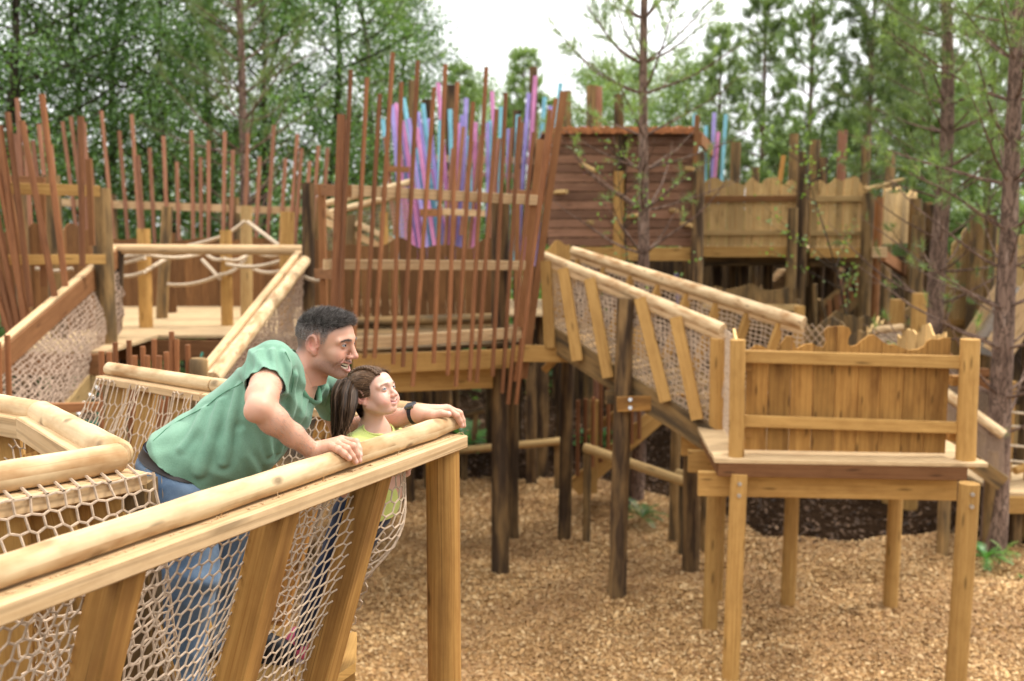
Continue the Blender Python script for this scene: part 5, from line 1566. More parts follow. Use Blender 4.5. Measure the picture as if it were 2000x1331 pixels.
B1 = broad_tree(11, 11.5, 2.7, 30000, .085, ML['broad'], MK['dark'], .05)
B2 = broad_tree(12, 10.5, 2.2, 24000, .08, ML['birch'], MK['birch'], .1)
B3 = broad_tree(13, 11, 2.9, 26000, .095, ML['broad'], MK['dark'], .02)
BF = broad_tree(14, 9.5, 2.4, 15000, .12, ML['birch'], MK['dark'], .05)
PF_ = pine_tree(21, 10, 2.3, 1.0, MK['pine'], ML['needle'], dens=1.4, per=10, tuft=.16, wd=.008, topw=.5)
PG_ = pine_tree(22, 9, 1.9, .6, MK['pine'], ML['needle'], dens=1.5, per=10, tuft=.16, wd=.008, topw=.6)

def G(px, Y):
    p = at(px, 445, Y); return (p.x, Y, max(0, (Y - 15)) * .012 - .1)
GL = 'dense broadleaf trees behind the pole fence'
for i, (px, Y, mm, sc, rz, lab) in enumerate((
        (25, 19.0, B1, 1.05, .3, 'dark green broadleaf tree at far left edge, above the leaning pole tower'),
        (-70, 20.5, B3, 1.1, 2.1, 'dark broadleaf tree half cut by the left edge of the photo'),
        (140, 20.5, B3, 1.0, 1.2, 'dark bushy tree behind the left end of the thin pole row'),
        (235, 21.5, B2, 1.12, 4.0, 'light yellow-green birch left of the grey pine, full of sky gaps'),
        (335, 20.0, B1, .86, 5.2, 'shorter dark green tree just left of the grey pine trunk'),
        (420, 22.5, B2, 1.12, 2.6, 'tall pale birch rising right behind the grey pine'),
        (545, 21.0, B3, .95, 3.6, 'mid green tree right of the grey pine, over the rope deck'),
        (640, 22.0, B1, .98, .9, 'dark tree above the dark post at the slatted tower left corner'),
        (730, 23.0, B2, 1.06, 1.7, 'light feathery tree behind the tallest poles of the slatted tower'),
        (805, 24.5, B3, .85, 2.9, 'rightmost tree of the left wood, at the edge of the open sky'))):
    plant_tree('broadleaf_tree', lab, 'tree', mm, G(px, Y), rz, sc, GL)
P_left = pine_tree(31, 12, 2.9, 4.8, MK['pine'], ML['needle'], r0=.12, dens=.55, per=10, tuft=.13, wd=.005, bare=2.6)
plant_tree('pine_tree', 'slender pine with grey-pink trunk and bare curved lower boughs behind rope deck', 'tree', P_left, G(481, 17.8), 1.0, 1.0, 'pines')
for px, Y, mm, sc, rz, lab in (
        (900, 30, PG_, .92, 0, 'low dark conifer at left of the sky gap, behind the painted poles'),
        (985, 33, BF, .78, 1, 'small bright green tree in the sky gap left of the tall grey post'),
        (1022, 29, PG_, .95, 2.2, 'spiky young pine in the middle of the sky gap'),
        (940, 36, BF, .9, 4, 'pale rounded tree far back in the sky gap'),
        (1085, 31, PG_, .82, 3.3, 'young pine behind the tall grey post right of the sky gap'),
        (1160, 30, BF, .86, 5, 'bright bushy tree above the hut roof left end'),
        (1240, 34, BF, .95, .6, 'bushy tree directly above the hut roof, behind the thin pine trunk'),
        (1345, 31, BF, .9, 2, 'green tree above the right end of the hut roof'),
        (1400, 27, PG_, .98, 4.4, 'narrow pine just right of the cyan pole ends by the hut'),
        (1485, 25.5, PF_, .98, 5.1, 'open topped pine above the scalloped walkway fence'),
        (1575, 24, PF_, .98, .4, 'conical pine with straight trunk above the leaning orange slat'),
        (1530, 33, BF, .7, 1.4, 'green thicket tree behind the conical pine'),
        (1650, 31, BF, .74, 2.4, 'mid green tree between the conical pine and right pines'),
        (1690, 23.5, PG_, 1.12, 3.0, 'dark narrow pine above the right end of the scalloped fence'),
        (1770, 26, PF_, 1.1, 1.1, 'tall far pine left of the reddish pine trunk'),
        (1850, 31, BF, .86, 3.9, 'broad green tree behind the reddish pine trunk'),
        (1925, 24, PF_, 1.12, 2.0, 'far pine between the two nearest pine trunks'),
        (2010, 27, BF, 1.15, .2, 'bushy green tree at the right edge'),
        (1730, 33, BF, 1.05, 5.5, 'far pale tree seen low between the right pines')):
    nm = 'pine_tree' if mm in (PF_, PG_) else 'broadleaf_tree'
    plant_tree(nm, lab, 'tree', mm, G(px, Y), rz, sc, 'pines' if nm == 'pine_tree' else 'trees far behind the play structures')
# the three pines standing among the platforms
c1 = lambda f: (.30 * f + .06 * math.sin(f * 6), .1 * f)
P_mid = pine_tree(41, 10.4, 3.1, 5.0, MK['pine'], ML['needle'], r0=.1, dens=.95, per=11, tuft=.12, curve=lambda f: (.10 * f + .05 * math.sin(f * 7), 0), bare=3.5, wd=.004)
g = G(1250, 13.6); plant_tree('pine_tree', 'thin pine in front of the red brown hut, sprinkled with small fresh leaves', 'tree', P_mid, g, .5, 1, 'pines')
P_r1 = pine_tree(42, 9.5, 2.9, 3.6, MK['pine'], ML['needle'], r0=.145, dens=1.0, per=12, tuft=.10, curve=c1, bare=1.4, wd=.004)
plant_tree('pine_tree', 'nearest pine with rough trunk at the right edge, beside the lookout platform', 'tree', P_r1, (at(1940, 1060, 11.3).x, 11.3, -.05), 1.0, 1, 'pines')
P_r2 = pine_tree(43, 10.5, 3.0, 4.0, MK['pine'], ML['needle'], r0=.16, dens=1.0, per=12, tuft=.11, curve=lambda f: (.28 * f + .08 * math.sin(f * 9), 0), bare=2.2, wd=.0045)
plant_tree('pine_tree', 'second pine with reddish kinked trunk, left of the nearest one', 'tree', P_r2, (at(1838, 660, 14.2).x, 14.2, -.05), 2.2, 1, 'pines')
P_r3 = pine_tree(44, 10.5, 3.2, 3.4, MK['pine'], ML['needle'], r0=.13, dens=1.0, per=11, tuft=.12, wd=.005, bare=2)
plant_tree('pine_tree', 'pine just outside the right edge whose boughs reach into the photo', 'tree', P_r3, (at(2110, 600, 13.5).x, 13.5, -.05), 1.7, 1, 'pines')

# sapling leaves: a thin birch growing up beside the hut and another by the right pines
def sapling(seed, h, spread, n):
    rr = np.random.default_rng(seed); mb = MB()
    tr = limb(mb, rr, (0, 0, -.1), (0, 0, 1), h, .022, up=0, wig=.25, n=8)
    C = []
    for k in range(16):
        b, _ = along(tr, rr.uniform(.45, 1)); a = rr.uniform(0, 6.28)
        tw = limb(mb, rr, b, (math.cos(a), math.sin(a), .7), spread * rr.uniform(.5, 1.1), .007, up=.1, n=5, ns=4)
        for q in range(n // 16):
            c_, _d = along(tw, rr.uniform(.2, 1)); C.append(np.array(c_) + rr.normal(0, .05, 3))
    return mesh_of(mb, 'trunk', MK['dark']), leaves_mesh('crown', np.array(C), .06, ML['fresh'], rr, .75)
S1 = sapling(5, 4.9, 1.1, 200); S2 = sapling(6, 5.2, 1.5, 380)
plant_tree('birch_sapling', 'whip thin birch sapling with sparse bright leaves before the hut wall', 'sapling', S1, (at(1235, 600, 13.2).x, 13.2, -.05), 0, 1, 'birch saplings')
plant_tree('birch_sapling', 'leafy birch sapling with bright leaves over the scalloped fence right end', 'sapling', S2, (at(1715, 600, 14.6).x, 14.6, -.05), 2, 1, 'birch saplings')

# far wood behind everything: one mass
def far_wood():
    rr = np.random.default_rng(77)
    C = []
    for k in range(1500):
        a = rr.uniform(-1.0, 1.0); Y = rr.uniform(30, 46); px = 1000 + a * 1500
        x = (px - 1000) / F_PX * Y
        top = 9.5 if px < 760 else (5.2 if px < 1130 else 5.4)
        if px > 1650: top = 6.4
        zc = rr.uniform(.2, top) * (.75 + .35 * mnoise.noise(Vector((x * .3, 0, 0))))
        q = rr.normal(0, 1, (34, 3)) * np.array([.75, .75, .6]) + np.array([x, Y, zc])
        C.append(q)
    # a darker undergrowth band nearer in
    for k in range(420):
        px = rr.uniform(-250, 2250); Y = rr.uniform(21.5, 27); x = (px - 1000) / F_PX * Y
        C.append(rr.normal(0, 1, (50, 3)) * np.array([.6, .6, .45]) + np.array([x, Y, rr.uniform(.1, 2.6)]))
    # unseen wood behind and beside the camera, added to shade surfaces facing it
    for k in range(900):
        a = rr.uniform(math.pi * .06, math.pi * .94); rd = rr.uniform(15, 21)
        C.append(rr.normal(0, 1, (16, 3)) * np.array([1.1, 1.1, 1.0]) + np.array([rd * 1.25 * math.cos(a), 6 - rd * math.sin(a), rr.uniform(.2, 11)]))
    C = np.concatenate(C)
    me = leaves_mesh('woodland', C, .26, ML['far'], rr, .6)
    o = bpy.data.objects.new('woodland', me); COL.objects.link(o); o['kind'] = 'stuff'
far_wood()

# ferns and small plants
def fern(label, loc, r, n=14, seed=1, mat='fern', name='fern'):
    rr = np.random.default_rng(seed); C = []; mb = MB()
    o = thing(name, label, 'plant', loc)
    V, F = [], []
    for k in range(n):
        a = rr.uniform(0, 6.28); el = rr.uniform(.5, 1.2); L = r * rr.uniform(.7, 1.2)
        d = np.array([math.cos(a) * math.cos(el), math.sin(a) * math.cos(el), math.sin(el)]); p = np.zeros(3)
        side = np.array([-math.sin(a), math.cos(a), 0])
        for s in range(10):
            d = d + np.array([0, 0, -.13]); d /= np.linalg.norm(d); p = p + d * L / 10
            wl = L * .26 * math.sin(math.pi * (s + 1.2) / 11.5)
            for sg in (-1, 1):
                q = p + side * sg * wl + d * wl * .4
                b = len(V); V += [p - d * L * .03, q, p + d * L * .05]; F.append((b, b + 1, b + 2))
    me = mesh_fast('leaf', np.array(V), np.array(F), ML[mat], np.clip(rr.normal(.5, .2, len(F)), 0, 1), parent=o)
    return o
fern('bright green fern on the dark soil right of the tall tower post, under the ramp', (at(1158, 750, 17).x, 17, .0), .55, 26, 1)
fern('green fern clump seen just below the slatted tower beam', (at(912, 770, 17).x, 17, .0), .6, 30, 2)
fern('small fern behind the dark posts left of the tower post', (at(840, 770, 18).x, 18, .0), .6, 26, 3)
fern('leafy seedling at the foot of the charred ramp post', (at(1255, 985, 12.6).x, 12.6, .0), .3, 18, 4, 'broad', 'seedling')
fern('small leafy plant at the base of the nearest pine', (at(1925, 1090, 10.9).x, 10.9, .04), .28, 20, 5, 'fern', 'seedling')
fern('pale green sprig right of the nearest pine base', (at(1960, 1080, 11).x, 11, .06), .2, 12, 6, 'fresh', 'seedling')
fern('tiny green sprig lying on the woodchips near the right edge', (at(1995, 1150, 10.2).x, 10.2, .06), .1, 7, 7, 'fern', 'sprig')
# ------------------------------------------------------------------ people: surfaces from blended solids
f32 = np.float32
def A3(v): return np.array(v, dtype=f32)
def d_cone(P, a, b, ra, rb):
    a, b = A3(a), A3(b); ba = b - a; pa = P - a
    h = np.clip(pa @ ba / max(float(ba @ ba), 1e-9), 0, 1)
    return np.linalg.norm(pa - h[:, None] * ba, axis=1) - (ra + (rb - ra) * h)
def d_ell(P, c, r, Rm=None):
    q = P - A3(c)
    if Rm is not None: q = q @ Rm
    r = A3(r); k0 = np.linalg.norm(q / r, axis=1); k1 = np.linalg.norm(q / (r * r), axis=1)
    return k0 * (k0 - 1) / np.maximum(k1, 1e-6)
def smin(a, b, k):
    h = np.clip(.5 + .5 * (b - a) / k, 0, 1)
    return b + (a - b) * h - k * h * (1 - h)
def smax(a, b, k): return -smin(-a, -b, k)
class Sol:
    def __init__(s): s.ops = []
    def cone(s, a, b, ra, rb, k=.02): s.ops.append(('u', lambda P: d_cone(P, a, b, ra, rb), k)); return s
    def chain(s, pr, k=.02):
        for (a, ra), (b, rb) in zip(pr, pr[1:]): s.cone(a, b, ra, rb, k)
        return s
    def ell(s, c, r, k=.02, Rm=None): s.ops.append(('u', lambda P: d_ell(P, c, r, Rm), k)); return s
    def fn(s, f, k=.01): s.ops.append(('u', f, k)); return s
    def cut(s, f, k=.005): s.ops.append(('s', f, k)); return s
    def disp(s, f): s.ops.append(('d', f, 0)); return s
    def __call__(s, P):
        d = None
        for t, f, k in s.ops:
            e = f(P)
            if d is None: d = e
            elif t == 'u': d = smin(d, e, k)
            elif t == 's': d = smax(d, -e, k)
            else: d = d + e
        return d
def sdf_mesh(fn, lo, hi, h, cuts=()):
    lo, hi = np.array(lo, float), np.array(hi, float)
    c = 4
    nb = np.ceil((hi - lo) / (h * c)).astype(int); n = nb * c + 1
    gc = [lo[i] + np.arange(nb[i] + 1) * h * c for i in range(3)]
    cp = np.stack(np.meshgrid(*gc, indexing='ij'), -1).reshape(-1, 3).astype(f32)
    cv = fn(cp).reshape(nb + 1)
    F = np.repeat(np.repeat(np.repeat(cv, c, 0), c, 1), c, 2)[:n[0], :n[1], :n[2]].astype(f32)
    near = np.abs(cv) < h * c * 1.9 + .006
    nm = np.repeat(np.repeat(np.repeat(near, c, 0), c, 1), c, 2)
    nm = np.pad(nm, c)[c // 2 + c // 1 - c // 2:, :, :]                       # keep corner aligned block, then grow it
    nm = np.repeat(np.repeat(np.repeat(near, c, 0), c, 1), c, 2)[:n[0], :n[1], :n[2]]
    g = nm.copy()
    for ax in range(3):
        for s in range(1, c):
            g2 = np.roll(nm, -s, ax)
            sl = [slice(None)] * 3; sl[ax] = slice(-s, None); g2[tuple(sl)] = False
            g |= g2
        nm = g.copy()
    ii = np.argwhere(g)
    pts = (lo + ii * h).astype(f32)
    vals = np.empty(len(pts), f32)
    for k in range(0, len(pts), 400000): vals[k:k + 400000] = fn(pts[k:k + 400000])
    F[tuple(ii.T)] = vals
    S = F < 0
    m = S[:-1, :-1, :-1]; al = m.copy(); an = m.copy()
    for dx in (0, 1):
        for dy in (0, 1):
            for dz in (0, 1):
                q = S[dx:dx + n[0] - 1, dy:dy + n[1] - 1, dz:dz + n[2] - 1]
                al = al & q; an = an | q
    act = an & ~al
    ci = np.argwhere(act)
    idx = -np.ones(act.shape, int); idx[tuple(ci.T)] = np.arange(len(ci))
    acc = np.zeros((len(ci), 3)); cnt = np.zeros(len(ci))
    cor = [(0, 0, 0), (1, 0, 0), (0, 1, 0), (1, 1, 0), (0, 0, 1), (1, 0, 1), (0, 1, 1), (1, 1, 1)]
    for a in range(8):
        for b in range(a + 1, 8):
            df = np.array(cor[b]) - np.array(cor[a])
            if np.abs(df).sum() != 1: continue
            f0 = F[tuple((ci + cor[a]).T)]; f1 = F[tuple((ci + cor[b]).T)]
            x = (f0 < 0) != (f1 < 0)
            t = np.where(x, f0 / np.where(f0 == f1, 1, f0 - f1), 0)
            acc += np.where(x[:, None], np.array(cor[a]) + t[:, None] * df, 0); cnt += x
    V = lo + (ci + acc / np.maximum(cnt, 1)[:, None]) * h
    Q = []
    for ax in range(3):
        a1, a2 = (ax + 1) % 3, (ax + 2) % 3
        sl0 = [slice(None)] * 3; sl1 = [slice(None)] * 3; sl0[ax] = slice(0, -1); sl1[ax] = slice(1, None)
        e = S[tuple(sl0)] != S[tuple(sl1)]
        ei = np.argwhere(e)
        ok = (ei[:, a1] >= 1) & (ei[:, a2] >= 1) & (ei[:, a1] < n[a1] - 1) & (ei[:, a2] < n[a2] - 1)
        ei = ei[ok]
        ins = S[tuple(ei.T)]
        u = np.zeros(3, int); u[a1] = 1; v = np.zeros(3, int); v[a2] = 1
        q = np.stack([idx[tuple((ei - u - v).T)], idx[tuple((ei - v).T)], idx[tuple(ei.T)], idx[tuple((ei - u).T)]], 1)
        q[~ins] = q[~ins][:, ::-1]
        Q.append(q)
    Q = np.concatenate(Q); Q = Q[(Q >= 0).all(1)]
    for gf, nn in cuts:
        gv = gf(V)
        keep = (gv[Q] <= 0).any(1)
        Q = Q[keep]
        mv = gv > 0
        V[mv] -= gv[mv, None] * np.array(nn) if nn is not None else 0
    used = np.unique(Q); rm = -np.ones(len(V), int); rm[used] = np.arange(len(used))
    return V[used], rm[Q]
def join(*ms):
    V, Q, o = [], [], 0
    for v, q in ms: V.append(v); Q.append(q + o); o += len(v)
    return np.concatenate(V), np.concatenate(Q)
def fig_mesh(name, VQ, mat, parent, col=None):
    V, Q = VQ
    root = parent
    while root.parent is not None: root = root.parent
    V = V - np.array(ORG[root.name])
    o = mesh_fast(name, V, Q, mat, parent=parent, smooth=True)
    if col is not None:
        a = o.data.attributes.new('col', 'FLOAT_COLOR', 'POINT')
        c = np.ones((len(V), 4), f32); c[:, :3] = col; a.data.foreach_set('color', c.ravel())
    return o
def ray_hit(fn, px, py, y0=2.2, y1=4.2):
    ys = np.linspace(y0, y1, 700)
    a, b = np.array(at(px, py, 1.0)), np.array(at(px, py, 2.0))
    P = (a + (b - a) * (ys[:, None] - 1)).astype(f32)
    d = fn(P); k = np.argmax(d < 0)
    return Vector(P[k]) if d[k] < 0 else None
def brows(hv, O, Rm, s, body, male):
    V, Q = hv; N = vnormals(V, Q); l = loc_of(V, O, Rm, s); rr = np.random.default_rng(31)
    for q in (-1, 1):
        ub = (l[:, 1] * q - .013) / .037
        bz = .0295 + .0045 * np.sin(ub * 2.6) - .0055 * ub + (0 if male else .0015)
        ok = np.where((ub > 0) & (ub < 1.05) & (np.abs(l[:, 2] - bz) < (.0036 if male else .0019)) & (l[:, 0] > .045))[0]
        if not len(ok): continue
        pk = rr.choice(ok, 190 if male else 70)
        t_ = Rm @ np.array([-.25, q * .9, .1])
        strands('eyebrow', V[pk] + N[pk] * .0006 + rr.normal(0, .0008, (len(pk), 3)), N[pk] * .25 + t_ + rr.normal(0, .15, (len(pk), 3)), rr.uniform(.005, .009, len(pk)) * s, .00038 if male else .0003, M_HM if male else M_HG, body, rr, .1, .02, 2, rr.random(len(pk)) * (.45 if male else .8))
def frame(fwd_deg, pitch_deg, roll_deg=0):
    """columns: forward, left, up.  fwd_deg is the heading measured from +X towards +Y"""
    m = Matrix.Rotation(R(fwd_deg), 3, 'Z') @ Matrix.Rotation(R(-pitch_deg), 3, 'Y') @ Matrix.Rotation(R(roll_deg), 3, 'X')
    return np.array(m)

def skin_mat():
    m, t, p = mat_new('skin')
    a = nd(t, 'ShaderNodeAttribute', attribute_name='col')
    tc_ = nd(t, 'ShaderNodeTexCoord')
    n = nd(t, 'ShaderNodeTexNoise', Scale=38.0, Detail=5.0); t.links.new(tc_.outputs['Object'], n.inputs['Vector'])
    n2 = nd(t, 'ShaderNodeTexNoise', Scale=420.0, Detail=3.0); t.links.new(tc_.outputs['Object'], n2.inputs['Vector'])
    c = mixc(t, ramp(t, n.outputs['Fac'], [(.35, K0), (.75, (.3, .3, .3))]), a.outputs['Color'], mixc(t, 1.0, a.outputs['Color'], (1.0, .72, .64, 1), 'MULTIPLY'))
    t.links.new(c, p.inputs['Base Color'])
    p.inputs['Roughness'].default_value = .48; p.inputs['Specular IOR Level'].default_value = .4
    p.inputs['Subsurface Weight'].default_value = .22; p.inputs['Subsurface Scale'].default_value = .008
    p.inputs['Subsurface Radius'].default_value = (1, .4, .22)
    bp = nd(t, 'ShaderNodeBump', Strength=.12, Distance=.002); t.links.new(n2.outputs['Fac'], bp.inputs['Height']); t.links.new(bp.outputs['Normal'], p.inputs['Normal'])
    return m
def cloth_mat(name, c1, c2, weave=900.0, sc=7, rough=.9, bump=.3, fade=None):
    m, t, p = mat_new(name)
    tc_ = nd(t, 'ShaderNodeTexCoord')
    n = nd(t, 'ShaderNodeTexNoise', Scale=float(sc), Detail=6.0, Roughness=.6); t.links.new(tc_.outputs['Object'], n.inputs['Vector'])
    w_ = nd(t, 'ShaderNodeTexVoronoi', Scale=weave / 4); t.links.new(tc_.outputs['Object'], w_.inputs['Vector'])
    c = ramp(t, n.outputs['Fac'], [(.32, c1), (.68, c2)])
    c = mixc(t, .3, c, mixc(t, 1.0, c, ramp(t, w_.outputs['Distance'], [(.1, (.6, .6, .6)), (.7, W1)]), 'MULTIPLY'))
    t.links.new(c, p.inputs['Base Color']); p.inputs['Roughness'].default_value = rough; p.inputs['Specular IOR Level'].default_value = .15
    p.inputs['Sheen Weight'].default_value = .15
    bp = nd(t, 'ShaderNodeBump', Strength=bump, Distance=.0015); t.links.new(w_.outputs['Distance'], bp.inputs['Height']); t.links.new(bp.outputs['Normal'], p.inputs['Normal'])
    return m
def hair_mat(name, c1, c2):
    m, t, p = mat_new(name)
    a = nd(t, 'ShaderNodeAttribute', attribute_name='tint')
    t.links.new(ramp(t, a.outputs['Fac'], [(0, c1), (1, c2)]), p.inputs['Base Color'])
    p.inputs['Roughness'].default_value = .5; p.inputs['Specular IOR Level'].default_value = .22
    return m
MS = skin_mat()
M_TEE = cloth_mat('green_knit', (.14, .275, .19), (.2, .35, .25), 1000)
M_TEE2 = cloth_mat('green_rib', (.085, .225, .135), (.12, .275, .17), 1400)
M_JEAN = cloth_mat('blue_denim', (.055, .105, .19), (.20, .285, .40), 1800, 9)
M_LEG = cloth_mat('navy_jersey', (.008, .014, .04), (.016, .026, .065), 1500)
M_YEL = cloth_mat('lime_cotton', (.60, .68, .19), (.68, .75, .26), 1500, 6)
M_SHOE = plain('pink_shoe', (.62, .11, .2, 1), .6, .2, 40); M_SOCK = plain('pale_sock', (.62, .5, .58, 1), .9, .15, 60)
M_BLK = plain('black_rubber', (.012, .012, .014, 1), .5, .2, 40); M_BELT = plain('belt_leather', (.022, .014, .011, 1), .5, .3, 60)
M_HM = hair_mat('dark_short_hair', (.016, .013, .012), (.46, .41, .375)); M_HG = hair_mat('brown_hair', (.020, .010, .005), (.27, .155, .085))
M_EYE = plain('eye_white', (.58, .55, .53, 1), .15, .04, 50, spec=.6); M_IRIS = plain('grey_blue_iris', (.035, .075, .125, 1), .15, .3, 300, spec=.6); M_PUP = plain('pupil', (.004, .004, .005, 1), .1, 0, 5)
M_TOOTH = plain('tooth', (.72, .63, .44, 1), .3, .12, 90, spec=.5)
M_NAVY = plain('navy_thread', (.008, .014, .04, 1), .8, .1, 50); M_STITCH = plain('tan_stitch', (.28, .22, .16, 1), .9, .2, 50); M_GOLD = plain('silver_ring', (.75, .68, .58, 1), .25, .05, 20, metal=1)

SK = np.array([.56, .315, .215]); 
def head_solid(O, Rm, s, male, neck_to, neck_r):
    L2W = lambda x, y, z: tuple(np.array(O) + s * (Rm @ np.array([x, y, z])))
    S = Sol(); W = L2W
    e = lambda c, r, k: S.ell(W(*c), [q * s for q in r], k * s, Rm.astype(f32))
    cn = lambda a, b, ra, rb, k: S.cone(W(*a), W(*b), ra * s, rb * s, k * s)
    e((-.014, 0, .030), (.095, .074, .076), .03)
    e((.026, 0, .038), (.060, .063, .055), .03)
    e((.032, 0, -.022), (.054, .057, .068), .03)
    if male:
        e((.034, 0, -.062), (.048, .047, .036), .025)
        e((.073, 0, -.090), (.016, .020, .014), .018)
        for q in (-1, 1):
            cn((-.008, q * .056, -.03), (.0, q * .053, -.058), .016, .016, .02)
            cn((.0, q * .053, -.058), (.064, q * .017, -.09), .015, .014, .02)
    else:
        e((.036, 0, -.046), (.046, .048, .034), .025)
        e((.069, 0, -.072), (.014, .016, .011), .018)
        for q in (-1, 1): cn((-.004, q * .052, -.038), (.058, q * .018, -.071), .016, .014, .025)
    for q in (-1, 1):
        e((.060, q * .040, -.020), (.022, .020, .019), .02)
        e((.066, q * .036, -.038), (.018, .017, .016) if male else (.023, .024, .021), .018)
        cn((.070, q * .050, .026), (.085, q * .016, .031), .008, .0105 if male else .007, .014)
    cn((.085, 0, .028), (.085, 0, .030), .012, .012, .012)
    for q in (-1, 1): S.cut(lambda P, q=q: d_ell(P, W(.094, q * .034, .012), [.017 * s, .017 * s, .0135 * s], Rm.astype(f32)), .012 * s)
    if male:
        cn((.088, 0, .020), (.109, 0, -.019), .0080, .0100, .010)
        e((.1115, 0, -.0235), (.0105, .0092, .0085), .008)
        for q in (-1, 1): e((.099, q * .013, -.027), (.011, .0075, .0075), .007)
    else:
        cn((.086, 0, .014), (.102, 0, -.016), .007, .0095, .010)
        e((.105, 0, -.0195), (.010, .0095, .0085), .008)
        for q in (-1, 1): e((.097, q * .012, -.022), (.009, .007, .007), .006)
    # lids round each eyeball
    for q in (-1, 1):
        c = (.0755, q * .0325, .0125)
        e(c, (.0132, .0138, .0128), .004)
        o_ = .0036 if male else .0038
        S.cut(lambda P, q=q: d_ell(P, W(.092, q * .0345, .0125), [.016 * s, .0128 * s, o_ * s], Rm.astype(f32)), .002 * s)
    # mouth
    if male:
        ys = np.linspace(-1, 1, 9)
        cen = lambda u: (.0945 - .033 * u * u, .0355 * u, -.0625 + .0185 * u * u)
        ups = [(W(*(np.array(cen(u)) + [.001, 0, .0120 - .0095 * abs(u) ** 1.5])), (.0052 - .002 * abs(u)) * s) for u in ys]
        los = [(W(*(np.array(cen(u)) + [-.002, 0, -.0125 + .0105 * abs(u) ** 1.8])), (.0058 - .0022 * abs(u)) * s) for u in ys]
        S.chain(ups, .006 * s); S.chain(los, .006 * s)
        us = np.linspace(-.92, .92, 8)
        def mouth(P):
            d = None
            for u0, u1 in zip(us, us[1:]):
                a, b = np.array(cen(u0)), np.array(cen(u1)); ra, rb = .0096 * (1 - abs(u0) ** 3) + .0016, .0096 * (1 - abs(u1) ** 3) + .0016
                for dx in (.004, -.012):
                    q_ = d_cone(P, W(*(a + [dx, 0, 0])), W(*(b + [dx, 0, 0])), ra * s, rb * s)
                    d = q_ if d is None else np.minimum(d, q_)
            return d
        S.cut(mouth, .002 * s)
    else:
        ys = np.linspace(-1, 1, 9)
        cen = lambda u: (.0905 - .024 * u * u, .0275 * u, -.0485 + .0125 * u * u)
        S.chain([(W(*(np.array(cen(u)) + [.0, 0, .0045 * (1 - u * u) + .001])), (.0052 - .0018 * abs(u)) * s) for u in ys], .006 * s)
        S.chain([(W(*(np.array(cen(u)) + [-.001, 0, -.0055 * (1 - u * u) - .001])), (.0062 - .0024 * abs(u)) * s) for u in ys], .006 * s)
        def slit(P):
            d = None
            for u0, u1 in zip(ys, ys[1:]):
                q_ = d_cone(P, W(*(np.array(cen(u0)) + [.007, 0, 0])), W(*(np.array(cen(u1)) + [.007, 0, 0])), .0024 * s, .0024 * s)
                d = q_ if d is None else np.minimum(d, q_)
            return d
        S.cut(slit, .003 * s)
    if male:
        for q in (-1, 1):
            for a, b in (((.091, q * .028, -.027), (.086, q * .038, -.037)), ((.086, q * .038, -.037), (.070, q * .0475, -.052)), ((.070, q * .0475, -.052), (.062, q * .047, -.068))):
                S.cut(lambda P, a=a, b=b: d_cone(P, W(*a), W(*b), .0032 * s, .0032 * s), .005 * s)
    # ears
    for q in (-1, 1):
        tl = Matrix.Rotation(R(-14), 3, 'Y') @ Matrix.Rotation(R(q * -22), 3, 'Z')
        Re = (Rm @ np.array(tl)).astype(f32)
        S.ell(W(-.010, q * .0765, .004), [.0180 * s, .0085 * s, .0305 * s], .004 * s, Re)
        S.ell(W(-.003, q * .0755, -.022), [.010 * s, .0065 * s, .012 * s], .006 * s, Re)
        S.cut(lambda P, q=q, Re=Re: d_ell(P, W(-.005, q * .0885, .006), [.0125 * s, .0145 * s, .0215 * s], Re), .003 * s)
        hel = [(W(-.0105 + .0165 * math.cos(a_), q * (.0815 + .0035 * (math.cos(a_) < 0) * -math.cos(a_)), .005 + .0275 * math.sin(a_)), .0042 * s) for a_ in np.linspace(.15, 4.3, 12)]
        S.chain(hel, .003 * s)
        S.ell(W(.006, q * .074, -.002), [.005 * s, .006 * s, .008 * s], .003 * s, Re)
    # neck
    S.cone(W(-.028, 0, -.035), neck_to, neck_r[0], neck_r[1], .03 * s)
    return S, W
def loc_of(V, O, Rm, s): return ((V - np.array(O)) @ Rm) / s
def blend(c, m, col): return c * (1 - m[:, None]) + np.array(col) * m[:, None]
def bump_(x, c, w_): return np.exp(-((x - c) / w_) ** 2)

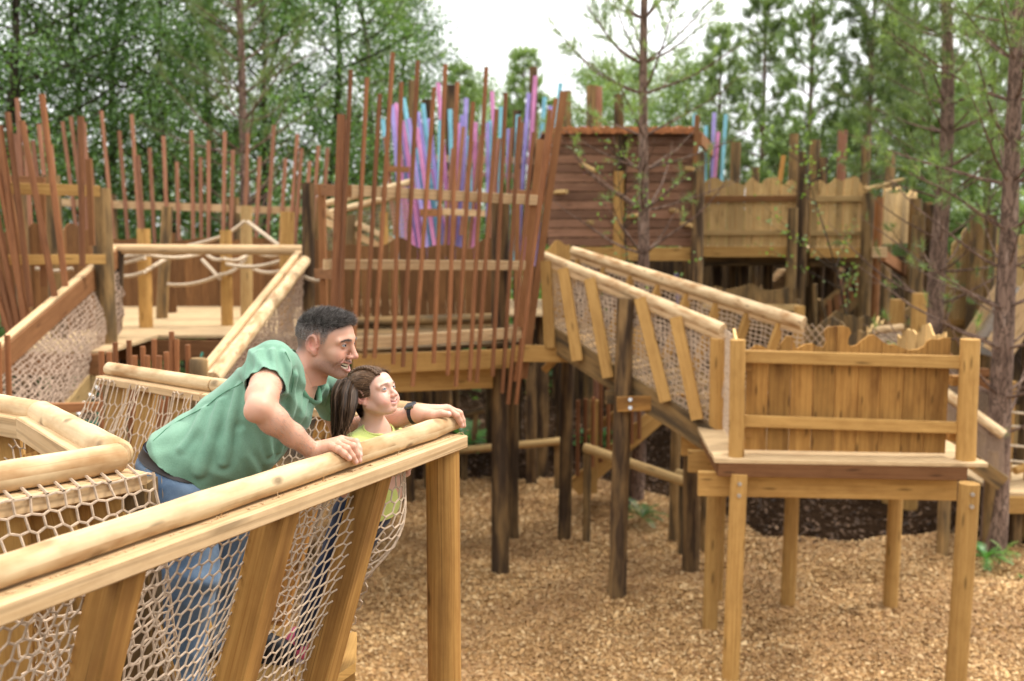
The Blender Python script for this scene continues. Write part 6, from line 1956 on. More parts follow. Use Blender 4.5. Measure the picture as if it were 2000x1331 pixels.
def tube_mesh(name, pts, r, mat, parent, n=7, tint=0):
    m = MB(); m.tube(pts, r, n, 0, tint); return m.build(name, mat, parent, True)
def ellipsoid_obj(name, c, r, Rm, mat, parent, nu=20, nv=12):
    m = MB(); b = []
    for j in range(1, nv):
        th = math.pi * j / nv
        ring = []
        for i in range(nu):
            ph = 2 * math.pi * i / nu
            l = np.array([math.cos(th) * r[0], math.sin(th) * math.cos(ph) * r[1], math.sin(th) * math.sin(ph) * r[2]])
            ring.append(Vector(np.array(c) + Rm @ l))
        b.append(ring)
    m.ring_loft(b, list(range(len(b))), list(np.linspace(0, 1, nu + 1)), 0)
    return m.build(name, mat, parent, True)
def face_bits(body, W, Rm, s, male):
    for q in (-1, 1):
        c = np.array(W(.0755, q * .0325, .0125))
        e_ = ellipsoid_obj('eye', c, (.0124 * s,) * 3, Rm, M_EYE, body)
        g = Rm @ (np.array([.92, -.26 if male else -.42, .08]) / np.linalg.norm([.92, -.26 if male else -.42, .08]))       # looking the way the head turns
        t = Vector(g); ax = t.orthogonal().normalized(); a2 = t.cross(ax)
        for nm, rr_, off, mt in (('iris', .0068, .0108, M_IRIS), ('pupil', .0033, .0123, M_PUP)):
            m = MB(); rings = []
            for k, f in enumerate((1, .9, .5, .02)):
                h_ = off * s + (.0009 * s) * (1 - f * f)
                rings.append([Vector(c) + t * h_ + (ax * math.cos(i * math.pi / 8) + a2 * math.sin(i * math.pi / 8)) * rr_ * s * f for i in range(16)])
            m.ring_loft(rings, [0, 1, 2, 3], list(range(17)), 0); m.build(nm, mt, e_, True)
def strands(name, roots, dirs, lens, wid, mat, parent, rr, grav=.2, curl=0.0, segs=3, tint=None, targets=None):
    """ribbon hairs that start at the scalp and bend"""
    n = len(roots); P = np.array(roots, float); D = np.array(dirs, float); D /= np.linalg.norm(D, axis=1, keepdims=True)
    side = np.cross(D, rr.normal(0, 1, (n, 3))); side /= np.linalg.norm(side, axis=1, keepdims=True)
    V = np.empty((n, segs + 1, 2, 3)); L = np.array(lens)[:, None] / segs
    for k in range(segs + 1):
        w_ = wid * (1 - .85 * k / segs)
        V[:, k, 0] = P - side * w_; V[:, k, 1] = P + side * w_
        D = D + np.array([0, 0, -grav / segs]) + rr.normal(0, curl, (n, 3))
        if targets is not None:
            tg = targets - P; tg /= np.maximum(np.linalg.norm(tg, axis=1, keepdims=True), 1e-6); D = D * .6 + tg * .4
        D /= np.linalg.norm(D, axis=1, keepdims=True); P = P + D * L
    F = []
    base = np.arange(n)[:, None] * (segs + 1) * 2
    for k in range(segs): F.append(base + np.array([k * 2, k * 2 + 1, k * 2 + 3, k * 2 + 2]))
    F = np.concatenate(F)
    T_ = np.tile(np.clip(rr.normal(.4, .22, n), 0, 1) if tint is None else tint, segs)
    root = parent
    while root.parent is not None: root = root.parent
    return mesh_fast(name, V.reshape(-1, 3) - np.array(ORG[root.name]), F, mat, T_, parent=parent, smooth=True)
def vnormals(V, Q):
    n = np.cross(V[Q[:, 2]] - V[Q[:, 0]], V[Q[:, 3]] - V[Q[:, 1]]); N = np.zeros_like(V)
    for k in range(4): np.add.at(N, Q[:, k], n)
    return N / np.maximum(np.linalg.norm(N, axis=1, keepdims=True), 1e-9)
def hand_sol(S, wrist, fingers, thumb, rw, rm=.0135, rf=.0112):
    for mcp, pip, tip in fingers: S.cone(wrist, mcp, rw * .8, rm, .016)
    for mcp, pip, tip in fingers:
        dip = lerp(Vector(pip), Vector(tip), .52) + (Vector(pip) - Vector(mcp)).normalized() * .0025
        S.chain([(mcp, rf * 1.12), (pip, rf * 1.02), (tuple(dip), rf * .93), (tip, rf * .74)], .0032)
        S.ell(pip, [rf * 1.1] * 3, .003)
    S.chain([(wrist, rw * .75), (thumb[0], rf * 1.55), (thumb[1], rf * 1.22), (thumb[2], rf * 1.0)], .006)
def T(p): return tuple(p)
def on_rail(px, py, Y, r):
    """the joint where it rests on the handrail, else at the depth given"""
    ys = np.linspace(Y - .12, Y + .06, 400)
    a, b = np.array(at(px, py, 1.0)), np.array(at(px, py, 2.0))
    P = (a + (b - a) * (ys[:, None] - 1)).astype(f32)
    d = d_cone(P, rail(0), rail(.97), RAIL_R, RAIL_R)
    k = np.argmax(d < r)
    return Vector(P[k]) if d[k] < r else Vector(at(px, py, Y))
def crease(P, d, fr, sh, am):
    """soft cloth with sharper valleys, wandering along sh and fading in and out"""
    d = A3(d); d = d / np.linalg.norm(d); u = P @ d; v = P @ A3(sh)
    ph = u * fr + 1.5 * np.sin(v * 9 + 1.3) + .7 * np.sin(v * 23 + u * 11)
    return (am * (np.sqrt(np.sin(ph) ** 2 + .03) - .66) * (.55 + .45 * np.sin(v * 13 + u * 7 + 2))).astype(f32)
def fold(P, d, fr, sh, am):
    d = A3(d); u = P @ d
    v = P @ A3((sh[1], sh[2], sh[0]))
    return am * np.sin(u * fr + 1.6 * np.sin(v * 17 + u * 4)).astype(f32)


def lash(col, l, hd, o_):
    for q in (-1, 1):
        e_ = d_ell(l.astype(f32), (.092, q * .0345, .0125), [.016, .0128, o_])
        m = hd * np.exp(-(np.clip(e_ - .0004, 0, 1) / .0017) ** 2) * (np.abs(l[:, 1] - q * .034) < .0145) * (l[:, 0] > .07) * np.where(l[:, 2] > .0125, 1, .45)
        col = blend(col, np.clip(m, 0, .95), (.045, .028, .022))
    return col

# ------------------------------------------------------------------ the man
def man():
    org = Vector((at(400, 1330, 3.1).x, 3.1, DECK_Z))
    root = thing('person', 'dark-haired man in a green t-shirt and jeans leaning over the log handrail', 'person', org)
    Rh = frame(-17, -9, 0); s = .955
    ear = np.array(at(616, 676, 3.10)); O = ear - Rh @ np.array([0, -.075, 0]) * s
    Sr, Sl = at(530, 718, 3.0), at(634, 756, 3.44)
    nb = at(588, 744, 3.19)
    H, W = head_solid(O, Rh, s, True, T(nb), (.057, .066))
    H.cone(T(nb), T(lerp(Sr, nb, .3)), .05, .05, .05); H.cone(T(nb), T(at(560, 800, 3.16)), .06, .1, .05)
    Er, Wr = at(505, 798, 2.77), at(614, 884, 2.925)
    El, Wl = at(668, 842, 3.56), at(815, 808, 3.455)
    AR = Sol(); m1 = lerp(Er, Wr, .25)
    AR.chain([(T(lerp(Sr, Er, .3)), .051), (T(lerp(Sr, Er, .75)), .044), (T(Er), .034)], .02).chain([(T(Er), .034), (T(m1), .0395), (T(lerp(Er, Wr, .6)), .032), (T(Wr), .0255)], .02)
    AR.ell(T(Er + Vector((-.014, -.01, -.012))), [.021] * 3, .018)
    hand_sol(AR, T(Wr), [(T(at(646, 873, 2.90)), T(on_rail(660, 878, 2.89, .012)), T(on_rail(682, 896, 2.94, .009))), (T(at(656, 867, 2.93)), T(on_rail(677, 877, 2.93, .014)), T(on_rail(695, 903, 2.96, .009))),
                         (T(at(662, 862, 2.955)), T(on_rail(689, 872, 2.955, .015)), T(on_rail(702.5, 900, 2.98, .009))), (T(at(667, 859, 2.98)), T(on_rail(695, 864, 2.985, .014)), T(on_rail(703.5, 889, 3.0, .009)))],
             (T(at(640, 882, 2.97)), T(at(656, 884, 3.02)), T(at(672, 886, 3.05))), .029)
    AL = Sol()
    AL.chain([(T(lerp(Sl, El, .3)), .051), (T(El), .038)], .02).chain([(T(El), .037), (T(lerp(El, Wl, .35)), .039), (T(lerp(El, Wl, .75)), .031), (T(Wl), .027)], .02)
    hand_sol(AL, T(Wl), [(T(at(875, 800, 3.49)), T(on_rail(892, 812, 3.5, .013)), T(on_rail(902, 832, 3.51, .01))), (T(at(876, 798, 3.515)), T(at(898, 808, 3.52)), T(at(906, 832, 3.515))),
                         (T(at(872, 797, 3.54)), T(at(895, 806, 3.55)), T(at(905, 829, 3.545))), (T(at(866, 799, 3.565)), T(at(886, 808, 3.575)), T(at(897, 826, 3.57)))],
             (T(at(843, 811, 3.44)), T(at(861, 808, 3.445)), T(at(876, 809.5, 3.455))), .031)
    h = .0019
    def bounds(*ps, pad=.07):
        a = np.array([T(p) for p in ps]); return a.min(0) - pad, a.max(0) + pad
    lo, hi = bounds(*[W(a, b, c) for a in (-.115, .12) for b in (-.085, .085) for c in (-.115, .112)], nb, pad=.008)
    hv = sdf_mesh(H, lo, hi, h)
    lo, hi = bounds(lerp(Sr, Er, .3), Er, Wr, at(705, 890, 3.0), at(705, 905, 2.9)); rv = sdf_mesh(AR, lo, hi, h)
    lo, hi = bounds(lerp(Sl, El, .3), El, Wl, at(908, 830, 3.58), at(908, 835, 3.42)); lv = sdf_mesh(AL, lo, hi, h)
    # torso and legs under the clothes
    Pc, Sm = at(352, 930, 3.06), at(578, 748, 3.16)
    ax = np.array((Sm - Pc).normalized()); lat = np.array([.22, .975, 0.]); lat -= ax * (lat @ ax); lat /= np.linalg.norm(lat); nr = np.cross(ax, lat)
    Rt = np.stack([ax, lat, nr], 1).astype(f32)
    c_ = lambda t: T(lerp(Pc, Sm, t))
    hipR, hipL = at(358, 975, 2.98), at(418, 975, 3.2)
    legR = [(T(hipR), .1), (T(at(369, 1120, 2.97)), .086), (T(at(356, 1310, 3.0)), .067), (T(at(350, 1500, 3.03)), .057)]
    legL = [(T(hipL), .098), (T(at(456, 1100, 3.28)), .078), (T(at(452, 1285, 3.42)), .058)]
    B = Sol(); B.ell(c_(.72), [.18, .17, .12], .05, Rt).ell(c_(.33), [.2, .15, .12], .05, Rt).ell(T(Pc), [.12, .15, .12], .05, Rt)
    B.cone(T(Sr), T(Sl), .055, .055, .04)
    B.chain([(p, r - .012) for p, r in legR], .04).chain([(p, r - .012) for p, r in legL], .04)
    lo, hi = bounds(Pc, Sm, Sr, Sl, at(350, 1500, 3.03), at(452, 1285, 3.42), pad=.2)
    bv = sdf_mesh(B, lo, hi, .009)
    V, Q = join(hv, rv, lv, bv)
    # skin colour by place on the body
    l = loc_of(V, O, Rh, s); col = np.tile(SK, (len(V), 1))
    hd = (np.arange(len(V)) < len(hv[0])).astype(float)
    x, y, z = l.T
    rr = np.random.default_rng(5)
    sig = lambda q, w_: 1 / (1 + np.exp(-q / w_))
    beard = hd * sig(-.030 - z + .02 * np.clip((.06 - x) / .06, 0, 1), .009) * sig(z + .118 - .0 * x, .010) * sig(x + .004, .010)
    beard *= 1 - bump_(z, -.030, .012) * sig(.012 - np.abs(y), .004) * .5
    beard *= 1 - sig(.070 - x, .012) * bump_(z, -.034, .012) * .6
    col = blend(col, np.clip(beard * (.58 + .3 * rr.random(len(V))), 0, 1), (.165, .105, .082))
    must = hd * bump_(z, -.0400, .0055) * sig(x - .078, .006) * sig(.03 - np.abs(y), .006)
    col = blend(col, must * .5, (.15, .10, .08))
    flush = hd * (bump_(x, .07, .03) * bump_(np.abs(y), .038, .018) * bump_(z, -.022, .018) * .4 + sig(x - .1, .006) * bump_(z, -.02, .02) * .4 + sig(-x + .015, .005) * sig(np.abs(y) - .066, .004) * bump_(z, .003, .035) * .75)
    col = blend(col, np.clip(flush, 0, .8), (.60, .235, .175))
    neck = hd * sig(-.085 - z, .015) * sig(.055 - x, .01); col = blend(col, neck * .35, (.55, .27, .2))
    u = y / .0355; mz = -.0625 + .0185 * u * u
    inl = hd * sig(.037 - np.abs(y), .003) * sig(x - .053, .003)
    lip = inl * (bump_(z, mz + .0125 - .0105 * np.clip(np.abs(u), 0, 1) ** 1.5, .0052) + bump_(z, mz - .0145 + .0125 * np.clip(np.abs(u), 0, 1) ** 1.8, .006)); col = blend(col, np.clip(lip, 0, 1) * .7, (.46, .19, .16))
    ins = inl * sig(.0095 - np.abs(z - mz), .0012) * sig(.0925 - .033 * u * u - x, .0015); col = blend(col, np.clip(ins, 0, 1), (.16, .03, .03))
    for tp_ in [on_rail(682, 896, 2.94, .009), on_rail(695, 903, 2.96, .009), on_rail(702.5, 900, 2.98, .009), on_rail(703.5, 889, 3.0, .009), on_rail(902, 832, 3.51, .01), at(876, 809.5, 3.455)]:
        c_n = np.array(tp_) + np.array([.004, -.006, .005]); dn = np.linalg.norm(V - c_n, axis=1)
        col = blend(col, sig(.0068 - dn, .0008) * .75, (.74, .47, .40))
    # shaved sides: darker scalp under the short hair
    def hairline(x, z, y):
        xs = [-.12, -.075, -.045, -.026, -.012, .010, .016, .028, .040, .050, .066, .080, .12]
        zs = [-.040, -.046, -.040, -.010, .036, .036, -.004, .006, .045, .062, .070, .083, .15]
        return z - np.interp(x, xs, zs)
    hl = hd * sig(hairline(x, z, y) - .002, .0085)
    col = blend(col, hl * np.clip(.28 + (z + .03) * 7.5 + np.clip(-x - .03, 0, .06) * 12, .2, .85), (.06, .052, .05))
    for q in (-1, 1):
        ub = (y * q - .014) / .036; bz = .0300 + .0045 * np.sin(ub * 2.6) - .0055 * ub
        col = blend(col, hd * sig(ub + .02, .04) * sig(1.02 - ub, .05) * sig(x - .05, .004) * bump_(z, bz + .001, .0034) * .72, (.05, .035, .028))
    col = lash(col, l, hd, .0036)
    body = fig_mesh('body', (V, Q), MS, root, np.clip(col, 0, 1))
    face_bits(body, W, Rh, s, True); brows(hv, O, Rh, s, body, True)
    for av, a0, b0_ in ((rv, Er, Wr), (lv, El, Wl)):
        Va, Qa = av; Na = vnormals(Va, Qa); dd = np.array((b0_ - a0).normalized()); u_ = (Va - np.array(a0)) @ dd / (b0_ - a0).length
        ok = np.where((u_ > .12) & (u_ < .93))[0]; ra = np.random.default_rng(4); pk = ra.choice(ok, 2600)
        strands('arm_hair', Va[pk], Na[pk] * .35 + dd + ra.normal(0, .35, (len(pk), 3)), ra.uniform(.006, .014, len(pk)), .00022, M_HM, body, ra, .1, .05, 3, np.full(len(pk), .55))
    # teeth
    for nm, dz, hh, n_ in (('upper_teeth', .0046, .0074, 11), ('lower_teeth', -.0058, .005, 11)):
        m = MB()
        for i in range(n_):
            u0 = -.8 + 1.6 * i / n_; u1 = -.8 + 1.6 * (i + .92) / n_
            P_ = []
            for u in (u0, u1):
                c = np.array([.0875 - .0315 * u * u, .0345 * u, -.0625 + .0185 * u * u + dz]); P_.append(c)
            a, b = P_; hz = hh * (1 - .25 * abs(u0))
            q = [W(*(a + [0, 0, hz / 2])), W(*(b + [0, 0, hz / 2])), W(*(b + [.0012, 0, -hz / 2])), W(*(a + [.0012, 0, -hz / 2]))]
            qb = [W(*(a + [-.004, 0, hz / 2])), W(*(b + [-.004, 0, hz / 2])), W(*(b + [-.004, 0, -hz / 2])), W(*(a + [-.004, 0, -hz / 2]))]
            m.ring_loft([[Vector(p) for p in qb], [Vector(p) for p in q]], [0, 1], [0, 1, 2, 3, 4], 0)
        m.build(nm, M_TOOTH, body, False)
    tg = ellipsoid_obj('tongue', W(.074, 0, -.0715), (.016 * s, .018 * s, .006 * s), Rh, plain('tongue', (.45, .15, .13, 1), .4, .1), body)
    # hair
    Vh, Qh = hv; N = vnormals(Vh, Qh); lh = loc_of(Vh, O, Rh, s)
    hx, hy, hz = lh.T
    msk = np.where((hairline(hx, hz, hy) > .002) & (hz > -.05) & (np.abs(N).sum(1) > 0) & ~((np.abs(hy) > .073) & (hx > -.03) & (hz < .034)))[0]
    rr = np.random.default_rng(9)
    pw_ = np.clip(.12 + (lh[msk, 2] + .02) * 9, .1, 1); pick = rr.choice(msk, 24000, p=pw_ / pw_.sum())
    pick = pick[lh[pick, 2] > .012]; px_, pz = lh[pick, 0], lh[pick, 2]
    top = np.clip((pz - .045) / .045, 0, 1)
    ln = (.0030 + .0215 * top ** 1.3) * rr.uniform(.7, 1.15, len(pick)) * (1 + .55 * np.clip((px_ - .03) / .04, 0, 1) * top)
    comb = (Rh @ np.array([.85, 0, .5]))
    side_c = (Rh @ np.array([-.25, 0, -.95]))
    dr = N[pick] * (.42 + .35 * np.clip((px_ - .03) / .04, 0, 1) * top)[:, None] + comb * (top * .95)[:, None] + side_c * ((1 - top) * .55)[:, None] + rr.normal(0, .26, (len(pick), 3)) * (.4 + .6 * top[:, None])
    jit = rr.normal(0, .0012, (len(pick), 3))
    tn = np.clip(rr.normal(.22, .13, len(pick)) + .5 * (rr.random(len(pick)) > .82) + .16 * np.sin(lh[pick, 1] * 420) * np.sin(lh[pick, 0] * 260), 0, 1)  # paler strands put the sheen of lit hair into the colour
    strands('hair', Vh[pick] + jit, dr, ln, .00065, M_HM, body, rr, .12, .07, 3, tn)
    # t-shirt
    hem0 = np.array(at(298, 858, 3.05)); hn = np.array([-.55, 0, -.835])
    S = Sol()
    S.ell(c_(.70), [.20, .19, .138], .05, Rt).ell(c_(.34), [.22, .165, .140], .06, Rt).ell(c_(.05), [.14, .168, .148], .06, Rt)
    S.ell(T(at(455, 885, 3.06)), [.12, .13, .085], .07).ell(T(at(470, 868, 3.2)), [.14, .1, .09], .06)
    S.cone(T(Sr), T(Sl), .062, .06, .05).cone(T(Sr), c_(.62), .06, .1, .06).cone(T(Sr), T(nb), .06, .05, .04).cone(T(Sl), T(nb), .06, .055, .04)
    for a, b, q in ((Sr, Er, 0), (Sl, El, 1)): S.cone(T(a), T(lerp(a, b, .85)), .060, .056, .04)
    S.disp(lambda P: crease(P, (.86, .25, .25), 25, (.35, .2, .9), .0125) + crease(P, (.55, -.3, .8), 36, (.7, .3, .2), .005) + fold(P, (-.2, .6, .7), 85, (.5, .2, .6), .0012))
    # drape folds: ridge lines laid over the chest, flank and sleeve
    FL = []
    for pts_, am, wd in (([(464, 758), (456, 800), (447, 850), (436, 905)], .010, .012), ([(500, 778), (518, 830), (530, 885)], .009, .011), ([(578, 735), (574, 785), (560, 840), (548, 880)], .010, .011),
                         ([(548, 800), (563, 845), (580, 880)], .008, .010), ([(430, 785), (418, 830), (402, 880), (390, 925)], .009, .013), ([(470, 845), (480, 890), (502, 925)], .008, .012), ([(398, 800), (380, 840), (355, 875)], .007, .012),
                         ([(506, 686), (500, 712), (492, 730)], .005, .009), ([(532, 684), (537, 720), (544, 745)], .005, .009), ([(556, 690), (566, 725), (556, 770)], .007, .010), ([(600, 778), (590, 815), (572, 850)], .007, .010),
                         ([(482, 705), (482, 722), (479, 738)], .003, .008), ([(640, 760), (632, 790), (618, 830)], .008, .011)):
        hp = [ray_hit(S, *p) for p in pts_]; hp = [T(p) for p in hp if p is not None]
        if len(hp) > 1: FL.append((hp, am, wd))
    def folds(P):
        o = np.zeros(len(P), f32)
        for hp, am, wd in FL:
            dm = None
            for a, b in zip(hp, hp[1:]):
                q = d_cone(P, a, b, 0, 0); dm = q if dm is None else np.minimum(dm, q)
            o -= am * np.exp(-(dm / wd) ** 2) - .55 * am * np.exp(-((dm - wd * 1.9) / wd) ** 2)
        return o
    S.disp(folds)
    cutR, cutL = lerp(Sr, Er, .46), lerp(Sl, El, .52)
    def arm_cut(c, d, a):
        d = np.array(d.normalized()); c = np.array(c); a = np.array(a)
        def g(P):
            r = P - c; u = r @ d; rad = np.linalg.norm(r - u[:, None] * d, axis=1)
            # the torso is on the near side of the plane or far from the arm axis
            return np.where(rad < .085, u, -1.0)
        return g, d
    hemg = lambda P: (P - hem0) @ hn + .006 * np.sin(P @ np.array([9., 21., 3.]))
    cc = np.array(at(594, 738, 3.15)); cnrm = np.array([.90, -.02, .42]); cnrm /= np.linalg.norm(cnrm)
    def neckg(P):
        r = P - cc; u = r @ cnrm; rad = np.linalg.norm(r - u[:, None] * cnrm, axis=1)
        return np.where(rad < .100, u + .0, -1.0)
    lo, hi = bounds(Pc, Sm, Sr, Sl, Er, at(455, 950, 3.06), pad=.16)
    # the lower arm stops at the cuff plane
    Scut = Sol(); Scut.fn(S, .01)
    shv = sdf_mesh(S, lo, hi, .0042, [(hemg, hn), arm_cut(cutR, Er - Sr, Sr), arm_cut(cutL, El - Sl, Sl), (neckg, cnrm)])
    ts = fig_mesh('t_shirt', shv, M_TEE, body)
    sm = ts.modifiers.new('cloth_thickness', 'SOLIDIFY'); sm.thickness = .0025; sm.offset = -1
    # ribbed collar, cuffs and side seam
    e1 = np.array([0, 1, 0.]); e1 -= cnrm * (e1 @ cnrm); e1 /= np.linalg.norm(e1); e2 = np.cross(cnrm, e1)
    rng = []
    for i in range(41):
        a = 2 * math.pi * i / 40; d = e1 * math.cos(a) + e2 * math.sin(a)
        # slide outward until the shirt surface is met
        rs = np.linspace(.03, .16, 120); Pp = (cc + d * rs[:, None]).astype(f32); dd = S(Pp); k = np.argmax(dd > -.001)
        r_ = min(max(rs[k] if (dd > -.001).any() else .08, .066), .098)
        rng.append(Vector(cc + d * r_))
    m = MB(); rings = []
    for i, p in enumerate(rng):
        d = (p - Vector(cc)).normalized(); n_ = Vector(cnrm)
        rings.append([p + d * (.006 * math.cos(q)) + n_ * (.011 * math.sin(q)) for q in np.linspace(0, 2 * math.pi, 9)[:-1]])
    m.ring_loft(rings, list(np.linspace(0, 1, 41)), list(np.linspace(0, .05, 9)), 0, caps=False); m.build('collar', M_TEE2, ts, True)
    seam = [ray_hit(S, *p) for p in ((300, 861), (325, 838), (350, 822), (380, 806), (405, 793), (425, 776), (445, 763), (462, 755), (474, 747))]
    seam = [p + Vector((.0005, -.0025, .001)) for p in seam if p is not None]
    tube_mesh('side_seam', seam, .0016, M_TEE2, ts)
    sh = [ray_hit(S, *p) for p in ((558, 688), (566, 705), (572, 725), (574, 745), (570, 765), (560, 782))]
    tube_mesh('sleeve_seam', [p + Vector((0, -.0025, .001)) for p in sh if p is not None], .0014, M_TEE2, ts)
    # small dark bird emblem on the chest
    bp = ray_hit(S, 607, 843)
    if bp is not None:
        ux = Vector((1, .1, 0)).normalized(); uy = Vector((0, -.12, 1)).normalized(); u = .0016
        m = MB()
        m.prism([(-4 * u, -5 * u), (-2 * u, -1.5 * u), (-3.2 * u, 4.8 * u), (-.4 * u, 1.2 * u), (1 * u, 1.6 * u), (2.2 * u, 3 * u), (3.2 * u, 2.6 * u), (2.4 * u, .6 * u), (4.6 * u, 1 * u), (1.8 * u, -1.4 * u), (-.6 * u, -3.4 * u), (-1.2 * u, -5 * u), (-2 * u, -3.6 * u)], bp + Vector((0, -.004, 0)), ux, uy, .002)
        m.build('bird_emblem', M_NAVY, ts)
    # jeans
    J = Sol(); J.ell(T(at(356, 942, 3.06)), [.128, .165, .15], .05)
    J.cone(T(at(342, 905, 3.06)), T(at(348, 930, 3.06)), .104, .115, .05)
    J.chain(legR, .045).chain(legL, .045)
    J.disp(lambda P: fold(P, (.25, .1, .95), 52, (.9, .3, .2), .0030) + fold(P, (.7, .2, .6), 85, (.2, .5, .7), .0016))
    wn = np.array([-.29, 0, -.957]); w0 = np.array(at(297, 872, 3.05))
    wcut = lambda P: -((P - w0) @ wn)
    lo, hi = bounds(Pc, at(350, 1480, 3.03), at(452, 1285, 3.42), hipL, pad=.17)
    lo[2] = DECK_Z + .05
    jv = sdf_mesh(J, lo, hi, .0048, [(wcut, -wn)])
    jn = fig_mesh('jeans', jv, M_JEAN, body)
    def line(name, pts, r=.0013, mt=M_STITCH, par=jn):
        P_ = [ray_hit(J, *p) for p in pts]; P_ = [p for p in P_ if p is not None]
        if len(P_) > 2: tube_mesh(name, P_, r, mt, par, 5)
    line('pocket_seam', [(273, 940), (280, 935), (288, 931), (289, 950), (291, 975), (291, 998)]); line('pocket_seam', [(316, 927), (330, 926), (345, 925), (362, 923)], .0018)
    line('side_seam', [(314, 892), (314, 915), (316, 940), (318, 965), (320, 990), (321, 1010)], .0018); line('yoke_seam', [(275, 925), (285, 917), (297, 912), (312, 911)], .0018)
    line('leg_seam', [(330, 1060), (332, 1100), (330, 1150), (326, 1200), (322, 1260), (318, 1320)], .0015)
    # belt
    Bs = Sol(); Bs.fn(lambda P: J(P) - .003, .01)
    b0 = w0 - wn * .001; b1 = w0 + wn * .030
    bvv = sdf_mesh(Bs, np.array(at(300, 930, 3.06)) - [.16, .24, .06], np.array(at(360, 880, 3.06)) + [.16, .24, .1], .0035, [(lambda P: -((P - b0) @ wn), -wn), (lambda P: (P - b1) @ wn, wn)])
    bl = fig_mesh('belt', bvv, M_BELT, body)
    lp = [ray_hit(Bs, *p) for p in ((303, 868), (301, 876), (300, 884), (299, 893))]
    lp = [p for p in lp if p is not None]
    if len(lp) > 2:
        m = MB(); m.tube([p + Vector((0, -.002, 0)) for p in lp], .006, 8); m.build('belt_loop', M_JEAN, bl, True)
    # shoes
    for fx, fy, Y, dx in ((352, 1505, 3.03, .22), (462, 1304, 3.44, .2)):
        f = at(fx, fy, Y); zz = DECK_Z + .045
        Sh = Sol(); Sh.chain([((f.x - .05, Y, zz + .02), .045), ((f.x + .08, Y - .02, zz + .01), .045), ((f.x + dx, Y - .06, zz - .005), .036)], .04).cone((f.x, Y, zz), (f.x, Y, zz + .07), .045, .05, .03)
        Sh.cut(lambda P: P[:, 2] - 0 * P[:, 2] - 1e6, .01) if False else None
        v = sdf_mesh(Sh, (f.x - .15, Y - .18, DECK_Z - .02), (f.x + .32, Y + .13, DECK_Z + .18), .006)
        v[0][:, 2] = np.maximum(v[0][:, 2], DECK_Z + .022)
        so = fig_mesh('shoe', v, M_BLK, body)
        m = MB(); m.prism([(f.x - .095, Y - .045), (f.x + .07, Y - .07), (f.x + dx + .02, Y - .10), (f.x + dx + .035, Y - .06), (f.x + dx, Y - .02), (f.x + .06, Y + .035), (f.x - .09, Y + .04)], (0, 0, DECK_Z + .014), (1, 0, 0), (0, 1, 0), .026); m.build('sole', M_BLK, so)
    # watch
    d = (Wl - El).normalized(); wc = lerp(El, Wl, .955); upv = Vector((-.12, -.28, 1)); upv = (upv - d * upv.dot(d)).normalized(); sv = d.cross(upv)
    m = MB(); rings = []
    for k, off in enumerate((-.0115, -.0105, .0105, .0115)):
        r_ = .0335 if k in (1, 2) else .031
        rings.append([wc + d * off + (sv * math.cos(q) * r_ * .98 + upv * math.sin(q) * r_ * 1.02) for q in np.linspace(0, 2 * math.pi, 29)[:-1]])
    m.ring_loft(rings, [0, .1, .2, .3], list(np.linspace(0, 1, 29)), 0); wt = m.build('watch_strap', M_BLK, body, True)
    m = MB(); m.beam(wc + upv * .0345 - d * .0165, wc + upv * .0345 + d * .0165, .036, .011, up=upv, ch=.004); cs = m.build('watch_case', M_STEELW, wt, True)
    m = MB(); m.beam(wc + upv * .0395 - d * .0145, wc + upv * .0395 + d * .0145, .032, .003, up=upv, ch=.001); m.build('watch_face', M_BLK, cs)
    # ring
    a, b = at(656, 869, 2.93), at(677, 879, 2.925); d = (b - a).normalized(); c = lerp(a, b, .5); e1 = d.orthogonal().normalized(); e2 = d.cross(e1)
    m = MB(); rings = [[c + d * o + (e1 * math.cos(q) + e2 * math.sin(q)) * r_ for q in np.linspace(0, 2 * math.pi, 21)[:-1]] for o, r_ in ((-.003, .0108), (-.0026, .0118), (.0026, .0118), (.003, .0108))]
    m.ring_loft(rings, [0, .1, .2, .3], list(np.linspace(0, 1, 21)), 0, caps=False); m.build('ring', M_GOLD, body, True)
M_STEELW = plain('watch_metal', (.12, .12, .13, 1), .25, .1, 20, metal=1)
man()

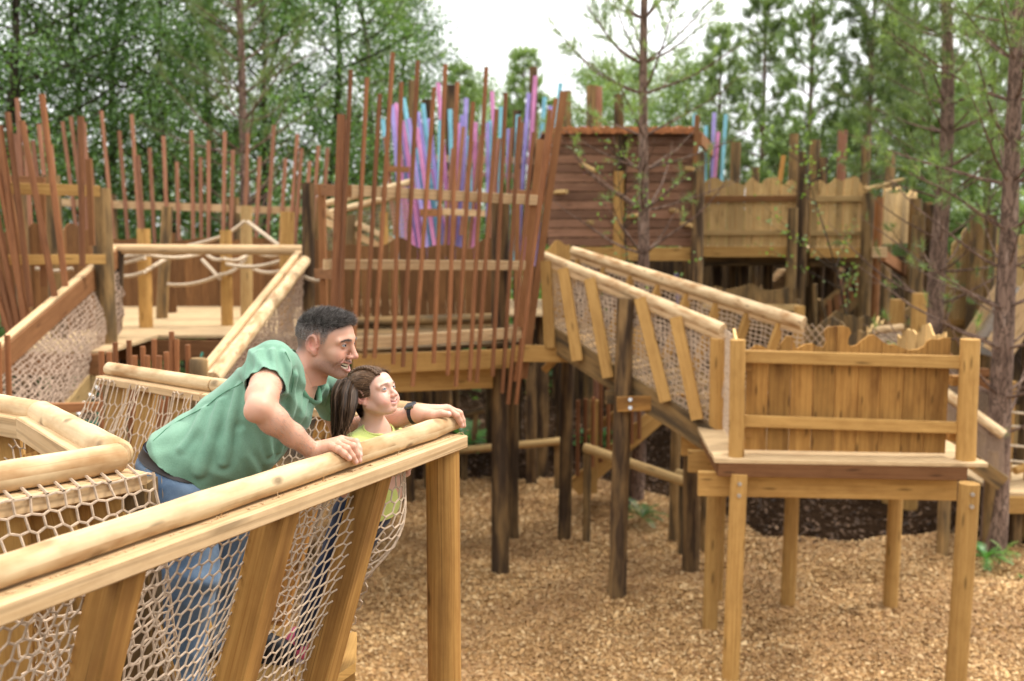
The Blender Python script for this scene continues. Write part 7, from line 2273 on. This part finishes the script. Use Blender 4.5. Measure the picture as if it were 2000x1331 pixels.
# ------------------------------------------------------------------ the girl
def girl():
    org = Vector((at(590, 1290, 3.45).x, 3.45, DECK_Z))
    root = thing('person', 'smiling girl with a brown ponytail and lime yellow top beside the man', 'person', org)
    Rh = frame(-27, 16, 0); s = .82
    ear = np.array(at(710, 777, 3.30)); O = ear - Rh @ np.array([0, -.075, 0]) * s
    nb = at(731, 846, 3.40)
    H, W = head_solid(O, Rh, s, False, T(nb), (.037, .042))
    Sr, Sl = at(692, 876, 3.28), at(768, 862, 3.52)
    H.cone(T(nb), T(lerp(Sr, nb, .35)), .035, .03, .04); H.cone(T(nb), T(lerp(Sl, nb, .35)), .035, .03, .04); H.cone(T(nb), T(at(738, 900, 3.38)), .045, .075, .04)
    h = .0018
    def bounds(*ps, pad=.07):
        a = np.array([T(p) for p in ps]); return a.min(0) - pad, a.max(0) + pad
    lo, hi = bounds(*[W(a, b, c) for a in (-.115, .12) for b in (-.085, .085) for c in (-.11, .112)], nb, pad=.012)
    hv = sdf_mesh(H, lo, hi, h)
    Er, Wr = at(658, 930, 3.22), at(676, 958, 3.13); El, Wl = at(782, 905, 3.50), at(790, 912, 3.36)
    AR = Sol(); AR.chain([(T(lerp(Sr, Er, .5)), .032), (T(Er), .028), (T(Wr), .021)], .015)
    hand_sol(AR, T(Wr), [(T(at(686, 946 + i * 5, 3.10 + .006 * i)), T(at(694, 943 + i * 5, 3.085 + .006 * i)), T(at(697, 950 + i * 5, 3.10 + .006 * i))) for i in range(4)], (T(at(682, 962, 3.105)), T(at(690, 965, 3.095)), T(at(695, 962, 3.095))), .02, .009, .0068)
    AL = Sol(); AL.chain([(T(lerp(Sl, El, .5)), .032), (T(El), .028), (T(Wl), .021)], .015)
    hand_sol(AL, T(Wl), [(T(at(793, 907 + i * 5, 3.31)), T(at(797, 906 + i * 5, 3.295)), T(at(798, 911 + i * 5, 3.305))) for i in range(4)], (T(at(788, 924, 3.31)), T(at(793, 927, 3.30)), T(at(797, 926, 3.30))), .02, .009, .0068)
    lo, hi = bounds(lerp(Sr, Er, .5), Er, Wr, at(697, 965, 3.08), pad=.05); rv = sdf_mesh(AR, lo, hi, h)
    lo, hi = bounds(lerp(Sl, El, .5), El, Wl, at(798, 930, 3.29), pad=.05); lv = sdf_mesh(AL, lo, hi, h)
    lat = np.array([.40, .915, 0.]); fw = np.array([.915, -.40, 0]); Rt = np.stack([fw, lat, np.array([0, 0, 1.])], 1).astype(f32)
    hips = at(712, 1000, 3.36)
    legs = [[(T(at(693, 1002, 3.30)), .072), (T(at(645, 1120, 3.33)), .054), (T(at(620, 1180, 3.36)), .048), (T(at(588, 1262, 3.40)), .033)],
            [(T(at(722, 1002, 3.44)), .072), (T(at(672, 1120, 3.5)), .052), (T(at(622, 1240, 3.56)), .034)]]
    B = Sol(); B.ell(T(at(738, 900, 3.39)), [.075, .115, .12], .04, Rt).ell(T(at(742, 950, 3.36)), [.078, .1, .1], .04, Rt).ell(T(hips), [.08, .105, .08], .04, Rt)
    for lg in legs: B.chain([(p, r - .008) for p, r in lg], .03)
    lo, hi = bounds(Sr, Sl, hips, at(588, 1262, 3.4), at(640, 1240, 3.58), pad=.12)
    bv = sdf_mesh(B, lo, hi, .008)
    V, Q = join(hv, rv, lv, bv)
    l = loc_of(V, O, Rh, s); x, y, z = l.T
    sig = lambda q, w_: 1 / (1 + np.exp(-q / w_))
    hd = (np.arange(len(V)) < len(hv[0])).astype(float)
    col = np.tile(np.array([.66, .41, .31]), (len(V), 1))
    flush = hd * (bump_(x, .07, .035) * bump_(np.abs(y), .042, .02) * bump_(z, -.032, .022) * .65 + bump_(x, .105, .012) * bump_(z, -.02, .015) * .35 + sig(-x + .015, .005) * sig(np.abs(y) - .066, .004) * bump_(z, .003, .035) * .75)
    col = blend(col, np.clip(flush, 0, .85), (.66, .25, .19))
    u = y / .0275; mz = -.0485 + .0125 * u * u
    lip = hd * sig(.026 - np.abs(y), .003) * sig(x - .058, .004) * (bump_(z, mz + .0035 * (1 - u * u), .0035) + bump_(z, mz - .005 * (1 - u * u), .0042))
    col = blend(col, np.clip(lip, 0, 1) * .75, (.52, .2, .19))
    col = blend(col, hd * sig(.028 - np.abs(y), .002) * sig(x - .058, .003) * bump_(z, mz, .0018) * .85, (.2, .06, .06))
    def hairline(x, z, y):
        xs = [-.14, -.06, -.035, -.024, -.012, .012, .022, .034, .040, .052, .064, .072, .14]
        zs = [-.08, -.085, -.05, -.01, .036, .036, -.006, .01, .04, .056, .072, .088, .2]
        return z - np.interp(x, xs, zs)
    hl = hd * sig(hairline(x, z, y), .004); col = blend(col, hl * .92, (.045, .024, .013)); col = lash(col, l, hd, .0038)
    body = fig_mesh('body', (V, Q), MS, root, np.clip(col, 0, 1))
    face_bits(body, W, Rh, s, False); brows(hv, O, Rh, s, body, False)
    # hair drawn back to the tie, wisps, plait over the crown, ponytail
    Vh, Qh = hv; N = vnormals(Vh, Qh); lh = loc_of(Vh, O, Rh, s); hx, hy, hz = lh.T
    msk = np.where((hairline(hx, hz, hy) > 0) & (hz > -.075) & ~((np.abs(hy) > .071) & (hx > -.03) & (hz < .034)))[0]
    rr = np.random.default_rng(19); pick = rr.choice(msk, 9000)
    tie_l = np.array([-.108, 0, .045]); tie = np.array(W(*tie_l))
    tgt = tie + rr.normal(0, .008, (len(pick), 3))
    # each hair follows the scalp: project a straight path outwards
    segs = 7; root_p = Vh[pick]; n_ = len(pick); Vv = np.empty((n_, segs + 1, 2, 3))
    off = (.004 + .008 * rr.random(n_)) * s
    cen = np.array(W(-.012, 0, .03))
    prev = None
    for k in range(segs + 1):
        t = k / segs
        p = root_p * (1 - t) + tgt * t
        dl = (p - cen) @ Rh; rad = np.linalg.norm(dl / (np.array([.099, .078, .08]) * s), axis=1)
        push = np.where(rad < 1.0, 1 / np.maximum(rad, .2), 1.0)
        pl = dl * push[:, None]
        p2 = cen + pl @ Rh.T
        nrm = p2 - cen; nrm /= np.linalg.norm(nrm, axis=1, keepdims=True)
        p2 = p2 + nrm * (off * (.3 + .9 * math.sin(math.pi * min(1, t + .15))))[:, None] + rr.normal(0, .0012, (n_, 3))
        sd_ = np.cross(nrm, tgt - root_p); sd_ /= np.maximum(np.linalg.norm(sd_, axis=1, keepdims=True), 1e-6)
        w_ = .0009
        Vv[:, k, 0] = p2 - sd_ * w_; Vv[:, k, 1] = p2 + sd_ * w_
    F = np.concatenate([np.arange(n_)[:, None] * (segs + 1) * 2 + np.array([k * 2, k * 2 + 1, k * 2 + 3, k * 2 + 2]) for k in range(segs)])
    lite = np.clip((lh[pick, 2] - .02) / .08, 0, 1) * .35
    tn = np.clip(rr.normal(.3, .22, n_) + lite, 0, 1)
    hr = mesh_fast('hair', Vv.reshape(-1, 3) - np.array(org), F, M_HG, np.tile(tn, segs), parent=body, smooth=True)
    # wisps tinted paler, as if catching the light
    fm = msk[(lh[msk, 2] > .05)]
    pk = rr.choice(fm, 750); dr = N[pk] + rr.normal(0, .5, (len(pk), 3)) + (Rh @ np.array([.25, 0, .1]))
    strands('wisps', Vh[pk] + N[pk] * .006, dr, rr.uniform(.012, .04, len(pk)), .0004, M_HG, hr, rr, .5, .32, 6, np.clip(rr.normal(.85, .15, len(pk)), 0, 1))
    # plait
    for ph in (0, 2.09, 4.19):
        pts = []
        for i in range(46):
            t = i / 45; a = -.35 + 2.0 * t
            base = np.array([-.012 + .098 * math.cos(a + .55), -.038 + .012 * t, .03 + .0925 * math.sin(a + .55)])
            o = np.array([math.cos(t * 30 + ph) * .003, math.cos(t * 30 + ph) * .009, math.sin(2 * (t * 30 + ph)) * .004])
            pts.append(Vector(W(*(base + o))))
        m = MB(); m.tube(pts[8:], .0050 * s, 7, .1, .3); m.build('plait_strand', M_HG, hr, True)
    # tie
    m = MB(); d0 = Vector(Rh @ np.array([-.8, 0, -.1])).normalized(); e1 = d0.orthogonal().normalized(); e2 = d0.cross(e1)
    m.tube([Vector(tie) + (e1 * math.cos(q) + e2 * math.sin(q)) * .017 for q in np.linspace(0, 2 * math.pi, 25)], .0042, 8); m.build('hair_tie', M_SOCK, hr, True)
    # ponytail
    n_ = 1500; path = [Vector(tie), at(683, 738, 3.36), at(675, 762, 3.30), at(670, 797, 3.25), at(667, 830, 3.23), at(660, 862, 3.22), at(652, 894, 3.22)]
    segs = 24; Vv = np.empty((n_, segs + 1, 2, 3)); ang = rr.uniform(0, 6.28, n_); rad = np.sqrt(rr.random(n_)); phs = rr.uniform(0, 6.28, n_); lenf = rr.uniform(.72, 1.0, n_)
    for k in range(segs + 1):
        t = k / segs
        P_ = np.empty((n_, 3)); Dn = np.empty((n_, 3))
        for i in range(n_):
            tt = t * lenf[i] * .999; c, d = along(path, tt)
            wdt = .012 + .034 * math.sin(math.pi * min(1, tt * 1.15 + .06)) ** .8
            q = .006 * math.sin(tt * 13 + phs[i] * .35) * tt
            P_[i] = (c.x + math.cos(ang[i]) * rad[i] * wdt + q, c.y + math.sin(ang[i]) * rad[i] * wdt * .8, c.z + q); Dn[i] = (math.sin(ang[i] * 3), math.cos(ang[i] * 5), .1)
        Dn /= np.linalg.norm(Dn, axis=1, keepdims=True); w_ = .0010 * (1 - .7 * t)
        Vv[:, k, 0] = P_ - Dn * w_; Vv[:, k, 1] = P_ + Dn * w_
    F = np.concatenate([np.arange(n_)[:, None] * (segs + 1) * 2 + np.array([k * 2, k * 2 + 1, k * 2 + 3, k * 2 + 2]) for k in range(segs)])
    mesh_fast('ponytail', Vv.reshape(-1, 3) - np.array(org), F, M_HG, np.tile(np.clip(rr.normal(.12, .14, n_), 0, 1), segs), parent=hr, smooth=True)
    nf = 420; st = []; dr = []
    for i in range(nf):
        c, d = along(path, rr.uniform(.05, .9)); o = rr.normal(0, 1, 3); o /= np.linalg.norm(o); st.append(np.array(c) + o * np.array([.03, .025, .01])); dr.append(np.array(d) + o * .35)
    strands('loose_hair', np.array(st), np.array(dr), rr.uniform(.03, .11, nf), .0005, M_HG, hr, rr, .5, .16, 7, np.clip(rr.normal(.45, .25, nf), 0, 1))
    # top
    S = Sol()
    S.ell(T(at(736, 902, 3.39)), [.085, .125, .13], .04, Rt).ell(T(at(734, 955, 3.36)), [.088, .112, .1], .04, Rt).ell(T(at(722, 995, 3.36)), [.09, .115, .06], .04, Rt)
    S.cone(T(Sr), T(Sl), .043, .043, .04).cone(T(Sr), T(nb), .042, .045, .03).cone(T(Sl), T(nb), .042, .045, .03)
    S.chain([(T(Sr), .047), (T(Er), .04), (T(Wr), .029)], .025).chain([(T(Sl), .047), (T(El), .04), (T(Wl), .029)], .025)
    S.disp(lambda P: fold(P, (.6, .1, .8), 60, (.4, .3, .8), .0016) + fold(P, (.9, .2, -.3), 95, (.2, .6, .4), .0011))
    cc = np.array(at(736, 838, 3.37)); cnrm = np.array([.38, -.12, .92]); cnrm /= np.linalg.norm(cnrm)
    def neckg(P):
        r = P - cc; u = r @ cnrm; rad = np.linalg.norm(r - u[:, None] * cnrm, axis=1)
        return np.where(rad < .095, u, -1.0)
    hem_z = at(735, 1008, 3.36).z
    def wristg(c, d, rmax=.05):
        d = np.array(d.normalized()); c = np.array(c)
        def g(P):
            r = P - c; u = r @ d; rad = np.linalg.norm(r - u[:, None] * d, axis=1)
            return np.where(rad < rmax, u, -1.0)
        return g, d
    lo, hi = bounds(Sr, Sl, Er, Wr, El, Wl, hips, pad=.11)
    tv = sdf_mesh(S, lo, hi, .0034, [(lambda P: hem_z - P[:, 2] + .004 * np.sin(P[:, 0] * 40), np.array([0, 0, -1.])), (neckg, cnrm), wristg(lerp(Er, Wr, .8), Wr - Er), wristg(lerp(El, Wl, .8), Wl - El)])
    tp = fig_mesh('top', tv, M_YEL, body); sm = tp.modifiers.new('cloth_thickness', 'SOLIDIFY'); sm.thickness = .002; sm.offset = -1
    # neckline band
    e1 = np.array([0, 1, 0.]); e1 -= cnrm * (e1 @ cnrm); e1 /= np.linalg.norm(e1); e2 = np.cross(cnrm, e1); pts = []
    for i in range(33):
        a = 2 * math.pi * i / 32; d = e1 * math.cos(a) + e2 * math.sin(a); rs = np.linspace(.02, .14, 120); dd = S((cc + d * rs[:, None]).astype(f32)); k = np.argmax(dd > -.0005)
        pts.append(Vector(cc + d * min(rs[k] if (dd > -.0005).any() else .07, .095)))
    tube_mesh('neck_band', pts, .0042, M_YEL, tp, 8)
    s1 = [ray_hit(S, *p) for p in ((697, 835), (704, 846), (708, 858), (709, 870))]; s1 = [p for p in s1 if p is not None]
    if len(s1) > 2: tube_mesh('sleeve_seam', s1, .0012, M_YEL, tp, 5)
    # leggings, socks, shoes
    Lg = Sol(); Lg.ell(T(hips), [.088, .112, .085], .04, Rt)
    for lg in legs: Lg.chain(lg, .035)
    Lg.disp(lambda P: fold(P, (.3, .1, .9), 75, (.9, .3, .2), .0014))
    lo, hi = bounds(hips, at(588, 1262, 3.4), at(640, 1240, 3.58), pad=.13)
    lv_ = sdf_mesh(Lg, lo, hi, .004); fig_mesh('leggings', lv_, M_LEG, body)
    for (fx, fy, Y, sgn) in ((584, 1268, 3.41, 0), (616, 1250, 3.56, 1)):
        f = at(fx, fy, Y); zb = f.z - .085 if sgn else DECK_Z
        Kk = Sol(); Kk.cone((f.x + .008, Y, f.z + .04), (f.x - .004, Y, f.z - .02), .034, .035, .01); v = sdf_mesh(Kk, (f.x - .06, Y - .06, f.z - .07), (f.x + .07, Y + .06, f.z + .09), .004); fig_mesh('sock', v, M_SOCK, body)
        Sh = Sol(); zz = zb + .035
        Sh.chain([((f.x - .028, Y + .01, zz + .004), .034), ((f.x + .05, Y - .02, zz), .036), ((f.x + .115, Y - .05, zz - .006), .028)], .03).cone((f.x - .012, Y, zz), (f.x - .004, Y, zz + .045), .036, .036, .02)
        v = sdf_mesh(Sh, (f.x - .09, Y - .12, zb - .02), (f.x + .18, Y + .08, zb + .15), .0045); v[0][:, 2] = np.maximum(v[0][:, 2], zb + .016)
        so = fig_mesh('shoe', v, M_SHOE, body)
        m = MB(); m.prism([(f.x - .062, Y - .02), (f.x + .05, Y - .055), (f.x + .13, Y - .08), (f.x + .142, Y - .05), (f.x + .11, Y - .02), (f.x + .04, Y + .02), (f.x - .055, Y + .04)], (0, 0, zb + .009), (1, 0, 0), (0, 1, 0), .017); m.build('sole', M_SOCK, so)
        for q in (0, 1):
            m = MB(); m.tube([Vector((f.x + .02 + q * .025 + a_ * .0, Y - .018 - q * .008 + .034 * math.cos(a_), zz + .006 + .034 * math.sin(a_))) for a_ in np.linspace(.2, math.pi - .2 + .6, 12)], .006, 6); m.build('strap', M_SHOE, so, True)
girl()
